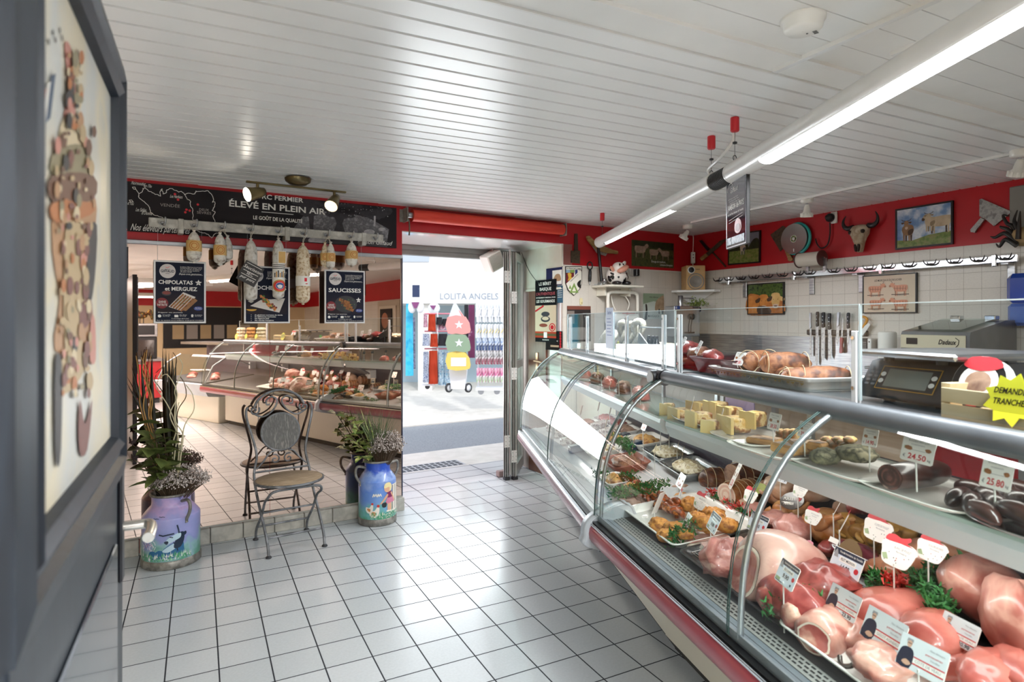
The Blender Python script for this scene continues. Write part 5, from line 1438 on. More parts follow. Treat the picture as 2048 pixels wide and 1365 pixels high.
for st,u0,u1,v,hh,mi in(('LE BÉRET',.18,.78,.085,.075,0),('BASQUE',.22,.78,.17,.075,0),("L'AUTHENTIQUE",.05,.95,.245,.07,1),('ENTIÈREMENT ORIGINAL POUR',.05,.97,.295,.03,0),('LES GOURMANDS',.06,.94,.365,.07,0)):
 b.textw(st, X(u0), X(u1), Z(v), h_ * hh * .62, y=-.0042, mi=mi, bold=True)
b.rect(X(.42),X(.58),Z(.93),Z(.84),-.0044,0);b.textw('BASQUE',X(.36),X(.66),Z(.97),h_*.014,y=-.0042,bold=True);b.build('lettering',[M_ink,mat('title_red','#b03a4a',.5)],t)
def jcard(px0, py0, px1, py1, name, label, m, extra, off=.0):
 x0, x1, z0, z1 = jrect(px0, py0, px1, py1)
 t = thing(name, label, 'poster', JF.pt((x0 + x1) / 2, .004 + off, (z0 + z1) / 2), JF.ang)
 w2, h2 = x1 - x0, z1 - z0
 MB().box(-w2 / 2, w2 / 2, -.002, 0, -h2 / 2, h2 / 2).build('sheet', m, t)
 b=MB();extra(b,w2,h2);b.build('print',[M_ink,M_cow1 if False else mat('print_tan','#b08a66',.5),mat('print_red','#c72a34',.4)],t)
jcard(1092,538,1124,570,'poster','navy poster with tan animals above the LE BÉRET BASQUE poster',mat('poster_navy','#2b2d55',.8,spec=.1),lambda b,w,h:(b.rect(-w*.1,w*.48,-h*.45,h*.35,-.0024,0),b.poly(sm2([(0,-.2*h),(w*.1,.1*h),(w*.35,.1*h),(w*.42,-.25*h)],3),-.0028,1)))
jcard(1114,572,1125,606,'poster','teal poster strip half hidden behind the LE BÉRET BASQUE poster',mat('poster_teal','#3f6076',.8,spec=.1),lambda b,w,h:[b.rect(-w*.4,w*.4,h*(.3-k*.12),h*(.33-k*.12),-.0024,0)for k in range(5)])
jcard(1091,662,1124,702,'poster','black poster with red dots under the LE BÉRET BASQUE poster',mat('poster_black2','#1d1618',.8,spec=.1),lambda b,w,h:([b.disc(w*.4,h*(.4-k*.14),w*.05,-.0024,2,8)for k in range(6)],b.textw('05 59 58 15 08',-w*.42,w*.25,-h*.05,h*.06,y=-.0024),b.rect(-w*.2,w*.3,-h*.34,-h*.24,-.0024,1)))
b=MB();b.tube(smooth_pts([onplane(1043,505,BF.pt(0,.55),BF.y),onplane(1060,545,BF.pt(0,.45),BF.y),onplane(1085,570,BF.pt(0,.30),BF.y)+Vector((0,0,-.0)),onplane(1112,552,BF.pt(0,.12),BF.y),onplane(1125,533,BF.pt(0,-.008),BF.y)],6),.0032,5)
tag(b.build('slack_cable',M_black),'thin black cable drooping across the right side of the doorway','cable')
# == things on the walls behind the counter
def wl(fr, px, py, off=0.0): q = fr.px(px, py, off); return q.x, q.z
class Pic:
 """a flat picture: unit coordinates u right, v down inside a frame on a wall"""
 def __init__(s,fr,c,w_,h_,name,label,cat,frame_m=None,fw=.012,off=0.0,tilt=0.0,thick=.018,sheet=None):
  s.w, s.h = w_, h_
  s.t = thing(name, label, cat, fr.pt(c[0], -off, c[1]), fr.ang)
  s.t.rotation_euler = (0, 0, fr.ang)
  s.T = rotm('Y', tilt)
  s.y = -thick if frame_m is None else -thick + .004
  if frame_m:
   b = MB(); x, z = w_ / 2 + fw, h_ / 2 + fw
   for q in((-x,x,h_/2,z),(-x,x,-z,-h_/2),(-x,-w_/2,-h_/2,h_/2),(w_/2,x,-h_/2,h_/2)):b.box(q[0],q[1],-thick,0,q[2],q[3],0,s.T)
   b.build('frame', frame_m, s.t)
  b=MB();b.box(-w_/2,w_/2,s.y,0,-h_/2,h_/2,0,s.T);b.build('picture_sheet',sheet,s.t)
  s.b = MB(); s.k = 0
 def P(s, u, v): return ((u - .5) * s.w, (.5 - v) * s.h)
 def poly(s, pts, mi, n=3):
  s.k += 1
  s.b.poly([s.P(*q) for q in (sm2(pts, n) if n else pts)], s.y - .0006 - s.k * .00004, mi, s.T)
 def line(s, pts, wd, mi):
  s.k += 1
  bb=MB();stroke(bb,[s.P(*q)for q in pts],wd,s.y-.0006-s.k*.00004,mi);s.b.add(bb.v,bb.f,0,False,s.T);s.b.m[-len(bb.f):]=bb.m
 def text(s, st, u0, u1, v, h, mi, bold=False):
  s.k += 1
  x0, z0 = s.P(u0, v); x1, _ = s.P(u1, v)
  s.b.textw(st, x0, x1, z0, h, y=s.y - .0008 - s.k * .00004, mi=mi, bold=bold, T=s.T)
 def done(s, mats, name='print'): s.b.build(name, mats, s.t)
def cow_side(p, x, y, s, mi, dk, fl=1, asp=1.0, legs=True, horn=None):
 f = lambda pts: [(x + fl * a * s / asp, y + c * s) for a, c in pts]
 if legs:
  for lx in(-.36,-.27,.22,.31):p.poly(f([(lx-.04,.1),(lx+.05,.1),(lx+.03,.32),(lx+.03,.52),(lx-.03,.52),(lx-.03,.32)]),dk if lx in(-.27,.31)else mi,0)
 p.poly(f([(-.46,-.18),(-.2,-.22),(.2,-.2),(.36,-.22),(.42,-.05),(.38,.15),(.2,.22),(-.15,.24),(-.4,.18),(-.48,.0)]),mi)
 p.poly(f([(.34,-.22),(.46,-.34),(.60,-.36),(.70,-.22),(.70,-.10),(.60,-.10),(.50,-.08),(.42,.02)]),mi)
 p.poly(f([(.60,-.16),(.71,-.22),(.74,-.12),(.66,-.08)]),dk);p.line(f([(-.46,-.14),(-.52,.05),(-.50,.3)]),.012*s*p.h,dk)
 p.poly(f([(.42, -.32), (.36, -.36), (.38, -.28)]), dk)
 if horn is not None: p.line(f([(.52, -.36), (.56, -.46), (.62, -.48)]), .02 * s * p.h, horn)
def cow_front(p, x, y, s, mi, dk, muz, asp=1.0, horn=None):
 f = lambda pts: [(x + a * s / asp, y + c * s) for a, c in pts]
 for lx in(-.16,-.05,.10,.2):p.poly(f([(lx-.05,.15),(lx+.05,.15),(lx+.035,.62),(lx-.035,.62)]),dk if lx in(-.05,.2)else mi,0)
 p.poly(f([(-.22,-.12),(-.05,-.2),(.16,-.2),(.30,-.1),(.32,.12),(.22,.32),(.0,.34),(-.18,.26),(-.26,.06)]),mi)
 p.poly(f([(.05, .1), (.28, .02), (.30, .16), (.2, .3), (.06, .32)]), dk)
 p.poly(f([(-.13,-.40),(.05,-.40),(.07,-.2),(.02,.0),(-.09,.0),(-.15,-.2)]),mi);p.poly(f([(-.09,-.10),(.02,-.10),(.03,-.01),(-.03,.03),(-.10,-.01)]),muz)
 for q in (-1, 1):
  p.poly(f([(-.04 + q * .09, -.34), (-.04 + q * .26, -.34), (-.04 + q * .2, -.25)]), dk)
  if horn is not None:p.line(f([(-.04+q*.06,-.40),(-.04+q*.18,-.43),(-.04+q*.24,-.50)]),.03*s*p.h,horn)
  p.poly(f([(-.04+q*.06-.012,-.28),(-.04+q*.06+.012,-.28),(-.04+q*.06,-.25)]),dk,0)
M_fr = mat('frame_black', '#121113', .35)
M_sky1=nmat('photo_sky',['#4d74ad','#7d9cc7','#dfe4ec','#6f92c2'],9,rough=.2,coat=.6,lo=.3,hi=.75)
M_cowb=nmat('photo_cow_brown',['#8a6444','#a07a55'],20,rough=.3);M_cowc=nmat('photo_cow_cream',['#b9a184','#d2bfa2'],20,rough=.3);M_cowd=mat('photo_cow_dark','#4b3524',.3)
M_gr=nmat('photo_grass',['#5f7434','#7d8d48','#8f8c5a'],40,rough=.3);M_tree=nmat('photo_trees',['#1c2415','#2e3a1d'],20,rough=.3);M_muz=mat('photo_muzzle','#d0b5a0',.3)
# large picture of two horned cows
a, c = wl(RF, 1797, 415, .02), wl(RF, 1911, 488, .02)
al, cl = wl(RF, 1797, 458, .02), wl(RF, 1911, 448, .02)
p=Pic(RF,((a[0]+c[0])/2,(al[1]+cl[1])/2),abs(c[0]-a[0])-.02,wl(RF,1855,409,.02)[1]-wl(RF,1855,492,.02)[1]-.02,'cow_picture','large framed picture of two horned cows under a blue sky','picture',M_fr,sheet=M_sky1)
p.poly([(0, .80), (.3, .84), (.6, .74), (1, .70), (1, 1), (0, 1)], 0, 0)
cow_front(p,.20,.52,.52,1,2,5,p.w/p.h,2);cow_side(p,.80,.42,.58,3,2,-1,p.w/p.h);cow_front(p,.62,.38,.44,3,4,5,p.w/p.h,2)
p.done([M_gr, M_cowb, M_cowd, M_cowc, mat('photo_cow_shade', '#8f7a5e', .3), M_muz])
# picture of a lone cow
a, c = wl(RF, 1462, 500, .02), wl(RF, 1525, 495, .02)
p=Pic(RF,((a[0]+c[0])/2,wl(RF,1493,497,.02)[1]),c[0]-a[0]-.02,wl(RF,1493,466,.02)[1]-wl(RF,1493,528,.02)[1]-.02,'cow_picture','framed picture of one pale cow before dark trees, behind the hanging sign','picture',M_fr,tilt=R(1.2),sheet=nmat('photo_grey_sky',['#747b8a','#8d939e'],3,rough=.25,coat=.4))
p.poly([(0,.1),(.2,.02),(.45,.12),(.6,.3),(.62,.62),(0,.62)],1);p.poly([(.68,.45),(.8,.25),(.92,.2),(1.0,.3),(1,.62),(.66,.62)],1);p.poly([(0,.58),(1,.55),(1,1),(0,1)],0,0)
cow_front(p, .46, .46, .42, 2, 3, 4, p.w / p.h)
p.done([M_gr,M_tree,mat('photo_cow_pale','#cdbfae',.3),mat('photo_cow_slate','#5f6068',.3),M_muz])
# two ginger calves
p0, p1 = wl(RF, 1500, 600, .02), wl(RF, 1573, 600, .02)
p=Pic(RF,((p0[0]+p1[0])/2,wl(RF,1537,598,.02)[1]),p1[0]-p0[0]-.02,wl(RF,1537,567,.02)[1]-wl(RF,1537,630,.02)[1]-.02,'cow_picture','framed close-up picture of two ginger cows on the tiles below the hook rail','picture',M_fr,fw=.010,sheet=nmat('photo_hedge',['#33471d','#516a2a','#22331a'],24,rough=.25,coat=.4))
p.poly([(0,.36),(.25,.34),(.5,.45),(.9,.45),(1,.6),(1,1),(0,1)],0);p.poly([(0,.45),(.15,.38),(.3,.45),(.3,1),(0,1)],1)
for x, y, mi in ((.46, .62, 1), (.80, .58, 2)):
 p.poly([(x-.10,y-.25),(x+.10,y-.25),(x+.12,y-.05),(x+.07,y+.20),(x-.07,y+.20),(x-.12,y-.05)],mi)
 for q in(-1,1):p.poly([(x+q*.10,y-.16),(x+q*.24,y-.08),(x+q*.22,y+.02),(x+q*.12,y-.02)],3 if q<0 else mi)
 p.poly([(x - .07, y + .12), (x + .07, y + .12), (x + .06, y + .24), (x - .06, y + .24)], 4);
 for q in(-1,1):p.poly([(x+q*.06-.014,y-.06),(x+q*.06+.014,y-.06),(x+q*.06,y-.03)],3,0)
 p.poly([(x - .06, y + .16), (x + .06, y + .16), (x + .02, y + .2), (x - .02, y + .2)], 3, 0)
p.poly([(.30, .75), (.62, .8), (.66, 1), (.3, 1)], 3)
p.done([nmat('photo_ginger_body',['#a8622a','#c47c3a'],20,rough=.3),nmat('photo_ginger',['#bf7430','#d89248'],16,rough=.3),nmat('photo_sand',['#c9a05c','#ddb878'],16,rough=.3),M_cowd,M_muz])
# unframed poster of grazing cows on the street wall
p0, p1 = wl(BF, 1263, 510), wl(BF, 1347, 510)
p=Pic(BF,((p0[0]+p1[0])/2,wl(BF,1305,509)[1]),p1[0]-p0[0],wl(BF,1305,484)[1]-wl(BF,1305,535)[1],'cow_poster','unframed poster of pale cows in a dark meadow on the red street wall','poster',None,thick=.003,sheet=nmat('photo_meadow',['#3c4224','#50552e','#2c3019'],22,rough=.4))
p.poly([(0, 0), (1, .0), (1, .3), (0, .22)], 0, 0)
cow_side(p,.20,.34,.62,1,2,1,p.w/p.h);cow_side(p,.52,.42,.52,1,2,1,p.w/p.h);cow_side(p,.78,.44,.5,1,2,-1,p.w/p.h)
p.text('Élevage de tradition,',.45,.80,.82,.022,3);p.text('Limousine d\'exception',.66,.97,.93,.020,3)
p.done([M_tree,nmat('photo_pink_cow',['#9c8272','#b79d8a'],22,rough=.4),mat('photo_cow_umber','#564234',.4),M_ink])
# butcher's chart
p0, p1 = wl(RF, 1731, 588, .02), wl(RF, 1839, 588, .02)
p=Pic(RF,((p0[0]+p1[0])/2,wl(RF,1785,588,.02)[1]),p1[0]-p0[0]-.016,wl(RF,1785,549,.02)[1]-wl(RF,1785,627,.02)[1]-.016,'butcher_chart','framed cream chart LES MORCEAUX DU BOUCHER showing four animals','picture',M_fr,fw=.008,sheet=mat('chart_cream','#dccfb9',.12,coat=.7))
p.text('LES MORCEAUX DU BOUCHER', .22, .75, .155, p.h * .055, 2)
for k,(x,y,fl,nm)in enumerate(((.24,.36,1,'LE VEAU'),(.72,.36,-1,'LE BOEUF'),(.25,.74,1,'LE MOUTON'),(.72,.76,-1,'LE PORC'))):
 cow_side(p, x, y, .40 if k != 2 else .36, 0, 1, fl, p.w / p.h, True, 3 if k < 2 else None)
 for q in range(5): p.line([(x - .11 + q * .055, y - .055), (x - .10 + q * .05, y + .06)], .0022, 3)
 p.line([(x-.12,y),(x+.11,y+.01)],.0022,3);p.line([(x-.16,y+.165),(x+.16,y+.165)],.005,3)
 p.text(nm, x - .06, x + .06, y + .20, p.h * .028, 2)
p.done([mat('chart_pink','#d08e6c',.3),mat('chart_pink_dark','#9c6644',.3),mat('chart_ink','#3c332c',.3),mat('chart_line','#4a3326',.3)])
# -- knives, cleavers, tools
M_blade_s=nmat('blade_steel',['#9a9a98','#b3b3b0','#858583'],30,rough=.35,metal=.85);M_rust=nmat('rusty_steel',['#4a3f33','#5c4c3a','#3b332b'],30,rough=.6,metal=.4)
M_woodh = nmat('worn_wood', ['#a8834f', '#8f6d40', '#bd9a64'], 12, rough=.55, stretch=(1, 1, 6))
def wall_thing(fr, px, py, name, label, cat, off=0.0, group=None):
 x, z = wl(fr, px, py, -off)
 return thing(name, label, cat, fr.pt(x, -off, z), fr.ang, group)
def wscale(fr, px, py):
 q=fr.px(px,py);P=fr.pt(q.x,0);return P.dot(FV)/F # metres per pixel across the view, before foreshortening
def poly_px(fr, c, pts, off=0.0):
 cx, cz = wl(fr, c[0], c[1], off); out = []
 for q in pts: x, z = wl(fr, q[0], q[1], off); out.append((x - cx, z - cz))
 return out
def plate(fr, c, t, name, pts, m, y0, y1, n=0, parent=None):
 P_ = poly_px(fr, c, pts); P_ = sm2(P_, n) if n else P_
 return MB().prism(P_, y0, y1).build(name, m, parent or t)
t=wall_thing(BF,1150,500,'cleaver','dark square-bladed cleaver hanging blade down right of the roller blind','cleaver')
plate(BF,(1150,500),t,'blade',[(1141,502),(1159,502),(1159,528),(1141,526)],M_rust,-.008,-.003);plate(BF,(1150,500),t,'handle',[(1148,468),(1153,468),(1154,502),(1147,502)],mat('dark_wood','#3c2e24',.6),-.018,-.002)
t=wall_thing(BF,1200,492,'mezzaluna','wooden two-handled chopping knife on the red street wall','knife')
plate(BF,(1200,492),t,'wooden_back',[(1171,473),(1176,474),(1188,486),(1205,494),(1222,501),(1231,503),(1231,509),(1224,508),(1208,507),(1192,502),(1181,492),(1171,479)],M_woodh,-.034,-.012,2)
plate(BF,(1200,492),t,'blade',[(1181,493),(1212,506),(1208,513),(1190,507)],M_blade_s,-.026,-.021)
# shield-shaped crest plaque
c = (1146, 562)
t=wall_thing(BF,*c,'crest_plaque','shield-shaped crest plaque with lions and a diagonal banner, on pale tiles by the doorway','plaque')
sh_ = [(1130, 533), (1163, 533), (1163, 568), (1158, 580), (1147, 592), (1135, 581), (1130, 567)]
plate(BF, c, t, 'shield', sh_, mat('crest_edge', '#26241f', .4), -.008, -.001)
def crest(pts, mi, k, n=0):
 P_ = poly_px(BF, c, pts); cb_.poly(sm2(P_, n) if n else P_, -.0085 - k * .0002, mi)
cb_ = MB()
crest([(1131,534.5),(1162,534.5),(1162,568),(1157,579),(1147,590.5),(1136,580),(1131,567)],0,0)
crest([(1131,540),(1147,540),(1147,558),(1131,571)],1,1);crest([(1131,540),(1139,540),(1139,546),(1131,546)],2,2);crest([(1139,540),(1148,540),(1148,546),(1139,546)],3,2);crest([(1149,540),(1154,540),(1154,551),(1149,554)],4,1);crest([(1158,540),(1162,540),(1162,545),(1158,548)],1,1)
crest([(1134,548),(1138,546),(1142,549),(1141,554),(1144,557),(1139,560),(1134,562),(1136,556)],5,3,2);crest([(1156,563),(1161,560),(1160,568),(1161,577),(1155,574),(1153,568)],6,3,2)
crest([(1147,566),(1156,586),(1138,586)],3,3);crest([(1147,574),(1151,583),(1143,583)],0,4);crest([(1139,570),(1142,578),(1136,578)],3,4)
crest([(1131, 568), (1160, 540), (1162, 545), (1134, 574)], 0, 5)
x0, z0 = poly_px(BF, c, [(1133, 570)])[0]; x1, z1 = poly_px(BF, c, [(1161, 543)])[0]
cb_.text('DANSA A LA VALENTINAISE',0,-.004,.010,0,6,T=trans((x0+x1)/2,-.0108,(z0+z1)/2)@rotm('Y',-math.atan2(z1-z0,x1-x0))@Matrix.Diagonal((.62,1,1,1)))
xa_, za_ = poly_px(BF, c, [(1132, 538.5)])[0]; xb_2, _ = poly_px(BF, c, [(1161, 538.5)])[0]
cb_.textw('LA FRANCHE COMTÉ', xa_, xb_2, za_, .013, y=-.0095, mi=6, bold=True)
cb_.build('crest_design',[mat('crest_white','#e6e0d2',.4),mat('crest_maroon','#6e1f2a',.4),mat('crest_sky','#8aa4b8',.4),mat('crest_green','#7f9a50',.4),mat('crest_navy','#2c3570',.4),mat('crest_gold','#d3a63c',.4),mat('crest_black','#1c1a1a',.4)],t)
t=wall_thing(BF,1178,548,'bottle_opener','black-handled wire loop tool hanging on the tiles beside the crest plaque','tool')
K = wscale(BF, 1178, 548)
b=MB();b.tube([(.030*cos(q),-.014,.075+.036*sin(q))for q in[R(-75+i*330/16)for i in range(17)]],.006,8);b.build('loop',M_black,t)
MB().tube([(0.004,-.014,.045),(.002,-.014,.02),(-.001,-.014,-.05),(-.002,-.014,-.075)],[.009,.015,.016,.012],10).build('grip',M_black,t)
MB().cyl((-.002, -.014, -.075), (-.002, -.014, -.10), .007, n=8).build('tip', M_steel, t)
t=wall_thing(BF,1162,604,'wall_hook','small yellowed adhesive hook on the tiles under the crest plaque','hook')
MB().prism(sm2([(-.014,.03),(.014,.03),(.015,-.02),(0,-.03),(-.015,-.02)],3),-.005,0).build('plate',mat('yellowed','#dccfa2',.5),t);MB().tube(smooth_pts([(0,-.004,0),(0,-.018,-.012),(0,-.022,.004)],4),.004,6).build('hook',_M['yellowed'],t)
# dark notice
p0, p1 = wl(BF, 1134, 640), wl(BF, 1181, 640)
p=Pic(BF,((p0[0]+p1[0])/2,wl(BF,1157,648)[1]),p1[0]-p0[0],.33,'notice','dark notice with a brown top edge behind the far screen','poster',None,thick=.003,sheet=mat('notice_dark','#2c2423',.4))
p.poly([(0,0),(1,0),(1,.1),(0,.1)],0,0);p.poly([(.0,.14),(.3,.14),(.3,.5),(.0,.5)],1,0);p.text('VIANDE D\'ORIGINE',.66,.97,.24,.014,2);p.text('FRANCE',.72,.92,.32,.014,2);p.poly([(.05,.6),(.95,.6),(.95,.95),(.05,.95)],3,0)
p.done([mat('notice_brown','#7a4437',.4),mat('notice_grey','#7d716a',.4),M_ink,mat('notice_pale','#9a8f88',.4)])
# MANGALICA poster
p0, p1 = wl(BF, 1286, 612), wl(BF, 1327, 612)
p=Pic(BF,((p0[0]+p1[0])/2,wl(BF,1307,613)[1]),p1[0]-p0[0],wl(BF,1307,588)[1]-wl(BF,1307,639)[1],'poster','pale green MANGALICA pig poster left of the corner speaker shelf','poster',None,thick=.003,sheet=nmat('snow_poster',['#b9c2b4','#cfd4cc'],3,rough=.4))
p.poly([(0,0),(1,0),(1,.38),(.5,.3),(0,.42)],0,0);p.poly([(.62,.3),(.8,.15),(1,.1),(1,.7),(.92,.72),(.8,.62),(.62,.66),(.56,.6)],1);p.poly([(.74,.6),(.80,.6),(.79,.8),(.75,.8)],2,0);p.poly([(.90,.65),(.98,.65),(.97,.82),(.92,.82)],2,0);p.poly([(.10,.45),(.16,.42),(.2,.6),(.18,1),(.06,1),(.12,.7)],2)
p.text('PORC IBÉRIQUE', .3, .72, .17, .012, 2); p.text('MANGALICA', .22, .78, .93, .024, 2)
p.done([mat('sage','#8fa084',.4),nmat('pig_wool',['#b3987a','#9a7f62'],24,rough=.5),mat('poster_ink','#39322c',.4)])
# -- cow ornament on its shelf
x, z = wl(BF, 1237, 573, -.14)
t=thing('wall_shelf','narrow cream wall shelf carrying the cow figurine','shelf',BF.pt(x,0,z),BF.ang)
MB().box(-.21, .21, -.26, 0, -.012, .006, b=.004).build('board', M_cream, t)
for xx in(-.15,.15):MB().prism([(0,-.012),(-.0,-.09),(.02,-.09),(.02,-.012)],-.12,0,0,trans(xx,0,0)).build('bracket',M_cream,t)
SHELFZ = z + .006
P = BF.pt(x - .01, -.13, SHELFZ)
t=thing('cow_figurine','round black and white ceramic cow figurine with a big pink muzzle','ornament',P,BF.ang+R(4))
M_cer=mat('ceramic_white','#efe8e0',.2,coat=.6);M_cerb=mat('ceramic_black','#171416',.2,coat=.6);M_cerp=mat('ceramic_pink','#d9967f',.25,coat=.5)
b = MB(); b.blob((0, 0, .095), .118, .085, .098, 24, 16); b.build('body', M_cer, t)
b = MB(); b.blob((-.035, -.055, .165), .062, .058, .052, 18, 12, T=None); b.build('head', M_cer, t)
b=MB();b.blob((0,0,0),.070,.046,.030,18,12,0,trans(-.02,-.098,.150)@rotm('Y',R(-24)));b.build('muzzle',M_cerp,t)
for sx, zz in ((-1, .15), (1, .205)):
 MB().blob((0,0,0),.034,.012,.020,12,8,0,trans(-.035+sx*.075,-.05,zz)@rotm('Y',R(-40*sx))).build('ear',M_cerp if sx<0 else M_cer,t)
for sx in(-1,1):MB().blob((0,0,0),.010,.006,.013,10,8,0,trans(-.045+sx*.022,-.103,.188)).build('eye',M_cerb,t)
b = MB(); rnd = random.Random(9)
for k in range(44):
 a_ = rnd.uniform(-pi, 0.3) if k else 0; e = rnd.uniform(-.9, .9)
 d=Vector((cos(e)*cos(a_),cos(e)*sin(a_),sin(e)));p_=Vector((d.x*.1185,d.y*.0855,.095+d.z*.0985))
 q = d.orthogonal().normalized(); r_ = d.cross(q); s_ = rnd.uniform(.009, .022)
 b.add([p_+d*.0012]+[p_+d*.0004+(q*cos(i*pi/4)+r_*sin(i*pi/4))*s_*rnd.uniform(.75,1.2)for i in range(8)],[(0,1+i,1+(i+1)%8)for i in range(8)],0,True)
b.build('spots', M_cerb, t)
for sx in(-1,1):MB().blob((0,0,0),.042,.05,.022,14,10,0,trans(sx*.062,-.06,.021)).build('hoof',M_cerb,t)
# black swing arm beside it
t=wall_thing(BF,1200,530,'swing_arm','black folded arm with a chrome joint left of the cow figurine','arm',.11)
MB().tube([(-.025, 0, .19), (-.022, 0, .17), (.012, -.01, -.155)], .0145, 10).build('arm', M_black, t)
b=MB();b.cyl((.02,-.02,-.18),(.055,-.02,-.155),.014,n=10);b.cyl((.035,-.04,-.165),(.035,.06,-.165),.012,n=10);b.lathe([(.001,0),(.02,.004),(.014,.03),(.001,.034)],12,0,trans(.035,-.02,-.158));b.box(.02,.05,-.01,.11,-.20,-.17);b.build('joint',M_chrome,t)
t=wall_thing(BF,1266,546,'power_adapter','black power adapter in a grey socket right of the cow figurine','plug')
MB().box(-.05,.008,-.014,0,-.036,.040,b=.004).build('socket',mat('socket_grey','#b8b1a8',.4),t);MB().box(-.006,.036,-.06,-.002,-.034,.034,b=.006).build('plug',M_black,t);MB().tube(smooth_pts([(.015,-.03,-.034),(.015,-.012,-.1),(.012,-.005,-.22)],4),.0025,5).build('cord',mat('cord_pale','#c9c3b9',.5),t)
# paper roll dispenser
x, z = wl(BF, 1246, 585, -.12)
t=thing('paper_dispenser','white tubular dispenser holding a wide paper roll under the cow shelf','dispenser',BF.pt(x,0,z),BF.ang)
M_tubw = mat('tube_white', '#e4dfd4', .35, coat=.3)
b = MB(); w2 = .185
b.tube(smooth_pts([(-w2,-.12,-.36),(-w2,-.12,-.05),(-w2+.02,-.12,-.012),(-w2+.06,-.12,.0),(w2-.06,-.12,0),(w2-.02,-.12,-.012),(w2,-.12,-.05),(w2,-.12,-.36)],5),.016,10);b.build('frame_tube',M_tubw,t)
for sx in (-1, 1):
 MB().tube(smooth_pts([(sx*.06,-.005,-.02),(sx*.085,-.05,-.03),(sx*.105,-.09,-.10),(sx*.075,-.10,-.17)],5),.006,7).build('side_arm',M_tubw,t)
MB().box(-w2, w2, -.15, -.11, -.195, -.178, b=.003).build('tear_bar', M_tubw, t)
b=MB();b.cyl((-w2+.02,-.11,-.26),(w2-.02,-.11,-.26),.062,n=26);b.build('paper_roll',mat('roll_paper','#e6e2da',.7),t)
b=MB();b.text('lf',-.0,-.215,.026,-.176,0,sh=.1);b.rect(-.06,.10,-.204,-.198,-.176);b.build('roll_print',mat('print_red2','#c0504a',.5),t)
b=MB();b.lathe([(.001,0),(.02,.002),(.02,.012),(.028,.014)],14,0,trans(-w2+.02,-.11,-.26)@rotm('Y',R(-90)));b.build('roll_core',M_dark,t)
# corner shelf with speaker
P = CORNER
CFa = (BF.ang + R(180) + R(-90)) / 2
t=thing('corner_shelf','white corner shelf carrying the wooden speaker','shelf',Vector((P.x,P.y,BF.px(1388,581,-.18).z)),0)
d1, d2 = -BF.x, RF.x
s1_, s2_ = .33, .40
def tri(k, z0, z1, b):
 pts=[Vector((0,0,0))+(d1+d2)*.01,d1*(s1_*k)-BF.y*.01+d2*.004,(d1*s1_+d2*.10)*k,(d2*s2_+d1*.10)*k,d2*(s2_*k)+d1*.012]
 b.add([p+UV*z0 for p in pts]+[p+UV*z1 for p in pts],[(0,1,2,3,4),(9,8,7,6,5)]+[(i,i+5,(i+1)%5+5,(i+1)%5)for i in range(5)])
b = MB(); tri(1, -.02, 0, b); b.build('board', M_white, t)
b = MB(); c0 = (d1 + d2) * .03
b.add([d1*.26+UV*-.02,d2*.30+UV*-.02,c0+UV*-.16,c0+UV*-.02],[(0,1,2),(0,2,3),(1,3,2),(0,3,1)]);b.build('gusset',M_white,t)
MB().cyl((d1+d2)*.06+UV*-.05,(d1+d2)*.055+UV*-.13,.014,n=8).build('clamp',M_steel,t)
SPZ = t.location.z
SPc = P + d1 * .17 + d2 * .17
spa = math.atan2((d1 + d2 * 1.1).y, (d1 + d2 * 1.1).x) + R(90) + R(12)
t=thing('wooden_speaker','pale wooden loudspeaker with a grey cone on the corner shelf','speaker',(SPc.x,SPc.y,SPZ),spa)
M_spw = nmat('speaker_wood', ['#d2ab78', '#c79e69'], 5, rough=.5, stretch=(.5, 3, 3))
MB().box(-.095, .095, -.10, .10, 0, .245, b=.004).build('cabinet', M_spw, t)
b=MB();T=trans(0,-.10,.085)@rotm('X',R(90));b.lathe([(.001,.004),(.03,.004),(.034,.008),(.07,-.002),(.078,.010),(.082,.008),(.083,0)],30,0,T);b.build('woofer',mat('cone_grey','#8c8780',.5),t)
b=MB();T=trans(-.045,-.10,.20)@rotm('X',R(90));b.lathe([(.028,.006),(.036,.004),(.037,0)],22,1,T);b.lathe([(.001,.010),(.014,.008),(.028,.005)],22,0,T);b.build('tweeter',[M_black,M_white],t)
b = MB(); b.rect(.0, .04, .204, .209, -.1006); b.build('badge', M_dark, t)
x, z = wl(RF, 1392, 516, -.02)
t=thing('junction_box','white junction box on a ceiling cable above the wooden speaker','switch',CORNER+d1*.05+d2*.05+UV*z,spa)
MB().box(-.022,.022,-.016,.016,-.06,.06,b=.005).build('box',M_white,t);b=MB();b.cyl((0,-.017,.03),(0,-.0155,.03),.006,n=8);b.cyl((0,-.017,.0),(0,-.0155,.0),.006,n=8);b.build('button',M_dark,t)
MB().tube(smooth_pts([(0,0,.06),(.004,0,.2),(.0,0,CEIL-z)],4),.004,6).build('cable',M_white,t);MB().tube([(0,0,-.06),(0,.0,SPZ+.245-z)],.004,6).build('cable',M_white,t)
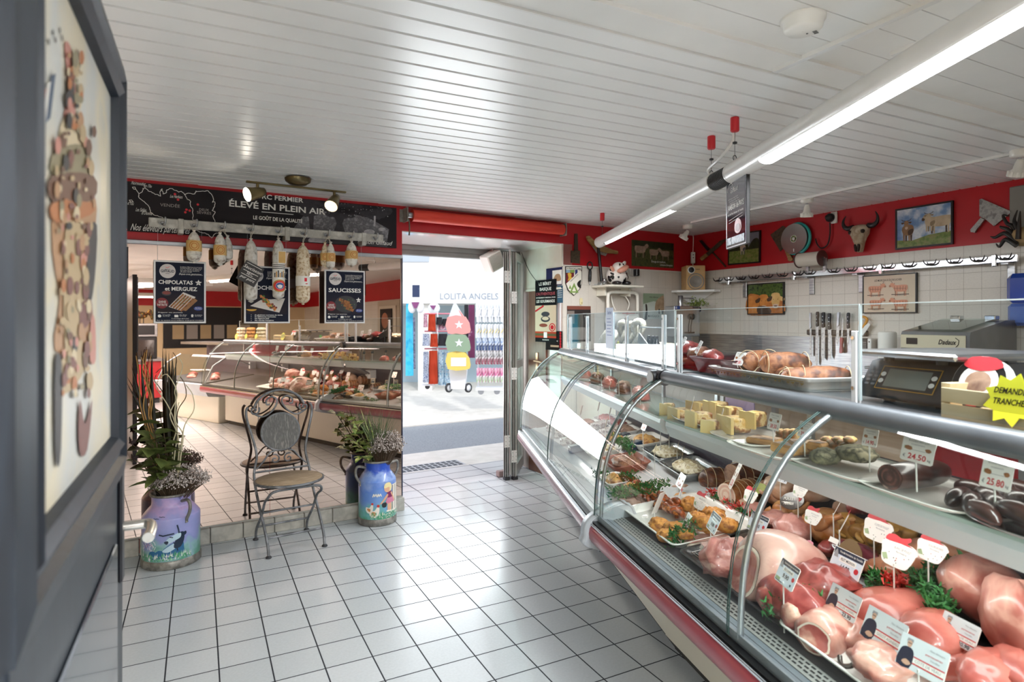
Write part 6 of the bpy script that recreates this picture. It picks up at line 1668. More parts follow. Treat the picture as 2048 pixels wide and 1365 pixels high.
# -- tiled wall: crossed tools, cleavers, saw, spool, skull
t=wall_thing(RF,1425,508,'sharpening_steel','crossed knife and sharpening steel on the red wall, left of the lone-cow picture','knife')
c = (1425, 508)
plate(RF,c,t,'black_grip',[(1401,482),(1405,481),(1421,498),(1417,502)],M_black,-.024,-.004);plate(RF,c,t,'steel_rod',[(1419,498),(1421,497),(1454,533),(1452,535)],M_rust,-.016,-.006)
plate(RF,c,t,'wooden_grip',[(1404,517),(1415,508),(1420,512),(1408,522)],M_woodh,-.034,-.018);plate(RF,c,t,'blade',[(1416,507),(1444,482),(1456,478),(1448,489),(1421,512)],M_rust,-.028,-.022)
t=wall_thing(RF,1565,480,'cleaver','old rusty cleaver with a wooden handle left of the round saw blade','cleaver')
c = (1565, 480)
plate(RF,c,t,'blade',[(1542,470),(1567,452),(1572,455),(1572,493),(1562,503)],M_rust,-.010,-.004);plate(RF,c,t,'handle',[(1571,495),(1575,494),(1587,515),(1589,520),(1585,523),(1580,522),(1579,516)],M_woodh,-.026,-.002,2)
x, z = wl(RF, 1600, 479, .03)
t=thing('saw_blade','round brushed steel slicer blade with a turquoise rim on the red wall','blade',RF.pt(x,-.03,z),RF.ang)
rb2 = (wl(RF, 1600, 449, .03)[1] - wl(RF, 1600, 509, .03)[1]) / 2
M_disc2 = nmat('disc_steel', ['#a9a9a6', '#bdbdb9'], 4, rough=.22, metal=1)
MB().prism([(rb2*cos(2*pi*i/48),rb2*sin(2*pi*i/48))for i in range(48)],-.022,-.014).build('disc',M_disc2,t)
b=MB();b.tube([(rb2*.99*cos(2*pi*i/48)+.012,.004,rb2*.99*sin(2*pi*i/48))for i in range(48)],.014,8,closed=True);b.build('turquoise_rim',mat('turquoise','#2fb7b4',.3,coat=.3),t)
b=MB();b.disc(0,0,rb2*.25,-.0226,0,24);b.disc(0,0,rb2*.10,-.0230,1,12);b.rect(-.002,.006,-rb2*.86,-rb2*.66,-.0228,1)
for k in range(14):b.disc(rb2*.16*cos(k*1.9),rb2*.16*sin(k*1.9),.008,-.0229,2+k%2,6)
b.build('centre_label',[mat('lab_pale','#cfd6c8',.4),M_white,mat('lab_green','#5d8a52',.4),mat('lab_tan','#b0a070',.4)],t)
# hook rail along the tiles
RO = .09
q0, q1 = RF.px(1436, 562, -RO), RF.px(2036, 516, -RO)
HZ = (q0.z + q1.z) / 2
t=thing('hook_rail','long steel hook rail with horn-shaped hooks on the tiled wall','rail',RF.pt(q0.x,0,HZ),RF.ang)
HL = q1.x - q0.x
MB().box(0, HL, -RO, -RO + .012, -.025, .025, b=.005).build('rail_bar', M_chrome, t)
hk2 = None; n = 14
for px in(1436,1458,1482,1508,1535,1565,1596,1620,1668,1702,1740,1777,1819,1863,1910,1958,2011):
 x = RF.px(px, 540, -RO).x - q0.x
 if hk2 is None:
  b = MB(); b.cyl((0, 0, 0), (0, -.012, 0), .010, n=10)
  for s_ in(-1,1):b.tube(smooth_pts([(0,-.01,-.002),(s_*.020,-.016,-.002),(s_*.036,-.02,.012),(s_*.043,-.022,.034)],4),[.0062,.0062,.006,.006,.0055,.0055,.005,.005,.0045,.004,.003,.002,.001],7)
  hk2 = b.build('horn_hook', mat('dark_steel', '#3d3a38', .35, metal=.8), t, (x, -RO, .0)); continue
 o=bpy.data.objects.new('horn_hook',hk2.data);COL.objects.link(o);o.parent=t;o.location=(x,-RO,0)
for px in (1477, 1610, 1709, 2009):
 x = RF.px(px, 560, -RO).x - q0.x
 b=MB();b.box(x-.022,x+.022,-.012,0,-.17,.0,b=.003);b.box(x-.020,x+.020,-RO,0,-.035,-.026);b.cyl((x,-.014,-.15),(x,-.011,-.15),.006,n=8);b.build('rail_bracket',M_steel,t)
for px in (1457, 1587, 1762, 1989):
 x = RF.px(px, 545, -RO).x - q0.x
 MB().box(x-.014,x+.014,-RO-.012,-RO+.02,-.045,.03,b=.004).build('sliding_clamp',M_chrome,t)
x, z = wl(RF, 1624, 519, -RO)
t=thing('twine_spool','reel of white butcher twine mounted above the hook rail','twine',RF.pt(x,-RO-.02,z),RF.ang)
b = MB(); b.cyl((-.105, 0, 0), (.105, 0, 0), .058, n=28)
b.build('twine',nmat('twine_white',['#ddd6c9','#cfc7b9'],3,rough=.8,kind='WAVE',stretch=(40,.1,.1)),t)
for s_ in(-1,1):MB().cyl((s_*.105,0,0),(s_*.112,0,0),.066,n=28).build('reel_flange',mat('flange_brown','#5a3632',.4),t)
MB().cyl((-.13, 0, 0), (.13, 0, 0), .008, n=8).build('axle', M_steel, t)
for s_ in(-.04,.118):MB().box(s_-.012,s_+.012,.012,.03,-.115,0 if s_>0 else-.055).build('reel_arm',M_steel,t)
t=wall_thing(RF,1666,437,'wall_socket','white wall socket with a black plug on the red wall beside the bull skull','socket')
MB().box(-.01, .045, -.02, 0, -.045, .05, b=.005).build('socket', M_white, t)
b=MB();b.lathe([(.001,.05),(.02,.045),(.034,.02),(.036,-.002),(.001,-.004)],16,0,trans(-.006,-.022,.004)@rotm('X',R(90)));b.build('plug',M_black,t)
q=[poly_px(RF,(1666,437),[s_])[0]for s_ in((1663,446),(1663,470),(1658,490),(1646,497),(1638,490),(1634,478))]
MB().tube(smooth_pts([(x, -.02, z) for x, z in q], 5), .0055, 7).build('cord', M_black, t)
# bull skull
t=wall_thing(RF,1722,465,'bull_skull','small bull skull with curved black horns mounted on the red wall','skull',.03)
M_bone=nmat('old_bone',['#cbbca3','#a68f74','#d9ccb6','#6e563f'],14,rough=.7,bump=.5,lo=.3,hi=.8)
b = MB(); secs = []
for z,wd,dp_,y in((.058,.030,.02,0),(.05,.062,.04,-.01),(.02,.078,.055,-.015),(-.015,.076,.055,-.02),(-.05,.055,.045,-.02),(-.09,.040,.035,-.018),(-.125,.030,.03,-.015),(-.155,.020,.02,-.01)):
 secs.append([(wd*cos(2*pi*i/16)*(1-.12*(i%3==0)),y+dp_*sin(2*pi*i/16),z)for i in range(16)])
b.loft(secs[::-1], 0, None, True)
b.build('cranium', M_bone, t)
for s_ in (-1, 1):
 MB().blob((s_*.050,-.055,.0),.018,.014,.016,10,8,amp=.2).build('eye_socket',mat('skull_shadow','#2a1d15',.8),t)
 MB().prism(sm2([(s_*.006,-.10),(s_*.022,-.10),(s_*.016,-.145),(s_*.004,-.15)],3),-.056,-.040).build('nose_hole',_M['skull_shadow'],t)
 pts=smooth_pts([(s_*.06,0,.045),(s_*.105,-.008,.042),(s_*.135,-.012,.065),(s_*.140,-.012,.105),(s_*.120,-.008,.145)],5)
 MB().tube(pts,[.022*(1-.9*(i/(len(pts)-1))**1.4)for i in range(len(pts))],10).build('horn',mat('horn_black','#191515',.3),t)
MB().prism([(-.008, 0), (.008, 0), (.008, .06), (-.008, .06)], 0, .03).build('mount', M_dark, t)
t=wall_thing(RF,1975,435,'cleaver','large bright steel cleaver right of the two-cow picture','cleaver')
c = (1975, 435)
plate(RF,c,t,'blade',[(1961,400),(1965,398),(2026,424),(1990,453),(1973,439),(1961,433)],M_blade_s,-.014,-.006)
plate(RF,c,t,'handle',[(1965,436),(1972,440),(1955,462),(1953,466),(1945,465),(1944,460)],M_blade_s,-.022,-.004)
t=wall_thing(RF,2042,465,'horn_bouquet','bunch of curling black horn-like fronds at the right edge of the wall','ornament',.05)
for k,pts in enumerate((((2044,480),(2030,455),(2018,448),(2010,432),(2022,434)),((2046,478),(2036,450),(2034,440),(2040,422)),((2044,486),(2025,462),(2010,456),(2008,453)),((2044,488),(2020,468),(2000,476),(1990,474)),((2044,492),(2022,480),(2010,494),(2003,488)),((2048,480),(2050,450),(2052,425)))):
 q=poly_px(RF,(2042,465),pts,.05);sp_=smooth_pts([(x,-.02-.01*k,z)for x,z in q],5);m_=len(sp_)
 MB().tube(sp_,[.016*(1-.85*(i/(m_-1))**1.5)for i in range(m_)],8).build('frond',nmat('frond_black',['#16120f','#2a221c'],20,rough=.4),t)
b=MB();b.blob((.02,-.02,-.03),.07,.05,.06,14,10);b.build('boss',nmat('tan_boss',['#b09468','#8a6f4a'],18,rough=.7),t)
t=wall_thing(RF,2058,420,'cutting_board','grey rounded board on the red wall at the right edge','board')
MB().box(-.10, .10, -.014, -.002, -.16, .16, b=.012).build('board', mat('board_grey', '#8d8a84', .4), t)
# -- knife strip
zk = wl(RF, 1675, 666)[1]; x0 = wl(RF, 1616, 666)[0]; x1 = wl(RF, 1738, 666)[0]
t=thing('knife_strip','black magnetic knife strip on the tiles holding a row of knives','knife rack',RF.pt(x0,0,zk),RF.ang)
MB().box(0, x1 - x0, -.022, 0, -.022, .022, b=.006).build('strip', M_black, t)
def knife(px, py0, pyb, py1, lean, hm, label, bw=.022, grip=.018, point=True, flip=False):
 x, zt = wl(RF, px, py0, -.03); zb_ = wl(RF, px, pyb, -.03)[1]; ze = wl(RF, px, py1, -.03)[1]
 t = thing('kitchen_knife', label, 'knife', RF.pt(x, -.026, zk), RF.ang, None)
 zt, zb_, ze = zt - zk, zb_ - zk, ze - zk
 T = rotm('Y', lean)
 if flip: T = T @ rotm('Y', pi); zt, zb_, ze = -ze, -zb_, -zt
 b=MB();b.prism(sm2([(-grip*.5,zt),(grip*.45,zt+.004),(grip*.55,zt-.03),(grip*.42,(zt+zb_)/2),(grip*.6,zb_+.005),(-grip*.5,zb_),(-grip*.42,(zt+zb_)/2),(-grip*.6,zt-.02)],2),-.011,.006,0,T)
 h = b.build('handle', hm, t)
 if hm is M_black:
  for k in(.25,.5,.75):MB().cyl((0,-.0125,zt+(zb_-zt)*k),(0,-.010,zt+(zb_-zt)*k),.003,n=6,T=T).build('rivet',M_chrome,h)
 b=MB();tip=[(bw*.5,ze+.05),(bw*.2,ze),(-bw*.42,ze+.02)]if point else[(bw*.5,ze),(-bw*.5,ze)]
 b.prism([(bw*.5,zb_)]+tip+[(-bw*.5,zb_)],-.0032,-.0012,0,T);b.build('blade',M_blade_s,t)
knife(1621,627,656,713,0,M_alu,'thin steel-handled slicer, first knife from the left on the strip',.018,.014,False)
knife(1634,625,653,732,R(1.5),M_black,'long black-handled knife, second from the left on the strip',.026)
knife(1646,626,655,722,R(1),M_black,'broad black-handled knife, third from the left on the strip',.036,.022)
knife(1659,628,659,719,R(-.5),M_black,'black-handled butcher knife with a price band, fourth from the left on the strip',.032,.022)
knife(1675,626,652,691,R(4),M_alu,'short all-steel knife, fifth from the left on the strip',.026,.016)
knife(1684,635,676,706,R(3),mat('knife_red','#9c1f24',.35,coat=.3),'red-handled boning knife hanging handle down on the strip',.014,.022,True,True)
knife(1696, 627, 657, 692, R(1), M_black, 'short black riveted knife, last before the bone saw', .020)
t=wall_thing(RF,1722,655,'bone_saw','bone saw with an orange grip at the right end of the knife strip','saw',.04)
c = (1722, 655)
P_=poly_px(RF,c,[(1719,645),(1724,635),(1731,636),(1734,641),(1728,652),(1722,657)],.04);b=MB();b.tube(smooth_pts([(x,0,z)for x,z in P_],4,True),.010,8,closed=True);b.build('grip',mat('saw_orange','#d9952a',.4),t)
plate(RF, c, t, 'frame_bar', [(1720, 660), (1738, 646), (1741, 650), (1726, 672)], M_white, -.006, .002)
t=wall_thing(RF,1743,690,'label_printer','black and white label box on the tiles beside the paper towel','box')
MB().box(-.05,.02,-.08,-.0,-.06,.05,b=.005).build('case',M_black,t);MB().box(.02,.05,-.082,0,-.06,.05,b=.004).build('side',M_white,t)
b = MB();
for k in range(5): b.rect(-.04, .01, -.04 + k * .014, -.033 + k * .014, -.0805)
b.rect(.030,.040,.02,.03,-.0825,1);b.build('print',[mat('faint_grey','#777777',.5),M_black],t)
x, z = wl(RF, 1778, 690, -.12)
# stainless panel on the wall
x0, x1 = wl(RF, 1398, 700)[0], wl(RF, 1790, 700)[0]; z1_ = wl(RF, 1560, 672)[1]
struct(MB().box(x0,x1,-.004,.0,.85,z1_).build('trim_10',M_steel,None,(RF.o.x,RF.o.y,0),RF.ang))
# == goods in and on the display cases
def fz(fr, px, py, y):
 """point of a case where the sight line through the picture point meets depth y; with metres per pixel there"""
 l = fr.px(px, py, y); P = fr.pt(l.x, y, l.z)
 return l, (P - CAM).dot(FV) / F
def rowz(y): return deckz(y)
M_roastd=nmat('roast_dark',['#3c2219','#6b3d25','#8a5632'],14,rough=.45,bump=.5,coat=.2);M_roast=nmat('roast_brown',['#7a4526','#a0683c','#5a3220'],18,rough=.45,bump=.4,coat=.2)
M_slice=nmat('roast_slice',['#8c6a58','#a88874','#6d5044'],14,rough=.5,bump=.3);M_wing=nmat('glazed_wing',['#7a2f12','#b55a22','#4f2412','#d0803a'],22,rough=.35,bump=.5,coat=.3)
M_bread=nmat('breadcrumb',['#b9712e','#d39444','#8f5422'],40,rough=.6,bump=.7);M_skin=nmat('pork_rind',['#c4958a','#d2aa9e','#b67f74'],5,rough=.35,coat=.3,bump=.1)
M_porkm=nmat('pork_meat',['#a9665f','#bd8177','#8f4f4a','#d3aa9c'],9,rough=.4,bump=.3,coat=.25,dist=1.0);M_raw=nmat('raw_red',['#7f2a2a','#9c4642','#641c1e','#c8968a'],8,rough=.35,bump=.4,coat=.35,dist=1.4,hi=.75)
M_fat=nmat('white_fat',['#ead6c6','#f0e1d3'],10,rough=.4,coat=.2);M_veal=nmat('veal_pink',['#c08073','#d3a292','#a86459','#944f44'],5,rough=.35,bump=.15,coat=.35,dist=.8)
M_salmon=nmat('pink_ham',['#bf6258','#d07d70','#a9514a'],5,rough=.3,bump=.12,coat=.4);M_chick=nmat('chicken_skin',['#c98d52','#d8a76c','#b37038','#d39a68'],8,rough=.4,bump=.35,coat=.25)
M_chick2=nmat('yellow_chicken',['#b07c2c','#c79a4c','#8f6224'],12,rough=.45,bump=.4,coat=.2);M_breast=nmat('raw_breast',['#c4835f','#d09a7a','#b06d4c'],5,rough=.3,bump=.12,coat=.4)
M_pale=nmat('pale_poultry',['#cfa88c','#dcbfa6','#b98a6c'],6,rough=.4,bump=.2,coat=.25);M_rabbit=nmat('rabbit_pink',['#bd766e','#cf968c','#a05a56'],7,rough=.35,coat=.35,dist=1.5)
M_liver=nmat('dark_sausage',['#2a1814','#43261f','#1c110f'],10,rough=.28,coat=.5);M_cheese=nmat('pale_pastry',['#ecd795','#e3c67c'],8,rough=.6);M_crust=nmat('pie_filling',['#e0b45a','#f0d9a0','#a5682c','#6c5a2c'],26,rough=.5,bump=.4)
M_pate=nmat('pate_slice',['#b9987c','#d3b799','#8c6a50','#5e4a38'],20,rough=.5);M_moss=nmat('herb_crust',['#5b5a45','#7f7b60','#3f3f30','#a39c80'],26,rough=.85,bump=.8)
M_tray=nmat('tray_white',['#eceae5','#e4e1db'],3,rough=.25,coat=.4);M_trayb=mat('tray_black','#1b1a1d',.3,coat=.2);M_china=nmat('china_white',['#f0eee9','#e7e4dd'],3,rough=.15,coat=.6)
M_pars=nmat('parsley',['#1f5a26','#2f7a35','#174519'],40,rough=.6);M_redg=mat('red_garnish','#d33a2e',.5);M_twine=mat('butcher_string','#c2ae8c',.8)
def lump(fr,px,py,y,w_,h_,dep,m,name,label,cat,amp=.12,fq=2.2,seed=0,rot=0,group=None,flat=-.75,sq=1.0,tilt=0,ux=0):
 l, k = fz(fr, px, py, y)
 rx, rz_ = w_ * k / 2, h_ * k / 2
 b=MB();b.blob((0,0,0),rx,dep/2,rz_,22,14,0,rotm('Z',rot)@rotm('Y',tilt),amp,fq,seed,flat,sq)
 o = b.build(name, m, None, fr.pt(l.x, y, l.z), fr.ang)
 return tag(o, label, cat, group)
def bird(fr, px, py, y, s, m, label, rot=0, seed=0, legs=True, pitch=0):
 """a dressed bird lying on its back: body, two drumsticks with knuckles, wings"""
 l, k = fz(fr, px, py, y); b = MB(); T = rotm('Z', rot) @ rotm('X', pitch) @ Matrix.Scale(s * k, 4)
 b.blob((0, 0, 0), .50, .40, .36, 20, 14, 0, T, .08, 2, seed)
 b.blob((-.12, .0, .14), .34, .30, .28, 16, 10, 0, T, .08, 2, seed + 1)
 for q in (-1, 1):
  b.blob((0,0,0),.25,.15,.19,14,10,0,T@trans(.28,q*.30,.12)@rotm('Y',-.5),.1,2,seed+q)
  if legs:b.tube(smooth_pts([(.36,q*.28,.18),(.50,q*.22,.32),(.58,q*.14,.42),(.60,q*.10,.47)],3),[.13,.12,.10,.085,.07,.06,.055,.05,.065,.07],10,0,T)
  b.tube(smooth_pts([(-.30,q*.34,.05),(-.12,q*.46,.02),(.06,q*.42,-.06)],3),[.08,.08,.075,.07,.06,.05,.03],8,0,T)
 b.tube([(-.48, 0, .05), (-.62, 0, .02), (-.68, 0, -.04)], [.16, .09, .05], 10, 0, T)
 return tag(b.build('dressed_chicken', m, None, fr.pt(l.x, y, l.z), fr.ang), label, 'poultry')
def rolled(fr,px,py,y,length,r,m,label,ax=0,face=None,tilt=0,name='rolled_roast',strings=5,seed=1,sm=M_twine,cat='roast',group=None):
 """a tied roast lying along the case or turned by ax; face shows the cut end"""
 l, k = fz(fr, px, py, y); t = thing(name, label, cat, fr.pt(l.x, y, l.z), fr.ang + ax, group)
 T = rotm('Y', tilt); n = 12; secs = []
 for i in range(n + 1):
  q=-1+2*i/n;rr=r*(max(.12,(1-abs(q)**2.6)**.5)if not face else max(.12,(1-max(0,q)**4)**.5)*min(1,.9+.1*(1-q*q)))
  secs.append([(q*length/2,rr*cos(2*pi*j/18)*(1+.10*noise.noise(Vector((q*2+seed,cos(2*pi*j/18)*1.5,sin(2*pi*j/18)*1.5)))),rr*.92*sin(2*pi*j/18)*(1+.08*sin(q*strings*pi+.5)**2*.5))for j in range(18)])
 b = MB(); b.loft(secs, 0, T, True); b.build('meat', m, t)
 if face:
  for side in (-1,):
   x = side * length / 2 - .001
   b = MB()
   for rr, mi in ((1.0, 0), (.86, 1), (.66, 0), (.50, 1), (.30, 0)):
    x-=.0006;b.add([(x,r*.9*rr*cos(2*pi*j/22),r*.84*rr*sin(2*pi*j/22))for j in range(22)],[tuple(range(22))[::-1]],mi,False,T)
   b.build('cut_face', face, t)
 for i in range(strings):
  q = -.75 + 1.5 * i / max(1, strings - 1); rr = r * 1.02
  MB().tube([(q*length/2,rr*cos(2*pi*j/18)*.99,rr*.93*sin(2*pi*j/18))for j in range(18)],.0016,4,0,T,closed=True).build('string',sm,t)
 return t
def tray(fr,x0,x1,y0,y1,z,m,label,h=.03,name='serving_tray',lip=.012,slope=True,rz=0,prof=None):
 t0 = .008; cx, cy = (x0 + x1) / 2, (y0 + y1) / 2; w2, d2 = (x1 - x0) / 2, (y1 - y0) / 2
 def rr(w_, d_, z, r=.03):
  out = []
  for (sx, sy, a0) in ((1, -1, -90), (1, 1, 0), (-1, 1, 90), (-1, -1, 180)):
   for i in range(4):a=R(a0+30*i);out.append((sx*(w_-r)+r*cos(a),sy*(d_-r)+r*sin(a),z))
  return out
 b=MB();b.loft([rr(w2-.02,d2-.02,0),rr(w2-.01,d2-.01,h*.6),rr(w2+lip,d2+lip,h-.002),rr(w2+lip,d2+lip,h+.003),rr(w2+lip*.2,d2+lip*.2,h),rr(w2-.016,d2-.016,.006)],0,None,True,caps=False)
 b.add(rr(w2-.016,d2-.016,.006),[tuple(range(16))]);b.add(rr(w2-.02,d2-.02,0),[tuple(range(16))[::-1]])
 o = b.build(name, m, None, fr.pt(cx, cy, z if z is not None else rowz(cy)), fr.ang)
 o.rotation_euler=(Matrix.Rotation(fr.ang+rz,3,'Z')@Matrix.Rotation(math.atan2(DK1[1]-DK0[1],DK1[0]-DK0[0])if slope else 0,3,'X')).to_euler()
 return tag(o, label, 'tray')
def garnish(fr, pts, y, n, label, red=0.0, hgt=.045, seed=1, wd=.03):
 """a strip of artificial parsley, with red sprigs"""
 rn=random.Random(seed);b=MB();P_=[fz(fr,px,py,y if not isinstance(y,(list,tuple))else y[i])[0]for i,(px,py)in enumerate(pts)]
 o = fr.pt(P_[0].x, P_[0].y, P_[0].z)
 for _ in range(n):
  s_ = rn.random() * (len(P_) - 1); i = min(int(s_), len(P_) - 2); c = P_[i].lerp(P_[i + 1], s_ - i)
  p=Vector((c.x-P_[0].x+rn.gauss(0,.012),c.y-P_[0].y+rn.gauss(0,wd*.5),c.z-P_[0].z+rn.uniform(-.015,hgt)))
  mi = 1 if noise.noise(Vector((c.x * 16 + seed, 0, 0))) < -.32 + red else 0
  if not red: mi = 0
  for _ in range(3):
   d=Vector((rn.gauss(0,1),rn.gauss(0,1),rn.gauss(.4,.7))).normalized()*rn.uniform(.010,.020);e=d.orthogonal().normalized()*.0035
   b.add([p - e, p + e, p + d + e * .3, p + d - e * .3], [(0, 1, 2, 3)], mi)
 return tag(b.build('garnish_strip', [M_pars, M_redg], None, o, fr.ang), label, 'garnish')
# -- price tags
M_tagw=mat('tag_white','#eeeae6',.3,coat=.3);M_tagr=mat('tag_red','#c4303a',.5);M_tagk=mat('tag_ink','#3a3d46',.5);M_tagn=mat('tag_navy','#2b2f42',.4)
M_tagb=nmat('tag_ice',['#c6d3e4','#e3e9f1'],12,rough=.35);M_tagg=mat('tag_meadow','#9fb28a',.5);M_slate=mat('slate','#4b5358',.6);M_tagwood=mat('slate_frame','#cdbb9b',.6);M_pick=mat('clear_pick','#dcdcd8',.3);M_skin2=mat('portrait_skin','#caa18c',.5);M_tgrey=mat('tag_grey','#98999e',.5)
def pricetag(fr,px,py,y,kind,w_,label,price='',name='',yaw=0,lean=R(-24),roll=0,drop=None,h=None,pick=True):
 l,k=fz(fr,px,py,y);W=w_*k;H=h*k if h else{'price':.80,'pot':.80,'farm':.72,'card':.66,'slate':.72}[kind]*W
 t = thing('price_tag', label, 'price tag', fr.pt(l.x, y, l.z), fr.ang + yaw)
 T=rotm('X',lean)@rotm('Y',roll);b=MB();e=MB();q=lambda u,v:((u-.5)*W,(.5-v)*H)
 Y = -.0016
 def rec(u0,v0,u1,v1,mi,y=0):e.poly([q(u0,v0),q(u1,v0),q(u1,v1),q(u0,v1)],Y-.0002-y*.0002,mi,T)
 def txt(st, u0, u1, v, hh, mi, bold=False, y=1):
  if not st.strip(): return
  x0,z0=q(u0,v);x1,_=q(u1,v);e.textw(st,x0,x1,z0,hh*H,y=Y-.0002-y*.0002,mi=mi,bold=bold,T=T)
 if kind == 'pot':
  b.prism([q(*p)for p in sm2([(.06,.30),(.22,.22),(.8,.22),(.95,.32),(1.0,.42),(.96,.48),(.94,.62),(.86,.88),(.72,.98),(.25,.98),(.10,.86),(.04,.6),(.0,.48),(.0,.36)],2)],-.0015,0,0,T)
  e.poly([q(*p)for p in sm2([(.05,.28),(.10,.10),(.30,.05),(.45,.10),(.62,.04),(.70,.0),(.74,.10),(.66,.20),(.85,.26),(.5,.26),(.3,.28)],2)],Y-.0003,1,T)
  txt(name or 'VOLAILLE',.36,.84,.46,.075,6);txt('fermière',.44,.74,.56,.06,6);rn=random.Random(int(px))
  for i in range(9):x,z=q(.15+.75*rn.random(),.60+.3*rn.random());e.disc(x,z,W*.014,Y-.0004,1 if i%4==0 else 2,6,None,T)
  if price: txt(price, .45, .85, .82, .14, 2, True)
  e.poly([q(.08, .72), q(.2, .66), q(.3, .84), q(.16, .86)], Y - .0004, 3, T)
 else:
  c=.06;b.prism([q(*p)for p in((c,0),(1-c,0),(1,c),(1,1-c),(1-c,1),(c,1),(0,1-c),(0,c))],-.0015,0,0,T)
  if kind == 'price':
   txt(name or 'Charcuterie',.18,.82,.18,.085,6);txt('maison',.28,.70,.31,.07,6);rec(.10,.50,.88,.515,6);rec(.08,.38,.32,.50,3);e.poly([q(*p)for p in sm2([(.10,.42),(.2,.36),(.34,.44),(.3,.54),(.14,.52)],2)],Y-.0005,7,T);e.poly([q(*p)for p in sm2([(.72,.40),(.86,.36),(.92,.46),(.8,.52)],2)],Y-.0005,7,T)
   if price: txt(price, .24, .80, .88, .22, 1, True)
   txt('€', .08, .17, .86, .13, 2); txt('kg', .84, .94, .86, .09, 2)
  elif kind == 'farm':
   rec(0.02,.02,.98,.24,4);rec(.02,.24,.98,.97,5);txt('Viande fermière de Vendée',.2,.95,.16,.075,0,False,2);rec(.25,.27,.80,.45,0,1);txt(name or 'RÔTI DE PORC',.30,.76,.40,.09,2,False,3)
   e.poly([q(*p)for p in((.04,.20),(.10,.06),(.16,.2),(.2,.36),(.06,.36))],Y-.0006,6,T);txt(price,.34,.66,.70,.17,2,True,3);rec(.04,.78,.28,.90,3,1);rec(.04,.91,.42,.94,2,1);e.disc(*q(.86,.55),W*.07,Y-.0007,1,14,None,T);e.disc(*q(.83,.82),W*.04,Y-.0007,2,14,None,T);txt('Origine',.70,.82,.93,.05,6,False,3)
  elif kind == 'card':
   rec(.0,.0,.99,.99,8);e.poly([q(*p)for p in sm2([(.02,.98),(.03,.6),(.08,.42),(.2,.36),(.30,.42),(.34,.62),(.30,.98)],2)],Y-.0005,4,T);e.disc(*q(.20,.24),W*.052,Y-.0007,9,14,H*.13,T);e.poly([q(*p)for p in((.13,.22),(.14,.10),(.26,.10),(.27,.2),(.2,.15))],Y-.0009,6,T);rec(.15,.23,.25,.25,2,4)
   e.poly([q(*p)for p in sm2([(.12,.86),(.2,.74),(.32,.82),(.24,.92)],2)],Y-.0009,9,T);rec(.34,.60,.98,.76,0,2);rec(.34,.56,.98,.60,1,2);rec(.34,.76,.98,.80,1,2);txt(name or 'AGNEAU FERMIER',.38,.92,.715,.085,6,False,4);txt(price,.58,.88,.95,.13,2,True,3);txt('Nos éleveurs',.62,.92,.2,.06,6,False,3);txt('partenaires',.55,.9,.36,.06,1,False,3);txt('Vendée',.66,.86,.48,.06,6,False,3)
  else:
   rec(.07,.09,.93,.91,10);txt(name or 'Salade',.2,.8,.42,.15,0);txt(price,.3,.75,.70,.15,0)if price else None
 b.build('tag_board', M_tagwood if kind == 'slate' else M_tagw, t)
 e.build('tag_print',[M_tagw,M_tagr,M_tagk,M_tagg,M_tagn,M_tagb,M_tgrey,M_roast,mat('card_pale','#d5dbe0',.35),M_skin2,M_slate],t)
 if pick:
  b0 = T @ Vector((0, 0, -H / 2)); zz = (drop if drop is not None else rowz(min(y, .8)) - l.z)
  zz = min(zz, b0.z - .01)
  MB().tube([b0 + Vector((0, .001, .01)), (b0.x, b0.y + .004, zz)], .0022, 5).build('pick', M_pick, t)
 return t
# -- near case, front row
tray(S2,.015,.46,.165,.52,None,M_tray,'white oblong tray of cooked meats at the joint end of the near case')
for k,(px,py,y,w_,rot)in enumerate(((1262,1010,.24,62,.3),(1285,1003,.30,66,.2),(1312,1002,.36,66,.5),(1255,1022,.21,55,.2))):
 lump(S2,px,py,y,w_,26,.12,M_slice,'roast_slices','grey brown roast slices at the far left of the cooked meat tray','cooked meat',.18,3,k,rot,'roast slices in the first tray')
rnd = random.Random(21)
for k in range(26):
 px,py=rnd.uniform(1268,1362),0;py=1020+(px-1268)*.22+rnd.uniform(-14,16);y=.25+(1050-py)*.0022+(px-1268)*.0008
 l,s_=fz(S2,px,py,min(.47,y));b=MB();T=rotm('Z',rnd.uniform(-pi,pi))@rotm('Y',rnd.uniform(-.7,.7))@rotm('X',rnd.uniform(-1,1))@Matrix.Scale(rnd.uniform(.6,1),4)
 b.tube(smooth_pts([(-.045,.01,0),(-.018,.014,.012),(.004,-.010,.012),(.04,.016,-.006)],3),[.008,.016,.020,.022,.018,.016,.015,.013,.010,.005],9,0,T)
 tag(b.build('glazed_wing',M_wing,None,S2.pt(l.x,l.y,max(l.z,rowz(l.y)+.03)),S2.ang),'dark glazed chicken wing in the middle of the cooked meat tray','cooked meat','glazed wings in the first tray')
for k,(px,py,y,w_,h_)in enumerate(((1320,1052,.22,50,30),(1350,1060,.24,52,30),(1335,1073,.19,46,26),(1370,1068,.22,34,20),(1395,1042,.32,46,34),(1412,1050,.30,44,34),(1380,1010,.42,50,30),(1430,1030,.42,46,28),(1455,1052,.38,40,30),(1402,1025,.42,40,26),(1365,1000,.47,40,26))):
 lump(S2,px,py,y,w_,h_,.085,M_bread,'breaded_cutlet','golden breaded cutlet at the near end of the cooked meat tray','cooked meat',.25,3,k*1.7,.4*k,'breaded cutlets in the first tray')
garnish(S2,((1340,1088),(1385,1066)),(.17,.24),130,'green parsley garnish between the cooked meat tray and the pork joint',seed=3)
garnish(S2,((1225,992),(1275,982),(1330,972)),(.13,.25,.37),330,'green and red garnish strip at the joint end of the near case',.22,.03,4)
t=tray(S2,.50,1.05,.17,.53,None,M_trayb,'black tray with a wire rack under the large pork joint',.022)
b = MB()
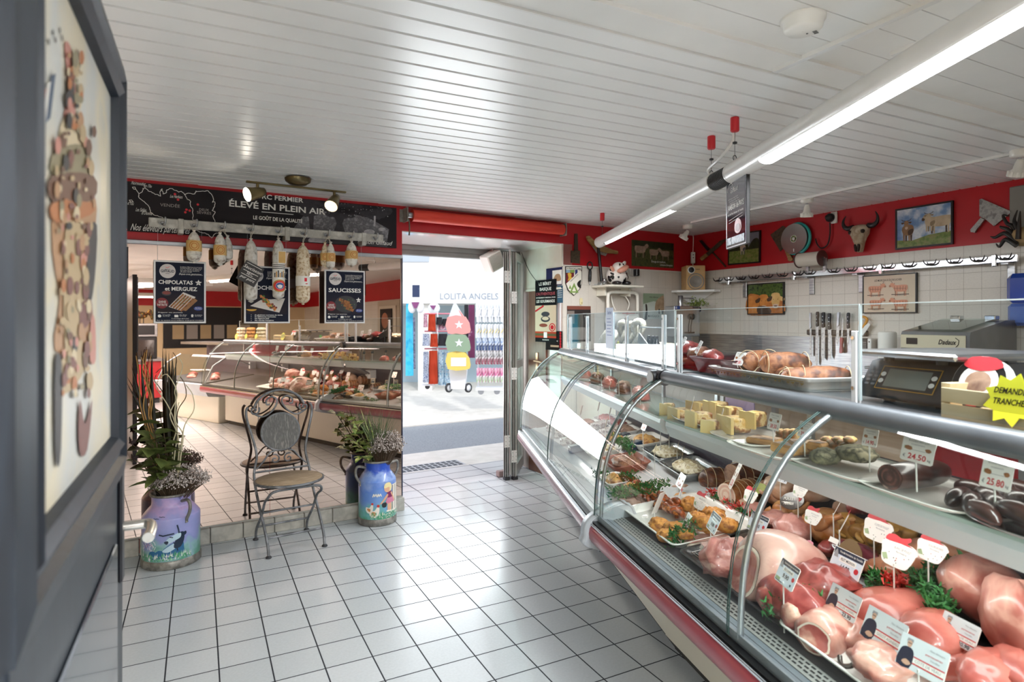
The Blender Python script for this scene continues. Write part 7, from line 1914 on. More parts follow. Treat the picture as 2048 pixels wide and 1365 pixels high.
for i in range(12): b.cyl((-.23, -.15 + i * .026, .024), (.23, -.15 + i * .026, .024), .0022, n=5)
b.tube([(-.24,-.16,.022),(.24,-.16,.022),(.24,.15,.022),(-.24,.15,.022)],.003,6,closed=True)
o = b.build('wire_rack', M_chrome, t); o['label'] = 'chrome wire rack'
lump(S2,1448,1118,.20,74,78,.16,M_porkm,'pork_joint','folded pink pork joint left of the big rind-covered joint','raw meat',.28,2.5,3)
for k, (px, py, y, w_) in enumerate(((1415, 1078, .30, 92), (1450, 1090, .26, 96))):
 l, s_ = fz(S2, px, py, y); b = MB(); T = rotm('Z', R(78)) @ rotm('Y', R(-8))
 b.box(-w_*s_/2,w_*s_/2,-.035,.035,-.022,.004,0,T,.01);b.box(-w_*s_/2+.006,w_*s_/2-.006,-.0365,.0,-.012,-.004,1,T,.003);b.box(-w_*s_/2+.005,w_*s_/2-.01,-.033,.032,.003,.009,2,T,.004)
 tag(b.build('pork_belly',[M_fat,M_porkm,M_skin],None,S2.pt(l.x,y,l.z),S2.ang),('upper','lower')[k]+' strip of pale pork belly behind the folded pork joint','raw meat')
# big pork joint with a cut face
l,s_=fz(S2,1552,1130,.30);t=thing('pork_joint','large pork joint with smooth pale rind and a cut face, centre of the front row','raw meat',S2.pt(l.x,.30,l.z),S2.ang+R(88))
secs = []
for x,ry,rz_,dz in((-.135,.085,.085,-.012),(-.128,.10,.10,-.008),(-.09,.12,.112,0),(-.03,.135,.118,.004),(.04,.14,.112,.002),(.10,.135,.10,-.004),(.15,.115,.078,-.016),(.18,.07,.045,-.03),(.19,.02,.01,-.035)):
 secs.append([(x+.035*sin(2*pi*j/26)*(1 if x<0 else.3),ry*math.copysign(abs(cos(2*pi*j/26))**.8,cos(2*pi*j/26)),dz+rz_*math.copysign(abs(sin(2*pi*j/26))**.75,sin(2*pi*j/26)))for j in range(26)])
secs = [[(p[0] * .8, p[1] * .78, p[2] * .84) for p in q] for q in secs]
b = MB(); b.loft(secs, 0, None, True, caps=False); b.build('rind', M_skin, t)
b = MB(); c_ = [Vector(p) for p in secs[0]]; cen = sum(c_, Vector()) / 26
b.add([p+Vector((-.002,0,0))for p in c_],[tuple(range(26))[::-1]],0);b.add([cen+(p-cen)*.86+Vector((-.004,0,0))for p in c_],[tuple(range(26))[::-1]],1);b.build('cut_face',[M_fat,M_porkm],t)
# shoulder steak pile
lump(S2,1640,1165,.34,130,78,.20,M_raw,'shoulder_joint','dark pink marbled shoulder joint behind the cut neck piece','raw meat',.25,2.6,6,.2)
l,s_=fz(S2,1588,1205,.235);t=thing('neck_joint','marbled red neck joint with netted fat on its cut end, front of the near case','raw meat',S2.pt(l.x,.235,l.z),S2.ang)
b = MB(); b.blob((0, 0, 0), .13, .075, .062, 22, 14, 0, None, .14, 2, 5, -.8); b.build('meat', M_raw, t)
b = MB()
for cx,cz,rx,rz_ in((-.03,-.006,.052,.036),(.062,-.004,.036,.034)):b.blob((cx,-.058,cz),rx,.022,rz_,18,10,1,None,.14,4,cx*50)
b.build('cut_face',[M_fat,nmat('marbled_cut',['#8f3a36','#b05a50','#e0b4a0','#7a2c29'],16,rough=.35,coat=.3,hi=.8)],t)
garnish(S2,((1545,1232),(1580,1222),(1625,1205)),(.17,.20,.27),240,'green parsley garnish between the neck joint and the lamb tray',seed=7)
tray(S2,1.06,1.72,.165,.44,None,M_tray,'white tray with raised rim holding the lamb shanks, nearest the camera',.035)
l,s_=fz(S2,1650,1270,.23);t=thing('lamb_shank','lamb leg end with a marbled cut face at the front of the near white tray','raw meat',S2.pt(l.x,.235,l.z+.012),S2.ang+R(116))
secs = []
for x,r_ in((-.07,.040),(-.062,.052),(-.02,.058),(.04,.052),(.10,.040),(.15,.028),(.19,.02)):
 secs.append([(x,r_*1.05*cos(2*pi*j/20)*(1+.08*sin(j*1.7)),r_*sin(2*pi*j/20))for j in range(20)])
b = MB(); b.loft(secs, 0, None, True); b.build('skin', M_veal, t)
b=MB();c_=[Vector(p)for p in secs[0]];b.add([p+Vector((-.002,0,0))for p in c_],[tuple(range(20))[::-1]],0);b.add([p*.88+Vector((-.012,0,0))for p in c_],[tuple(range(20))[::-1]],1);b.build('cut_face',[M_fat,nmat('marbled_cut',['#a8483f','#c4675a','#e6c0ae','#8a342f'],22,rough=.35,coat=.3)],t)
lump(S2,1705,1262,.30,80,66,.16,M_veal,'lamb_shoulder','pale lamb shoulder behind the marbled lamb leg end','raw meat',.2,2,8,.3)
lump(S2,1760,1325,.22,110,60,.14,M_veal,'lamb_joint','lamb leg lying in the near white tray at the bottom edge','raw meat',.25,2.4,12,.5)
l,s_=fz(S2,1698,1318,.20);MBk=MB();MBk.tube(smooth_pts([(-.03,0,-.01),(-.01,-.012,-.02),(.02,-.01,-.005),(.025,0,.02),(.04,.0,.03)],4),.006,7)
tag(MBk.build('meat_hook',mat('hook_steel','#5d5753',.3,metal=.8),None,S2.pt(l.x,.20,l.z),S2.ang),'dark curved hook lying beside the lamb leg end','hook')
lump(S2,1790,1228,.44,150,92,.26,M_salmon,'ham_joint','large smooth salmon pink ham joint in the middle of the near end','raw meat',.14,1.6,2,.2)
lump(S2,1870,1262,.40,110,70,.2,M_salmon,'ham_joint','smaller pink ham joint right of the large salmon pink one','raw meat',.16,1.6,5,.5)
for k,(px,py,y,w_,h_,rot,lb)in enumerate(((1965,1175,.62,150,105,.4,'large pale veal leg joint with brown rind at the right end, behind'),(2035,1235,.52,120,160,.9,'pink and white leg joint cut by the right edge of the picture'))):
 lump(S2,px,py,y,w_,h_,.24,M_veal,'leg_joint',lb,'raw meat',.2,1.7,3+k,rot,tilt=R(20 if k==0 else 0))
for k,(px,py,y,w_,lb)in enumerate(((1912,1322,.40,110,'left'),(1985,1342,.36,110,'middle'),(2040,1332,.42,90,'right'))):
 lump(S2,px,py,y,w_,62,.2,M_salmon,'pork_slab',lb+' one of the salmon pink pork slabs at the bottom right corner','raw meat',.18,2,7+k,.3*k)
tray(S2,1.1,1.75,.50,.78,None,M_trayb,'black tray with a wire rack under the veal leg joints',.02)
# -- near case, back row
rolled(S2,1432,960,.70,.17,.062,M_roastd,'dark roasted rolled joint at the far end of the back row',R(80),None,strings=4,seed=2)
rolled(S2,1488,985,.64,.20,.058,M_roast,'golden roast roll with a spiral cut face in the back row',R(102),[M_fat,nmat('cooked_pork',['#d9b2a0','#e6c7b6'],12,rough=.5)],strings=6,seed=4)
rolled(S2,1505,948,.745,.22,.060,M_roastd,'herb-dark rolled roast behind the spiral roll',R(95),[M_slice,M_slice],strings=5,seed=6)
lump(S2,1366,1000,.56,52,62,.15,M_slice,'roast_beef','brown cooked beef joint behind the first pot-shaped tag','cooked meat',.2,2,4)
lump(S2,1488,1012,.60,40,34,.10,M_pale,'quail','small pink quail in front of the spiral roast roll','poultry',.15,2,3);lump(S2,1506,1020,.585,40,30,.09,M_rabbit,'quail','second small quail, nearer, beside the pot tag','poultry',.18,2,9)
bird(S2, 1560, 985, .70, 78, M_pale, 'pale guinea fowl with a green ticket in the back row', R(10), 1)
l,s_=fz(S2,1538,975,.665);o=tag(MB().prism(sm2([(-.05,-.02),(-.02,.012),(.03,.024),(.05,.012),(.02,-.01),(-.02,-.034)],3),-.002,0).build('green_ticket',nmat('ticket_green',['#c3cf8a','#aebd6c'],20,rough=.4),None,S2.pt(l.x,.62,l.z),S2.ang),'pale green ticket tied to the pale guinea fowl','ticket')
bird(S2,1575,1028,.66,62,M_chick,'orange chicken under the dark packaged label, before the glass joint',R(60),3)
l,s_=fz(S2,1585,1003,.60);t=thing('packaged_label','oval dark printed label on film lying on a chicken, back row','label',S2.pt(l.x,.60,l.z),S2.ang)
T=rotm('X',R(-30))@rotm('Y',R(-14));b=MB();b.prism([(.058*cos(2*pi*j/22),.034*sin(2*pi*j/22))for j in range(22)],-.004,0,0,T);b.build('label',mat('label_brown','#3d3029',.25,coat=.6),t)
b=MB();b.text('POULET',-.012,.002,.011,-.0045,0,bold=True,T=T);b.text('FERMIER',-.01,-.016,.009,-.0045,0,bold=True,T=T);b.disc(.034,.010,.012,-.0045,1,12,None,T);b.build('print',[M_ink,M_tagr],t)
lump(S2,1585,1062,.56,72,62,.13,M_rabbit,'rabbit_meat','pink ribbed rabbit piece beside the glass joint','raw meat',.22,3,4);lump(S2,1552,1040,.575,60,34,.12,M_rabbit,'rabbit_meat','pink meat slices left of the ribbed rabbit piece','raw meat',.25,3,14)
garnish(S2,((1425,992),(1465,1015),(1500,1040),(1530,1062)),.55,420,'green and red garnish strip along the white ledge of the back row',.30,.03,9)
garnish(S2,((1555,1075),(1590,1095)),.545,120,'red garnish sprigs under the ribbed rabbit piece',.6,.03,19)
bird(S2,1655,1058,.66,92,M_chick,'largest golden chicken with raised legs right of the glass joint',R(-20),5,pitch=R(-20))
bird(S2, 1705, 1062, .70, 80, M_chick2, 'yellow corn-fed chicken under two narrow tags', R(20), 7)
bird(S2,1755,1080,.70,74,M_chick2,'second yellow chicken right of the corn-fed one',R(-10),9);bird(S2,1800,1070,.745,66,M_chick2,'third yellow chicken at the rear with a leg raised',R(30),11)
lump(S2,1630,985,.76,60,40,.16,M_pale,'duck','grey duck lying at the rear wall right of the glass joint','poultry',.15,2,5);lump(S2,1722,1010,.775,40,44,.12,M_raw,'dark_meat','dark red meat piece at the rear wall','raw meat',.2,2,3);lump(S2,1690,1018,.78,40,34,.10,M_pale,'poussin','small pink bird behind the two narrow tags','poultry',.15,2,6)
lump(S2,1670,1098,.60,50,34,.12,M_raw,'duck_breast','vacuum-packed duck breast left of the brown label','raw meat',.15,2,2)
l,s_=fz(S2,1712,1108,.58);t=thing('vacuum_pack','glossy vacuum pack of dark duck meat with a brown label','packaged meat',S2.pt(l.x,.58,l.z),S2.ang);b=MB();b.blob((0,0,0),.10,.055,.035,20,10,0,None,.12,2,3);b.build('meat',nmat('duck_dark',['#5e1e2c','#7d3040','#47141f'],9,rough=.15,coat=1.0),t)
b=MB();b.prism(sm2([(-.01,-.02),(.01,.03),(.05,.034),(.085,.0),(.06,-.026)],3),-.063,-.060,0,rotm('X',R(-25)));b.rect(-.06,-.02,-.005,.012,-.058,1,rotm('X',R(-30)));b.build('label',[mat('label_kraft','#7c6448',.25,coat=.6),M_tagw],t)
lump(S2,1765,1135,.60,76,44,.14,M_breast,'chicken_breast','raw chicken breast on top of the pile under the left pot tag','poultry',.14,1.8,2,.3);lump(S2,1790,1165,.56,84,38,.13,M_breast,'chicken_breast','lowest raw chicken breast in front of the pile','poultry',.14,1.8,6,.1);lump(S2,1820,1145,.62,80,60,.16,M_breast,'chicken_breast','raw chicken breast in the middle of the pile','poultry',.14,1.8,9,-.2)
lump(S2,1890,1120,.68,150,82,.22,M_breast,'turkey_breast','large smooth turkey breast at the rear right','poultry',.10,1.5,4,-.3)
garnish(S2,((1595,1112),(1625,1128),(1650,1148)),(.53,.53,.53),300,'parsley with red sprigs before the golden chickens',.20,.035,11)
t=thing('artificial_rose','small pink artificial rose in the parsley before the golden chickens','flower',S2.pt(*fz(S2,1612,1096,.52)[0]),S2.ang)
b = MB()
for k in range(4):b.lathe([(.004+k*.004,0),(.010+k*.005,.010-k*.002),(.012+k*.006,.016-k*.004)],10,0,rotm('X',R(40))@rotm('Z',k))
b.build('petals',mat('rose_pink','#e08fa3',.5),t);b=MB();leaf(b,(-.02,-.005,-.012),(-1,-.4,-.2),(0,0,1),.04,.012,0);leaf(b,(.005,-.01,-.018),(.4,-1,-.3),(0,0,1),.04,.014,0);b.build('leaf',nmat('rose_leaf',['#6b7f33','#556a28'],10,rough=.5),t)
garnish(S2,((1745,1165),(1780,1180),(1850,1165),(1925,1135)),(.50,.50,.55,.62),520,'long green parsley strip before the chicken and turkey breasts',.14,.035,13);garnish(S2,((1855,1190),(1880,1215),(1890,1235)),(.52,.48,.45),200,'green parsley between the pink ham and the veal leg',seed=17)
# -- near case, tags
for a in((1362,962,.50,'price',36,'price tag 35.60 standing above the first pot-shaped tag','35.60','Rosbeef cuit',R(-12)),(1360,992,.42,'pot',34,'narrow pot-shaped tag at the far end, below the 35.60 tag','','',R(-25)),(1402,1002,.40,'pot',46,'pot-shaped tag with a red lid before the dark roasted joint','','RÔTI',0),(1317,1007,.26,'price',20,'thin edge-on price tag in the glazed wings','','',R(-60)),(1375,1043,.24,'price',30,'price tag 35.80 in the breaded cutlets','35.80','Poulet pané',R(-15)),(1428,1046,.25,'farm',52,'small dark-headed farm tag left of the big pork joint','8.90','POITRINE',R(-14)),(1516,1048,.40,'farm',54,'dark-headed farm tag standing behind the slanted one','14.90','',0),(1497,1080,.24,'farm',44,'slanted farm tag stuck into the big pork joint','6.90','',R(-35)),
          (1575,1150,.18,'farm',66,'farm tag in front of the glass joint, beside the big pork joint','9.90','ÉCHINE',R(-8)),(1692,1132,.42,'farm',78,'farm tag before the red garnish and duck pack','14.90','FILET MIGNON',0),(1471,952,.56,'price',22,'narrow price tag 21.50 among the dark roasts','21.50','Rôti',R(-20)),(1502,990,.50,'pot',42,'pot-shaped tag over the quails','','CAILLE',0),(1565,952,.62,'farm',38,'white-topped photo tag at the rear beside the guinea fowl','SELIN','',0),(1601,980,.58,'pot',40,'pot-shaped tag behind the glass joint, above the duck','','PINTADE',0),(1627,1032,.56,'pot',46,'pot-shaped tag partly hidden by the glass arm and golden chicken','','POULET',0),(1676,1015,.58,'pot',17,'upper of the two narrow pot tags over the corn-fed chicken','','',R(-50)),(1691,1043,.54,'pot',22,'lower of the two narrow pot tags over the corn-fed chicken','','',R(-45)),(1757,1056,.56,'pot',70,'wide pot-shaped tag over the yellow chickens','','CUISSE DE POULET',0),(1798,1104,.48,'pot',82,'largest pot-shaped tag over the chicken breasts','','BLANC DE POULET',0),(1865,1098,.52,'pot',68,'pot-shaped tag in front of the turkey breast','','ESCALOPE DE DINDE',0),
          (1687,1206,.28,'card',78,'portrait tag above the lamb shoulder, farthest of the four portrait tags','23.90','COLLIER AGNEAU',0),(1768,1262,.26,'card',96,'portrait tag above the lamb leg, second of the four portrait tags','28.90','GIGOT AGNEAU',0),(1845,1318,.22,'card',96,'portrait tag at the bottom edge, nearest of the four portrait tags','','CÔTE DE VEAU',R(8)),(1918,1264,.40,'card',78,'portrait tag before the veal leg joint, rightmost of the four','30.90','RÔTI DE VEAU',0)):
 pricetag(S2,*a[:6],price=a[6],name=a[7],yaw=a[8],h=a[4]*(1.35 if a[4]<25 else 1.02 if a[4]<36 else.80 if a[3]in('pot','price')else.72 if a[3]=='farm' else.66)*(1.9 if a[4]<23 else 1))
# -- near case, shelf
def plate_oval(fr, x, y, z, rx, ry, m, label, h=.018, name='serving_dish', n=30, sq=1.0):
 def ring(k,z):return[(rx*k*math.copysign(abs(cos(2*pi*i/n))**sq,cos(2*pi*i/n)),ry*k*math.copysign(abs(sin(2*pi*i/n))**sq,sin(2*pi*i/n)),z)for i in range(n)]
 b=MB();b.loft([ring(.7,0),ring(.78,.002),ring(1.0,h),ring(1.0,h+.003),ring(.95,h),ring(.76,.006)],0,None,True,caps=False);b.add(ring(.76,.006),[tuple(range(n))]);b.add(ring(.7,0),[tuple(range(n))[::-1]])
 return tag(b.build(name, m, None, fr.pt(x, y, z), fr.ang), label, 'dish')
def wedge(fr, px, py, y, w_, h_, dep, label, rot=0, m0=None, m1=None, group=None, name='quiche_wedge'):
 l,k=fz(fr,px,py,y);W,H=w_*k/2,h_*k/2;t=thing(name,label,'pastry',fr.pt(l.x,y,l.z-H),fr.ang+rot,group)
 MB().prism([(-W,0),(W,0),(W*.98,H*1.9),(W*.3,H*2),(-W*.3,H*1.92),(-W*.98,H*2)],-dep/2,-dep/2+.012).build('crust',m0 or M_cheese,t);b=MB();b.box(-W*.96,W*.96,-dep/2+.012,dep/2,.004,H*1.8,0,None,.006);b.build('filling',m1 or M_crust,t)
plate_oval(S2,.20,.46,SHZ,.235,.12,M_china,'oval white dish of quiche pieces at the far end of the shelf',.014)
for k,a in enumerate(((1335,822,.42,24,34,.10,.9),(1363,828,.42,42,26,.09,0),(1400,815,.50,40,26,.09,.2),(1398,840,.38,34,38,.09,.1),(1432,818,.50,32,34,.09,.3),(1425,852,.36,30,26,.08,.5),(1468,848,.42,52,34,.09,0),(1460,826,.49,36,28,.08,.2),(1507,838,.48,34,34,.09,.4))):
 wedge(S2,*a[:6],('quiche piece standing with its yellow crust outward, far left','quiche piece with a square yellow crust, left of the pair','quiche piece behind, with mushroom filling','tall quiche piece in the middle of the dish','quiche piece at the rear with orange filling','quiche piece tilted to show its filling, front','large square-crusted quiche piece at the right front','quiche piece behind the right one, with cheese on top','rightmost quiche piece, turned sideways')[k],a[6])
for k,(x,y,rx,lb)in enumerate(((.58,.42,.15,'white square plate of pâté slices, left of the pair on the shelf'),(.76,.38,.16,'white square plate of pâté slices, right of the pair on the shelf'),(1.03,.42,.17,'white square plate under the herb-crusted loaves'),(1.30,.42,.16,'white square plate under the black pudding log'))):
 plate_oval(S2, x, y, SHZ, rx, .125, M_china, lb, .016, 'square_plate', 32, .45)
def slab(fr, px, py, y, w_, dep, h, label, rot, m=None, group=None):
 l,k=fz(fr,px,py,y);W=w_*k/2;t=thing('pate_slice',label,'charcuterie',fr.pt(l.x,y,l.z),fr.ang+rot,group)
 MB().box(-W,W,-dep/2,dep/2,-h,0,0,None,.006).build('crust',nmat('pate_crust',['#c9a064','#a87a42'],12,rough=.6),t);MB().box(-W+.007,W-.007,-dep/2+.007,dep/2-.007,-.002,.0015).build('filling',m or M_pate,t)
slab(S2,1530,876,.40,60,.08,.022,'pâté slice lying on the left plate',.5);slab(S2,1583,888,.36,60,.09,.028,'lowest pâté slab at the front of the right plate',.2);slab(S2,1608,884,.39,56,.085,.030,'pâté slab leaning on the lowest one',-.4);slab(S2,1642,884,.41,34,.08,.026,'small pâté piece in the middle of the right plate',.3)
for k in range(6):
 lump(S2,1562+(k%3)*13,866+(k//3)*6,.47,20,16,.04,M_crust,'pastry_bite','small golden pastry bite behind the pâté slice on the left plate','pastry',.2,3,k,.5,'pastry bites on the shelf')
for k in range(7):lump(S2,1655+k*7.5,880+(k%3)*5,.44,24,14,.05,M_crust,'pastry_bite','small golden pastry bite at the right end of the pâté plate','pastry',.2,3,k+9,.5,'pastry bites on the right plate')
lump(S2,1650,914,.37,52,36,.09,M_moss,'herb_loaf','short herb-crusted dry loaf at the front of its plate','charcuterie',.15,3,3);lump(S2,1712,908,.43,84,36,.10,M_moss,'herb_loaf','long herb-crusted dry loaf behind the glass arm','charcuterie',.15,3,6)
rolled(S2,1838,948,.42,.20,.037,M_liver,'thick black pudding log with a cut end on a square plate',R(96),[nmat('pudding_cut',['#4a2a26','#6e443a','#332020','#a98a7a'],30,rough=.4),M_liver],strings=0,name='black_pudding',cat='charcuterie')
plate_oval(S2,1.56,.42,SHZ,.17,.12,M_chrome,'oval metal dish of dark boudin sausages at the right end of the shelf',.012)
for k,(px,py,y,rot)in enumerate(((1915,1000,.38,1.2),(1940,1010,.35,.9),(1960,1028,.32,.3),(1945,985,.46,.2),(1975,1000,.42,.5),(1990,1015,.37,.6),(2000,985,.48,.1),(2020,1000,.44,.4),(2030,1030,.33,.3),(2038,985,.5,.2),(2045,1010,.40,.4))):
 l,s_=fz(S2,px,py,y);b=MB();q=smooth_pts([(-.055,0,0),(-.02,.004,.006),(.02,.004,.006),(.055,0,-.004)],3)
 b.tube(q,[.004,.013,.018,.020,.021,.021,.020,.017,.012,.004],12,0,rotm('Z',-rot));tag(b.build('boudin_sausage',M_liver,None,S2.pt(l.x,y,max(l.z,SHZ+.026)),S2.ang),'short dark glossy boudin sausage in the oval metal dish','sausage','boudin sausages on the shelf')
for a in((1385,808,.46,30,'','blank pale price tag leaning in the quiches','Quiche',R(-30),1.0),(1443,835,.40,26,'17.90','price tag 17.90 stuck in a quiche piece','Quiche',R(-30),1.3),(1549,844,.38,36,'38.50','price tag 38.50 over the left pâté plate','Pâté croûte',0,.95),(1611,860,.36,38,'39.50','price tag 39.50 over the right pâté plate','Pâté en croûte',0,.82),(1741,876,.40,32,'14.90','price tag 14.90 behind the glass arm','Saucisson',R(10),1.1),(1836,902,.36,74,'24.50','price tag 24.50 on the black pudding log','Boudin basque',0,.66),(1994,950,.34,62,'25.80','price tag 25.80 over the boudin sausages','Boudin antillais',0,.96)):
 l,s_=fz(S2,a[0],a[1],a[2]);pricetag(S2,a[0],a[1],a[2],'price',a[3],a[5],a[4],a[6],yaw=a[7],lean=R(-14),h=a[3]*a[8],drop=SHZ+.02-l.z)
o=tag(MB().box(-.10,.10,-.004,.0,-.02,.03).build('purple_card',mat('card_purple','#7c6f92',.4),None,S2.pt(*fz(S2,1480,815,.55)[0]),S2.ang),'purple card standing behind the quiche pieces','card')
# == far case: prepared dishes under slate tags
def heap(fr, x, y, z, w_, d_, h, m, name, label, cat, seed=0, amp=.25):
 b = MB(); b.blob((0, 0, 0), w_ / 2, d_ / 2, h, 20, 10, 0, None, amp, 4, seed, -.05)
 return tag(b.build(name, m, None, fr.pt(x, y, z), fr.ang), label, cat)
M_salad=nmat('pale_salad',['#d9cfae','#c4b489','#efe8d2','#9a8355'],30,rough=.5,bump=.6);M_gratin=nmat('gratin',['#c98f4a','#e0b068','#8f5a2c'],26,rough=.5,bump=.4);M_pulled=nmat('stewed_meat',['#8a5a42','#a97a5e','#5f3a2a'],24,rough=.45,bump=.6)
M_terra = mat('terracotta', '#8f4a34', .4); M_inox = mat('steel_dish', '#c3c6c8', .2, metal=.9)
dishes=((1.50,.40,.26,.20,M_terra,M_pulled,'terracotta-sided dish of stewed meat in the middle of the far case'),(1.14,.36,.22,.20,M_tray,M_salad,'white dish of pale salad left of the stewed meat'),(1.80,.64,.30,.20,M_inox,M_salad,'steel dish of creamed vegetables at the rear, nearest the joint'),(1.46,.66,.30,.20,M_inox,M_salad,'steel dish of pale salad in the middle of the rear row'),(1.10,.66,.28,.20,M_tray,M_gratin,'white dish of gratin at the rear of the far case'),(2.00,.26,.16,.12,M_trayb,M_gratin,'small black dish of fritters behind the glass joint'),(1.80,.24,.18,.10,M_tray,M_gratin,'small white dish of orange purée by the fritters'))
for k, (x, y, w_, d_, mt, mf, lb) in enumerate(dishes):
 tray(S1, x - w_ / 2, x + w_ / 2, y - d_ / 2, y + d_ / 2, None, mt, lb, .045, 'serving_dish', .008)
 heap(S1,x,y,rowz(y)+.022,w_*.84,d_*.8,.045,mf,'prepared_dish','food heaped in the '+lb,'prepared food',k)
for k in range(7):
 lump(S1,1185+k*7,968-(k%3)*5,.25,13,12,.03,M_bread,'fritter','round brown fritter behind the glass joint','prepared food',.15,3,k,0,'fritters in the far case')
for k,(px,py,y,w_,st,lb)in enumerate(((1248,985,.22,26,'Salade','slate tag nearest the glass joint, low in the far case'),(1267,888,.47,18,'Piémont','slate tag over the pale salad, left in the far case'),(1311,901,.45,19,'Rillons','slate tag in the stewed meat'),(1340,869,.66,18,'Taboulé','slate tag at the rear under the shelf edge'),(1356,895,.64,19,'Céleri','left slate tag of the close pair at the rear'),(1366,907,.62,20,'Museau','right slate tag of the close pair at the rear'))):
 pricetag(S1, px, py, y, 'slate', w_, lb, '', st, yaw=R(-25), lean=R(-12), h=w_ * 1.2)
for k,(px,py,y,lb)in enumerate(((1290,850,.50,'left white price tag with red figures behind the glass joint'),(1325,845,.62,'right white price tag with red figures behind the glass joint'))):pricetag(S1,px,py,y,'price',24,lb,'35.90','Jambon',h=24)
garnish(S1,((1190,955),(1225,968),(1272,962)),(.22,.24,.30),330,'curly parsley strip before the fritters in the far case',seed=21);garnish(S1,((1225,880),(1250,892),(1262,905)),(.42,.42,.40),220,'curly parsley behind the glass arm in the far case',seed=23)
M_film=nmat('film_pack',['#c9bdb4','#8f6f66','#e3ddd8','#5c3f3a'],18,rough=.12,coat=.8);M_jarn=mat('pack_navy','#26354d',.15,coat=.8)
for k in range(12):
 x=.22+k*.085;y=.26+.15*(k%3);lb='film-wrapped sausage pack in the row at the doorway end of the far case'
 b=MB();b.box(-.04,.04,-.07,.07,0,.05,0,rotm('Z',.2*(k%3-1))@rotm('X',R(12)),.014);b.rect(-.03,.03,.012,.038,-.072,1)
 tag(b.build('meat_pack',[M_film if k<8 else M_jarn,M_tagw],None,S1.pt(x,y,rowz(y)),S1.ang),lb if k<8 else 'dark blue wrapped pack in the middle of the far case','packaged meat','wrapped packs in the far case' if k<8 else 'dark blue packs in the far case')
for k in range(9):
 x = .42 + k * .15; y = .44 + .05 * (k % 2)
 heap(S1,x,y,SHZ+.012,.12,.10,.05,(M_salmon,M_slice,M_roastd,M_porkm)[k%4],'sliced_terrine',('pink','grey','dark','rosy')[k%4]+' terrine on the far shelf, number '+('one','two','three','four','five','six','seven','eight','nine')[k]+' counted from the doorway','charcuterie',k)
for k,(px,py,w_)in enumerate(((1205,752,14),(1240,755,14),(1222,768,15),(1265,768,15),(1283,778,15))):
 l,s_=fz(S1,px,py,.36);pricetag(S1,px,py,.36,'slate',w_,('first','second','third','fourth','fifth')[k]+' small slate tag from the doorway along the far shelf','','Terrine',yaw=R(-20),h=w_*1.1,drop=SHZ+.01-l.z)
for k,(x,y,mf,nm)in enumerate(((.22,.66,M_salmon,'pink ham slices'),(.46,.68,M_raw,'dark red dried meat'),(.70,.66,M_slice,'grey brown pâté'),(.90,.52,M_gratin,'golden stuffed pieces'),(.30,.50,M_pulled,'brown rillettes'))):
 tray(S1,x-.10,x+.10,y-.075,y+.075,None,M_tray,'white tray of '+nm+' in the doorway half of the far case',.035,'serving_dish',.008)
 for q in range(3):heap(S1,x-.05+.05*q,y,rowz(y)+.022,.075,.11,.035,mf,'cold_cut',nm+', '+('left','middle','right')[q]+' heap in its white tray in the far case','charcuterie',k+q)
 l=S1.pt(x,y-.06,0);pricetag(S1,CX+F*(l.dot(RV)/l.dot(FV)),CY+F*(CAMH-rowz(y)-.13)/l.dot(FV),y-.06,'slate',17,'slate tag over the '+nm+' in the far case','','Maison',yaw=R(-25),lean=R(-12),h=20)
t=thing('wooden_tongs','pale wooden tongs standing on the far shelf near the doorway end','tongs',S1.pt(*fz(S1,1195,736,.42)[0]),S1.ang)
for s_ in(-1,1):MB().box(-.006,.006,-.002,.002,-.05,.06,0,rotm('Y',R(22*s_-10)),.001).build('arm',M_cheese,t)
# -- on top of the cases
M_net = nmat('netted_ham', ['#e6dfd0', '#cfc5b0', '#f2ede3'], 40, rough=.6, bump=.6)
l,s_=fz(S1,1212,690,.55);b=MB();b.blob((0,0,0),.07,.06,.14,18,14,0,rotm('Y',R(36)),.14,2,3,fn=lambda p:Vector((p.x*(1-p.z*2.2),p.y*(1-p.z*2.2),p.z)))
tag(b.build('netted_ham',M_net,None,S1.pt(l.x,.55,l.z),S1.ang),'white netted ham leaning behind the far screen','ham')
for k,(px,py,w_,h_)in enumerate(((1224,678,18,28),(1246,668,24,46),(1262,672,24,48),(1276,668,28,50))):
 l, s_ = fz(S1, px, py, .62); r1, r2 = w_ * s_ / 2, h_ * s_ / 2; b = MB()
 b.tube([(r1*cos(a)+.25*r2*sin(a),.02*sin(a*2),r2*sin(a))for a in[R(-60+i*310/18)for i in range(19)]],[.012+.010*sin(pi*i/18)for i in range(19)],9)
 tag(b.build('white_sausage',M_net,None,S1.pt(l.x,.62,l.z),S1.ang),('small leftmost','second','third','largest rightmost')[k]+' white horseshoe sausage hanging behind the far screen','sausage')
tag(MB().cyl((1.1,.62,1.43),(1.72,.62,1.43),.004,n=8).build('hanging_bar',M_steel,None,S1.pt(0,0),S1.ang),'thin steel bar holding the white horseshoe sausages','bar')
t=thing('sausage_crate','open crate of pale dry sausages behind the screen at the rail joint','crate',S1.pt(1.62,.60,TOPZ),S1.ang)
b=MB();b.box(-.22,.22,-.12,.12,0,.012);b.box(-.22,.22,-.12,-.11,.012,.07);b.box(-.22,.22,.11,.12,.012,.07);b.box(-.22,-.21,-.11,.11,.012,.07);b.box(.21,.22,-.11,.11,.012,.07);b.build('crate_box',M_trayb,t)
for k in range(9):
 b=MB();b.tube(smooth_pts([(-.0,-.10,.0),(.006,-.03,.006),(0,.05,.004),(0,.10,0)],3),[.004,.016,.020,.021,.021,.020,.018,.014,.010,.004],9)
 tag(b.build('dry_sausage',M_mould2,None,S1.pt(1.44+k*.045,.60,TOPZ+.055+.03*(k%2)),S1.ang+R(6*(k%3-1))),'pale dry sausage lying in the crate behind the rail joint','sausage','dry sausages in the crate')
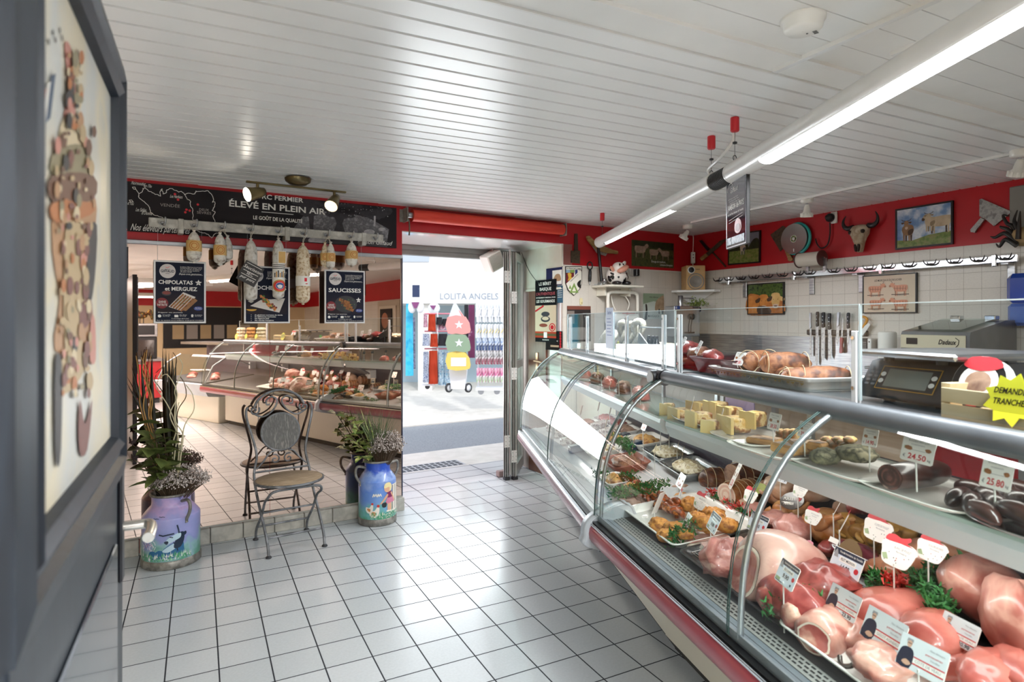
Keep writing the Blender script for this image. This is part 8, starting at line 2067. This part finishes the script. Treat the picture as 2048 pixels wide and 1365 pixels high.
t=thing('paper_notice','pale blue paper notice clipped to the far acrylic screen','notice',S1.pt(*fz(S1,1216,650,.395)[0]),S1.ang);t.location=S1.pt(fz(S1,1219,642,.392)[0].x,.392,1.46)
MB().box(-.075,.075,-.0015,0,-.16,.09).build('sheet',mat('notice_blue','#ccd8ee',.5),t);b=MB();b.text('Sachet',0,.05,.022,-.002,sh=.3)
for k in range(6): b.rect(-.05, .03 + .01 * (k % 3), .02 - k * .02, .024 - k * .02, -.002)
b.build('handwriting', mat('ink_blue', '#5874b4', .5), t)
def starsign(fr, x, y, z, r, pts_n, lines, label, rz=0, hh=.02):
 t = thing('star_sign', label, 'sign', fr.pt(x, y, z), fr.ang + rz)
 MB().prism([((r if i%2==0 else r*.72)*cos(pi*i/pts_n),(r if i%2==0 else r*.72)*.95*sin(pi*i/pts_n))for i in range(2*pts_n)],-.002,0,0,rotm('X',R(-12))).build('star_card',mat('fluo_yellow','#efe93a',.5),t)
 if lines:
  b = MB()
  for k,ln in enumerate(lines):b.text(ln,.0,.012-k*hh*1.9,hh,-.003,0,bold=True,sh=.15,wd=.8,T=rotm('X',R(-12)))
  b.build('handwriting', M_black, t)
starsign(S1,fz(S1,1235,692,.41)[0].x,.41,fz(S1,1235,692,.41)[0].z,.032,9,(),'small fluorescent yellow star card behind the far screen')
for k, px in enumerate((1298, 1306, 1313)):
 l,s_=fz(S1,px,720,.50);b=MB();b.lathe([(.001,0),(.022,.002),(.022,.10),(.012,.125),(.011,.15),(.001,.152)],14)
 tag(b.build('sauce_jar',mat('jar_dark','#2c1f1f',.15,coat=.8),None,S1.pt(l.x,.50,TOPZ),S1.ang),('left','middle','right')[k]+' dark sauce bottle of the trio by the rail joint','bottle')
l,s_=fz(S1,1290,690,.46);o=tag(MB().box(-.09,.09,-.012,.0,-.03,.03,0,rotm('Y',R(24)),.003).build('brand_board',mat('board_slate','#4a4446',.4),None,S1.pt(l.x,.46,l.z),S1.ang),'slanted dark board with a pale lower edge behind the rail joint screen','sign')
t=tray(S2,-.02,.36,.50,.82,TOPZ,M_trayb,'black deep tray of dark smoked meats on the far end of the near case',.07,slope=False)
for k,(px,py,w_,h_)in enumerate(((1345,708,60,34),(1375,700,60,34),(1400,710,50,34),(1425,714,44,30),(1390,722,60,26))):
 lump(S2,px,py,.62,w_,h_,.16,M_raw if k%2 else M_roastd,'smoked_meat','dark smoked meat piece heaped in the black deep tray','charcuterie',.2,2,k,.4*k,'smoked meats in the black tray')
for k,(px,py,st)in enumerate(((1366,687,'left'),(1398,695,'right'))):l,s_=fz(S2,px,py,.56);pricetag(S2,px,py,.56,'price',17,st+' tall narrow price tag stuck in the smoked meats','19','Filet',h=28,yaw=R(-10),roll=R(10),drop=TOPZ+.08-l.z)
tray(S2,.22,.80,.45,.70,TOPZ,M_china,'patterned white porcelain tray of tied roasts on the near case',.045,'porcelain_tray',.010,False)
b = MB();
for k in range(26):
 x=.225+k*.0222;b.poly([(x,TOPZ+.030),(x+.011,TOPZ+(.014 if k%3==0 else.022)),(x+.022,TOPZ+.030)],.4415,k%3==0)
 b.poly([(x, TOPZ + .034), (x + .022, TOPZ + .034), (x + .022, TOPZ + .037), (x, TOPZ + .037)], .4388)
b.build('gilt_pattern',[mat('gilt','#8f7a3f',.4),mat('gilt_grey','#6c6c66',.4)],[o for o in COL.objects if o.name=='porcelain_tray'][0]).matrix_parent_inverse=([o for o in COL.objects if o.name=='porcelain_tray'][0].matrix_basis.inverted()@(trans(S2.o.x,S2.o.y,0)@rotm('Z',S2.ang)))
M_tied = nmat('peppered_roast', ['#7d4a30', '#96613e', '#5e3222', '#3d2619'], 22, rough=.55, bump=.5)
for k,(px,py,y,ln,r_,ax)in enumerate(((1468,742,.58,.17,.043,-36),(1498,745,.58,.17,.045,-34),(1530,750,.57,.17,.044,-32),(1570,757,.56,.17,.046,-20),(1615,760,.55,.19,.047,70),(1650,757,.60,.19,.046,62),(1518,722,.58,.18,.046,110),(1570,728,.58,.19,.048,70))):
 rolled(S2,px,py,y,ln,r_,M_tied,'tied peppered roast '+('first from the far end of the porcelain tray','second from the far end of the porcelain tray','third from the far end of the porcelain tray','in the middle of the porcelain tray','at the front near the scale','at the rear near the scale','on top of the pile, far one','on top of the pile, near one')[k],R(ax),None,strings=2,seed=k)
l,s_=fz(S2,1479,718,.50);pricetag(S2,1479,718,.50,'price',32,'price tag 29.50 in front of the tied roasts','29.50','Rôti farci',h=28,drop=TOPZ+.05-l.z)
# weighing scale
xa, xb_, zt = S2.px(1725, 790, .50).x, S2.px(1900, 820, .50).x, S2.px(1810, 705, .50).z
t=thing('weighing_scale','big dark grey weighing scale with a steel platter on the near case','scale',S2.pt((xa+xb_)/2,.62,TOPZ),S2.ang);W=(xb_-xa)/2
M_sc = mat('scale_grey', '#3b3d42', .4); b = MB()
pr_ = [(-.13, .012), (-.135, .03), (-.085, .115), (-.06, .122), (.16, .122), (.17, .11), (.17, .012)]
b.loft([[(x, y, z) for y, z in pr_] for x in (-W, W)], 0); b.build('body', M_sc, t)
Ts=trans(0,-.1115,.072)@rotm('X',-math.atan2(.05,.085))@Matrix.Diagonal((1,1,.82,1));b=MB();b.rect(-W*.62,W*.72,-.045,.045,-.0015,0,Ts);b.rect(-W*.60,W*.70,-.042,.042,-.002,1,Ts);b.rect(-W*.44,W*.54,-.034,.034,-.0025,2,Ts)
for sx in (-.53, .62):
 for k in range(2): b.disc(W * sx, .012 - k * .026, .009, -.003, 3, 10, None, Ts)
for k in range(10):b.rect(-W*.9+(k%2)*.022,-W*.9+(k%2)*.022+.014,.03-k//2*.016,.038-k//2*.016,-.002,4,Ts)
b.build('display',[mat('display_gold','#b98a2e',.4),M_black,nmat('display_lcd',['#6f7671','#7e857f'],4,rough=.1,coat=.6),M_ink,mat('key_grey','#55585e',.5)],t)
b=MB();b.rect(-.05,-.015,.03,.085,0,0,trans(-W-.001,.0,0)@rotm('Z',R(-90)));b.build('verification_sticker',mat('sticker_green','#2e9a52',.4),t)
MB().box(-W * .95, W * 1.35, -.16, .22, .134, .152, b=.006).build('platter', M_steel, t)
for x in (-.6, .6):
 for y in(-.08,.12):MB().cyl((W*x,y,.118),(W*x,y,.136),.014,n=10).build('platter_stud',M_dark,t);MB().cyl((W*x,y,0),(W*x,y,.016),.016,n=10).build('foot',M_black,t)
# wooden crate with package and star sign
x0 = S2.px(1885, 850, .42).x
t=thing('wooden_crate','pale wooden crate on the near case at the right edge','crate',S2.pt(x0+.22,.50,TOPZ),S2.ang)
M_pine = nmat('pine', ['#e3cda6', '#d6bd92'], 5, rough=.6, stretch=(.6, 6, 6))
for z0 in(.002,.040):MB().box(-.22,.22,-.085,-.077,z0,z0+.034,b=.001).build('front_slat',M_pine,t)
for x in(-.215,.215):MB().box(x-.012,x+.012,-.077,.08,0,.085,b=.001).build('end_board',M_pine,t)
MB().box(-.21,.21,-.077,.08,.0,.006).build('bottom_board',M_pine,t);MB().box(-.21,.21,.072,.08,.006,.075).build('back_slat',M_pine,t)
l,s_=fz(S2,1962,790,.49);t=thing('ham_package','round black, white and red ham package in the wooden crate','packaged meat',S2.pt(l.x,.49,TOPZ+.085),S2.ang)
T=rotm('X',R(-20));b=MB();b.disc(0,0,.065,-.010,0,26,None,T);b.disc(0,.002,.048,-.0105,1,22,.042,T);b.disc(.0,-.0,.032,-.011,2,16,.028,T);b.poly(sm2([(-.045,.040),(.0,.028),(.05,.04),(.03,.062),(-.03,.062)],3),-.0115,3,T);b.rect(-.012,.012,-.06,-.045,-.0115,3,T)
b.build('print',[M_black,M_tagw,M_slice,M_tagr],t);MB().prism([(.066*cos(2*pi*i/26),.066*sin(2*pi*i/26))for i in range(26)],-.0095,.02,0,T).build('pack',M_tagw,t)
l,s_=fz(S2,2032,800,.42);starsign(S2,l.x,.408,l.z,.062,9,('DEMANDEZ','TRANCHER'),'big fluorescent yellow star sign DEMANDEZ TRANCHER on the wooden crate',hh=.0125)
# vacuum machine and things along the tiled wall
xa, xb_ = RF.px(1802, 690, -.62).x, RF.px(1932, 690, -.62).x; W = (xb_ - xa)
t=thing('vacuum_machine','stainless machine with a sloping glass lid, marked Dadaux','machine',RF.pt(xa,-.62,.88),RF.ang);zt=RF.px(1866,664,-.62).z-.88;z0=RF.px(1866,702,-.62).z-.88
zk2 = RF.px(1960, 641, -.10).z - .88
b=MB();b.loft([[(x,0,0),(x,0,zt-.02),(x,.01,zt),(x,.40,zk2),(x,.52,zk2),(x,.52,0)]for x in(0,W+.02)],0,None,False);b.build('body',nmat('machine_steel',['#77787a','#8a8b8d'],4,rough=.3,metal=.8),t)
MB().box(.0,W,-.006,0,zt-.105,zt-.02,b=.003).build('front_panel',mat('panel_champagne','#cbc2a8',.3,metal=.3),t);b=MB();b.textw('Dadaux',W*.60,W*.86,zt-.075,.028,y=-.0075,bold=True,sh=.25);stroke(b,[(W*.86,zt-.035),(W*.91,zt-.05),(W*.90,zt-.075),(W*.86,zt-.092)],.004,-.0075);b.build('brand_lettering',M_black,t)
MB().rect(W * .1, W * .28, zt - .08, zt - .04, -.0075).build('display', M_black, t)
n_=(zk2-zt)/.39;b=MB();b.add([(.03,.03,zt+.02*n_+.010),(W-.04,.03,zt+.02*n_+.010),(W-.04,.40,zk2+.010),(.03,.40,zk2+.010)],[(0,1,2,3)]);b.build('glass_lid',glass('lid_glass','#cfe4da',boost=1.4,base=.08),t)
for x in(.22,.75):MB().box(W*x,W*x+.06,.385,.44,zk2+.002,zk2+.03,b=.004).build('lid_hinge',M_chrome,t)
wt=struct(MB().box(.6,8.2,-.66,-.012,.84,.88,b=.004).box(.6,8.2,-.60,-.012,.10,.84,1).box(.6,8.2,-.54,-.012,0,.10,1).build('trim_11',[M_steel,M_cream],None,(RF.o.x,RF.o.y,0),RF.ang));wt.name='trim_11'
l=RF.px(1778,690,-.14);b=MB();b.lathe([(.02,-.0),(.058,0),(.060,.01),(.060,.24),(.054,.25),(.02,.25)],24);tag(b.build('paper_towel',mat('towel_white','#e9e6df',.8),None,RF.pt(l.x,-.16,RF.px(1778,664,-.14).z-.25),RF.ang),'white paper towel roll left of the vacuum machine','paper towel')
t=tag(MB().box(-.09,.09,-.13,.13,0,.02,b=.004).build('towel_stand',M_steel,None,RF.pt(l.x,-.16,RF.px(1778,664,-.14).z-.27),RF.ang),'steel stand under the white paper towel roll','stand');MB().cyl((0,0,0),(0,0,-(t.location.z-.88)),.03,n=12).build('column',M_steel,t)
l=RF.px(2050,600,-.10);t=thing('soap_dispenser','blue plastic dispenser on the tiles at the right edge','dispenser',RF.pt(l.x,0,l.z),RF.ang)
M_blu=nmat('dispenser_blue',['#1f3f94','#2a4fae'],3,rough=.2,coat=.6);b=MB();b.box(-.095,.095,-.13,0,-.02,.165,b=.03);b.build('top_cover',M_blu,t);b=MB();b.box(-.09,.09,-.12,0,-.16,-.022,b=.02);b.build('reservoir',mat('dispenser_pale','#4a6cb8',.25,coat=.5),t)
struct(MB().box(3.45,BFL-.02,-.62,-.012,.84,.88,b=.004).box(3.45,BFL-.02,-.56,-.012,0,.84,1).build('trim_12',[M_steel,M_cream],None,(BF.o.x,BF.o.y,0),BF.ang))
# meat slicer in the corner, herbs behind it
l=BF.px(1374,640,-.42);t=thing('slicer_guard','brushed steel slicer plate with a black knob below the corner shelf','machine',BF.pt(l.x,-.42,l.z),BF.ang)
k_=(BF.pt(l.x,-.42)-Vector((0,0,0))).dot(FV)/F;w2=36*k_;MB().box(-w2,w2,-.006,.12,-.16,.13,b=.006).build('plate',nmat('slicer_steel',['#a3a6a8','#b5b8ba'],2,rough=.25,metal=.85),t)
b=MB();b.rect(-w2,-w2+.07,.10,.13,-.0075,0);b.textw('CE',-w2+.008,-w2+.03,.106,.016,y=-.008,mi=1,bold=True);b.textw('SLICER',w2-.10,w2-.02,.112,.012,y=-.008,mi=2,bold=True)if False else b.rect(w2-.10,w2-.02,.112,.122,-.008,2);b.build('plate_label',[mat('eu_blue','#26407f',.4),M_ink,M_dark],t)
b=MB();b.lathe([(.001,-.0),(.028,.002),(.03,.02),(.001,.03)],16,0,trans(.05,-.006,.03)@rotm('X',R(90)));b.tube([(.05,-.02,.03),(.03,-.02,-.06),(.03,-.02,-.12)],.006,7);b.box(-.02,.07,-.03,0,-.13,-.115);b.build('knob',M_black,t);MB().cyl((w2,.05,.10),(w2+.05,.05,.10),.028,n=16).build('motor_knob',M_black,t)
MB().box(-.06, .06, .0, .1, -(l.z - .88), -.16).build('stand', M_steel, t)
t=tag(MB().lathe([(.001,.055),(.024,.05),(.026,-.02),(.026,-.06)],16).box(0,.17,-.012,.012,.02,.035).build('steel_post',M_steel,None,BF.pt(BF.px(1361,608,-.36).x,-.36,l.z+.18),BF.ang),'short steel post with an arm above the slicer plate','slicer part')
rn = random.Random(3); b = MB()
for _ in range(260):
 p_=Vector((rn.gauss(0,.07),rn.gauss(0,.03),abs(rn.gauss(0,.035))));leaf(b,p_,(rn.gauss(0,1),rn.gauss(0,1),rn.uniform(0,1)),(0,0,1),.03,.007,0)
tag(b.build('herb_bunch',nmat('herb_yellow_green',['#7f9a3a','#a3b552','#5f7a2a'],20,rough=.6),None,BF.pt(BF.px(1395,612,-.34).x,-.34,l.z+.13),BF.ang),'yellow green herb bunch on top of the slicer plate','herbs')
# packs further along the near case, seen in the mirror
for k,(x,lb)in enumerate(((2.25,'nearest the scale'),(2.55,'in the middle'),(2.85,'at the far corner'))):
 t=thing('pasta_pack','clear food pack on the near case, '+lb+', seen in the mirror','packaged food',S2.pt(x,.50,TOPZ),S2.ang)
 MB().box(-.09, .09, -.05, .05, 0, .035, b=.004).build('base', M_pine, t); b = MB()
 for i in range(9):b.blob((-.06+.06*(i%3),0,.06+.05*(i//3)),.034,.04,.028,10,8,0,None,.2,3,i)
 b.build('contents',(M_salad,M_bread,M_mould2)[k],t);starsign(S2,x+.02,.435,TOPZ+.06,.045,9,(),'yellow star card before the food pack '+lb)
# == street: racks and bags of the shop opposite
def sp(px, py, Z): return at(px, py, Z)
def facing(name,label,cat,px,py,Z,group=None):return thing(name,label,cat,sp(px,py,Z),-YAW,group)
M_blue=nmat('towel_blue',['#27b2dc','#4cc2e6','#1f9fce'],6,rough=.8);M_rackw=mat('rack_white','#e9edf0',.4)
def cloth(name, label, cat, Z, x0, y0, x1, y1, m, dep=.05, group=None, wav=3, pts=None):
 k = Z / F; w2, h2 = (x1 - x0) * k / 2, (y1 - y0) * k / 2; b = MB(); n = 8
 secs = []
 for i in range(7):
  v = 1 - 2 * i / 6; ww = w2 * (.86 + .14 * i / 6)
  secs.append([(ww*cos(2*pi*j/16),dep*.5*sin(2*pi*j/16)*(1+.5*sin(wav*j+i)),h2*v)for j in range(16)])
 b.loft(secs, 0, None, True); o = b.build(name, m, None, sp((x0 + x1) / 2, (y0 + y1) / 2, Z), -YAW)
 return tag(o, label, cat, group)
cloth('beach_towel','long turquoise beach towel hanging left of the white pillar','towel',10.6,811,608,827,752,M_blue);cloth('checked_scarf','dark checked scarf hanging behind the turquoise towel','scarf',11.2,821,635,831,738,nmat('check_dark',['#474a60','#8b8ea6'],30,rough=.8))
t=facing('bikini_form','white swimwear torso form in a striped bikini above the turquoise towel','mannequin',832,615,10.4);k=10.4/F
for s_ in (-1, 1): MB().blob((s_ * 8 * k, 0, 0), 8 * k, .06, 12 * k, 12, 8).build('shell', M_rackw, t)
MB().prism([(-8*k,10*k),(8*k,10*k),(2*k,-2*k),(-2*k,-2*k)],-.08,-.05).build('bikini',mat('bikini_plum','#7d3f70',.6),t);MB().box(-6*k,8*k,-.07,-.04,20*k,44*k).build('striped_top',nmat('stripe_navy',['#243456','#bfe0ea','#5b2f6a'],3,rough=.6,kind='WAVE',stretch=(.1,.1,9)),t)
t=facing('bikini_form','second white torso form in a striped bikini behind the clothes rack','mannequin',868,617,11.2)
MB().blob((0,0,0),13*k,.08,12*k,12,8).build('shell',M_rackw,t);MB().prism([(-8*k,6*k),(6*k,6*k),(0,-4*k)],-.11,-.08).build('bikini',_M['bikini_plum'],t)
M_org=nmat('print_orange',['#e2502e','#f08a5a','#f3e2d2','#c23c2c'],26,rough=.8);M_blkc=mat('cloth_black','#25262c',.8);M_navyp=nmat('print_navy',['#2f4372','#c8d2e2','#41577f'],45,rough=.8);M_bluep=nmat('print_blue',['#5fb0d4','#dfeff4','#3f88b8'],24,rough=.8);M_pinkp=nmat('print_pink',['#d8b8c6','#a45c7c','#efe4ea'],40,rough=.8)
rack=facing('clothes_rack','white swimwear rack on wheels before the shop pillar','rack',875,690,10.2);k=10.2/F
MB().tube([(0, 0, 65 * k), (0, 0, -75 * k)], .015, 8).build('pole', M_rackw, rack)
for z in(62,27,-8):MB().tube([(-26*k,0,z*k),(30*k,0,z*k)],.014,6).build('rail',mat('rail_rose','#cf7d8c',.5),rack)
for x in(-20,20):MB().box((x-14)*k,(x+14)*k,-.03,.03,-82*k,-78*k).build('base_bar',M_rackw,rack);MB().cyl((x*k,-.02,-84*k),(x*k,.02,-84*k),.04,n=12).build('wheel',M_dark,rack)
for i,(row,items)in enumerate((('top',((847,628,855,655,M_pinkp),(856,629,872,662,M_org),(872,635,885,650,M_blkc),(884,638,898,652,M_blkc),(874,648,892,660,M_pinkp))),('middle',((845,668,860,692,M_navyp),(860,668,876,694,M_org),(876,668,896,692,M_blkc))),('bottom',((846,704,858,765,M_navyp),(857,702,876,768,M_org),(876,702,888,770,M_bluep),(887,704,901,770,M_bluep))))):
 for j,(x0,y0,x1,y1,m)in enumerate(items):cloth('swimsuit',{M_pinkp:'pink patterned',M_org:'orange patterned',M_blkc:'black',M_navyp:'navy patterned',M_bluep:'pale blue patterned'}[m]+' swimwear in the '+row+' row of the rack, place '+('one','two','three','four','five')[j],'swimwear',10.1+.04*j,x0,y0,x1,y1,m,.12)
t=facing('bag_trolley','white display trolley on two wheels carrying three star bags','trolley',916,740,9.6);k=9.6/F
MB().prism([(-13*k,-38*k),(14*k,-38*k),(18*k,0),(-18*k,0)],-.05,.18).build('panel',M_rackw,t);MB().box(-12*k,-9*k,.0,.03,0,125*k).build('upright',M_rackw,t);MB().cyl((-17*k,.06,-38*k),(20*k,.06,-38*k),.012,n=8).build('axle',M_alu,t)
for x in(-19,20):b=MB();b.lathe([(.055,-.018),(.075,-.012),(.075,.012),(.055,.018)],18,0,trans(x*k,.06,-37*k)@rotm('Z',R(50))@rotm('X',R(90)));b.lathe([(.0,-.01),(.055,-.01),(.055,.01),(0,.01)],14,1,trans(x*k,.06,-37*k)@rotm('Z',R(50))@rotm('X',R(90)));b.build('wheel',[M_dark,M_rackw],t)
for(cy,nm,m,star)in((652,'pink',mat('bag_pink','#e59a94',.7),1),(688,'sage green',mat('bag_green','#8da58a',.7),1),(723,'yellow',mat('bag_yellow','#eccb66',.7),0)):
 t=facing('shoulder_bag',nm+' canvas shoulder bag '+('with a white star ' if star else 'with a white band ')+'on the display trolley','bag',917,cy,9.45);k=9.45/F
 MB().prism(sm2([(-21*k,17*k),(14*k,18*k),(24*k,-8*k),(16*k,-16*k),(-20*k,-15*k)],2),-.09,.06).build('bag_body',m,t)
 b = MB()
 if star:b.poly([(2*k+(9 if i%2==0 else 3.6)*k*sin(pi*i/5),2*k+(9 if i%2==0 else 3.6)*k*cos(pi*i/5))for i in range(10)],-.093)
 else: b.rect(-14 * k, 16 * k, -9 * k, 8 * k, -.093)
 b.build('emblem', M_rackw, t)
 if nm=='pink':MB().prism([(-20*k,16*k),(12*k,16*k),(-4*k,44*k),(-10*k,44*k)],-.03,.0).build('upper_panel',mat('bag_pale','#cdd6da',.7),t);MB().tube([(-8*k,0,44*k),(16*k,-.05,10*k)],.012,6).build('strap',m,t)
cloth('flower_wrap','plum beach wrap with white flowers behind the flip-flop rack','wrap',11.6,936,610,950,716,nmat('plum_flowers',['#5c2144','#6e2a54','#e9dfe6'],5,rough=.8,lo=.5,hi=.72));cloth('striped_wrap','black and white striped wrap behind the pink bag','wrap',11.7,928,610,937,700,nmat('stripe_black',['#26262b','#d8d8da'],3,rough=.8,kind='WAVE',stretch=(.1,.1,8)))
rk=facing('flip_flop_rack','white flip-flop rack on castors at the right of the doorway view','rack',980,700,10.0);k=10.0/F
for x in(-24,26):MB().tube([(x*k,.05,92*k),(x*k,.05,-76*k)],.013,6).build('upright',M_rackw,rk)
MB().box(-28 * k, 40 * k, -.12, .18, -80 * k, -75 * k).build('base', M_rackw, rk)
for x in(-18,14):MB().cyl((x*k,-.04,-83*k),(x*k,.0,-83*k),.05,n=12).build('castor',mat('castor_grey','#b4b8be',.5),rk)
for r_,(y0,nm,ms)in enumerate(((622,'white',(M_rackw,)),(632,'white',(M_rackw,M_rackw)),(664,'cream',(M_rackw,nmat('sole_yellow',['#efe9d0','#d9c04a'],9,rough=.6))),(688,'blue and white',(nmat('sole_blue',['#4f86c8','#e3ecf5','#28467e'],9,rough=.6),)),(716,'grey striped',(nmat('sole_stripe',['#3d4048','#e6e6e6','#9a3c58'],7,rough=.6),)),(752,'bright floral',(nmat('sole_floral',['#2f56c0','#e07aa8','#f2f0f2','#7fb05a'],6,rough=.6,lo=.3,hi=.7),)))):
 MB().tube([(-27*k,.0,(700-y0+14)*k),(36*k,.0,(700-y0+14)*k)],.010,5).build('hook_rail',M_rackw,rk)
 first = None
 for j in range(11):
  px=955+j*6.0+(r_%2)*2;P_=sp(px,y0,9.95+.03*(j%2));lb=nm+' flip-flop hanging in the '+('top','second','third','fourth','fifth','lowest')[r_]+' row of the rack'
  if first is None:
   first=thing('flip_flop',lb,'flip-flop',P_,-YAW+R(62),('top','second','third','fourth','fifth','lowest')[r_]+' row of flip-flops')
   MB().prism(sm2([(-.045,-.10),(.04,-.10),(.05,.0),(.055,.09),(.01,.13),(-.045,.10),(-.038,0)],2),-.010,.010).build('sole',ms[0],first);MB().tube([(-.04,-.012,-.02),(0,-.035,.05),(.042,-.012,-.02)],.008,5).build('strap',ms[-1],first)
   kids = KIDS(first)
  else:
   o = first.copy(); COL.objects.link(o); o.location = P_
   for c_ in kids: q = c_.copy(); COL.objects.link(q); q.parent = o
# == rear of the shop, seen in the mirror
t=thing('red_counter','red front counter at the rear of the shop, seen in the mirror','counter',(-.2,-4.9,0),R(180))
MB().box(-.9,.9,-.5,.4,.10,.80).build('front',mat('counter_red','#a31f26',.3,coat=.4),t);MB().box(-.88,.88,-.45,.4,0,.10).build('plinth',M_dark,t);MB().box(-.95,.95,-.55,.45,.80,.84).build('worktop',M_steel,t)
t=thing('rotisserie_oven','black glazed rotisserie oven on the red counter, seen in the mirror','oven',(.1,-4.9,.84),R(180))
MB().box(-.55,.55,-.35,.3,0,.42,b=.01).build('housing',M_black,t);MB().box(-.5,.5,-.362,-.35,.06,.36).build('oven_glass',mat('oven_glass','#3a322e',.08,coat=.6),t)
t=thing('microwave_oven','steel microwave oven on top of the black rotisserie, seen in the mirror','oven',(.42,-4.85,1.26),R(180))
MB().box(-.25,.25,-.2,.2,0,.26,b=.008).build('housing',M_steel,t);MB().box(-.2,.10,-.21,-.2,.04,.22).build('door_window',M_black,t)
t=thing('rooster_ornament','colourful metal rooster standing on the microwave, seen in the mirror','ornament',(.42,-4.85,1.52),R(180));M_roo=nmat('rooster_paint',['#b5893a','#2f4a3a','#7a3a22','#d8b458'],14,rough=.4,metal=.4)
b=MB();b.blob((0,0,.16),.10,.05,.07,14,10);b.tube([(.05,0,.18),(.09,0,.25),(.10,0,.30)],[.05,.035,.025],10);b.build('body',M_roo,t)
for q in range(4):MB().tube(smooth_pts([(-.07,0,.18),(-.14,.01*q,.26-.03*q),(-.19,.01*q,.18-.04*q)],4),[.02]*8+[.004],6).build('tail_feather',M_roo,t)
MB().prism(sm2([(.06,.30),(.08,.35),(.10,.33),(.12,.35),(.13,.30)],2),-.008,.008).build('comb',M_tagr,t)
for s_ in (-.03, .03): MB().cyl((s_, 0, .10), (s_, 0, 0), .008, n=6).build('leg', M_dark, t)
t=thing('menu_board','long black menu board covering the rear wall, seen in the mirror','board',(2.25,-8.149,1.45),R(180));MB().box(-1.1,1.1,-.03,0,-.52,.50,b=.004).build('board',M_black,t);b=MB()
for i in range(6): b.rect(-.9 + .31 * i, -.65 + .31 * i, -.3, .05, -.032, i % 2)
b.build('price_sheet', [mat('sheet_grey', '#8d8882', .5), mat('sheet_tan', '#a89470', .5)], t)
d=struct(MB().box(6.95,8.0,-.05,.0,0,1.96).build('door_3',mat('beige_door','#b9ad9b',.5),None,(RF.o.x,RF.o.y,0),RF.ang));MB().box(7.08,7.88,-.07,-.05,.02,1.85).build('door_panel',mat('beige_panel','#cfc4b2',.5),d)
t=thing('sausage_picture','black-framed round sausage picture on the beige door, seen in the mirror','picture',RF.pt(7.5,-.072,1.55),RF.ang);MB().box(-.27,.27,-.03,0,-.24,.24,b=.004).build('frame',M_black,t);b=MB();b.disc(.03,0,.16,-.0315,0,24);b.build('print',mat('print_tan2','#a3684c',.5),t)
for k in range(7):
 y=.34+.10*(k%4);heap(S3,.18+.18*k,y,.63+.06*(y-.1),.17,.13,.05,(M_raw,M_porkm,M_roastd)[k%3],'meat_heap','heap of cut meat in the low white case, '+('first','second','third','fourth','fifth','sixth','seventh')[k]+' from the near case','raw meat',k)
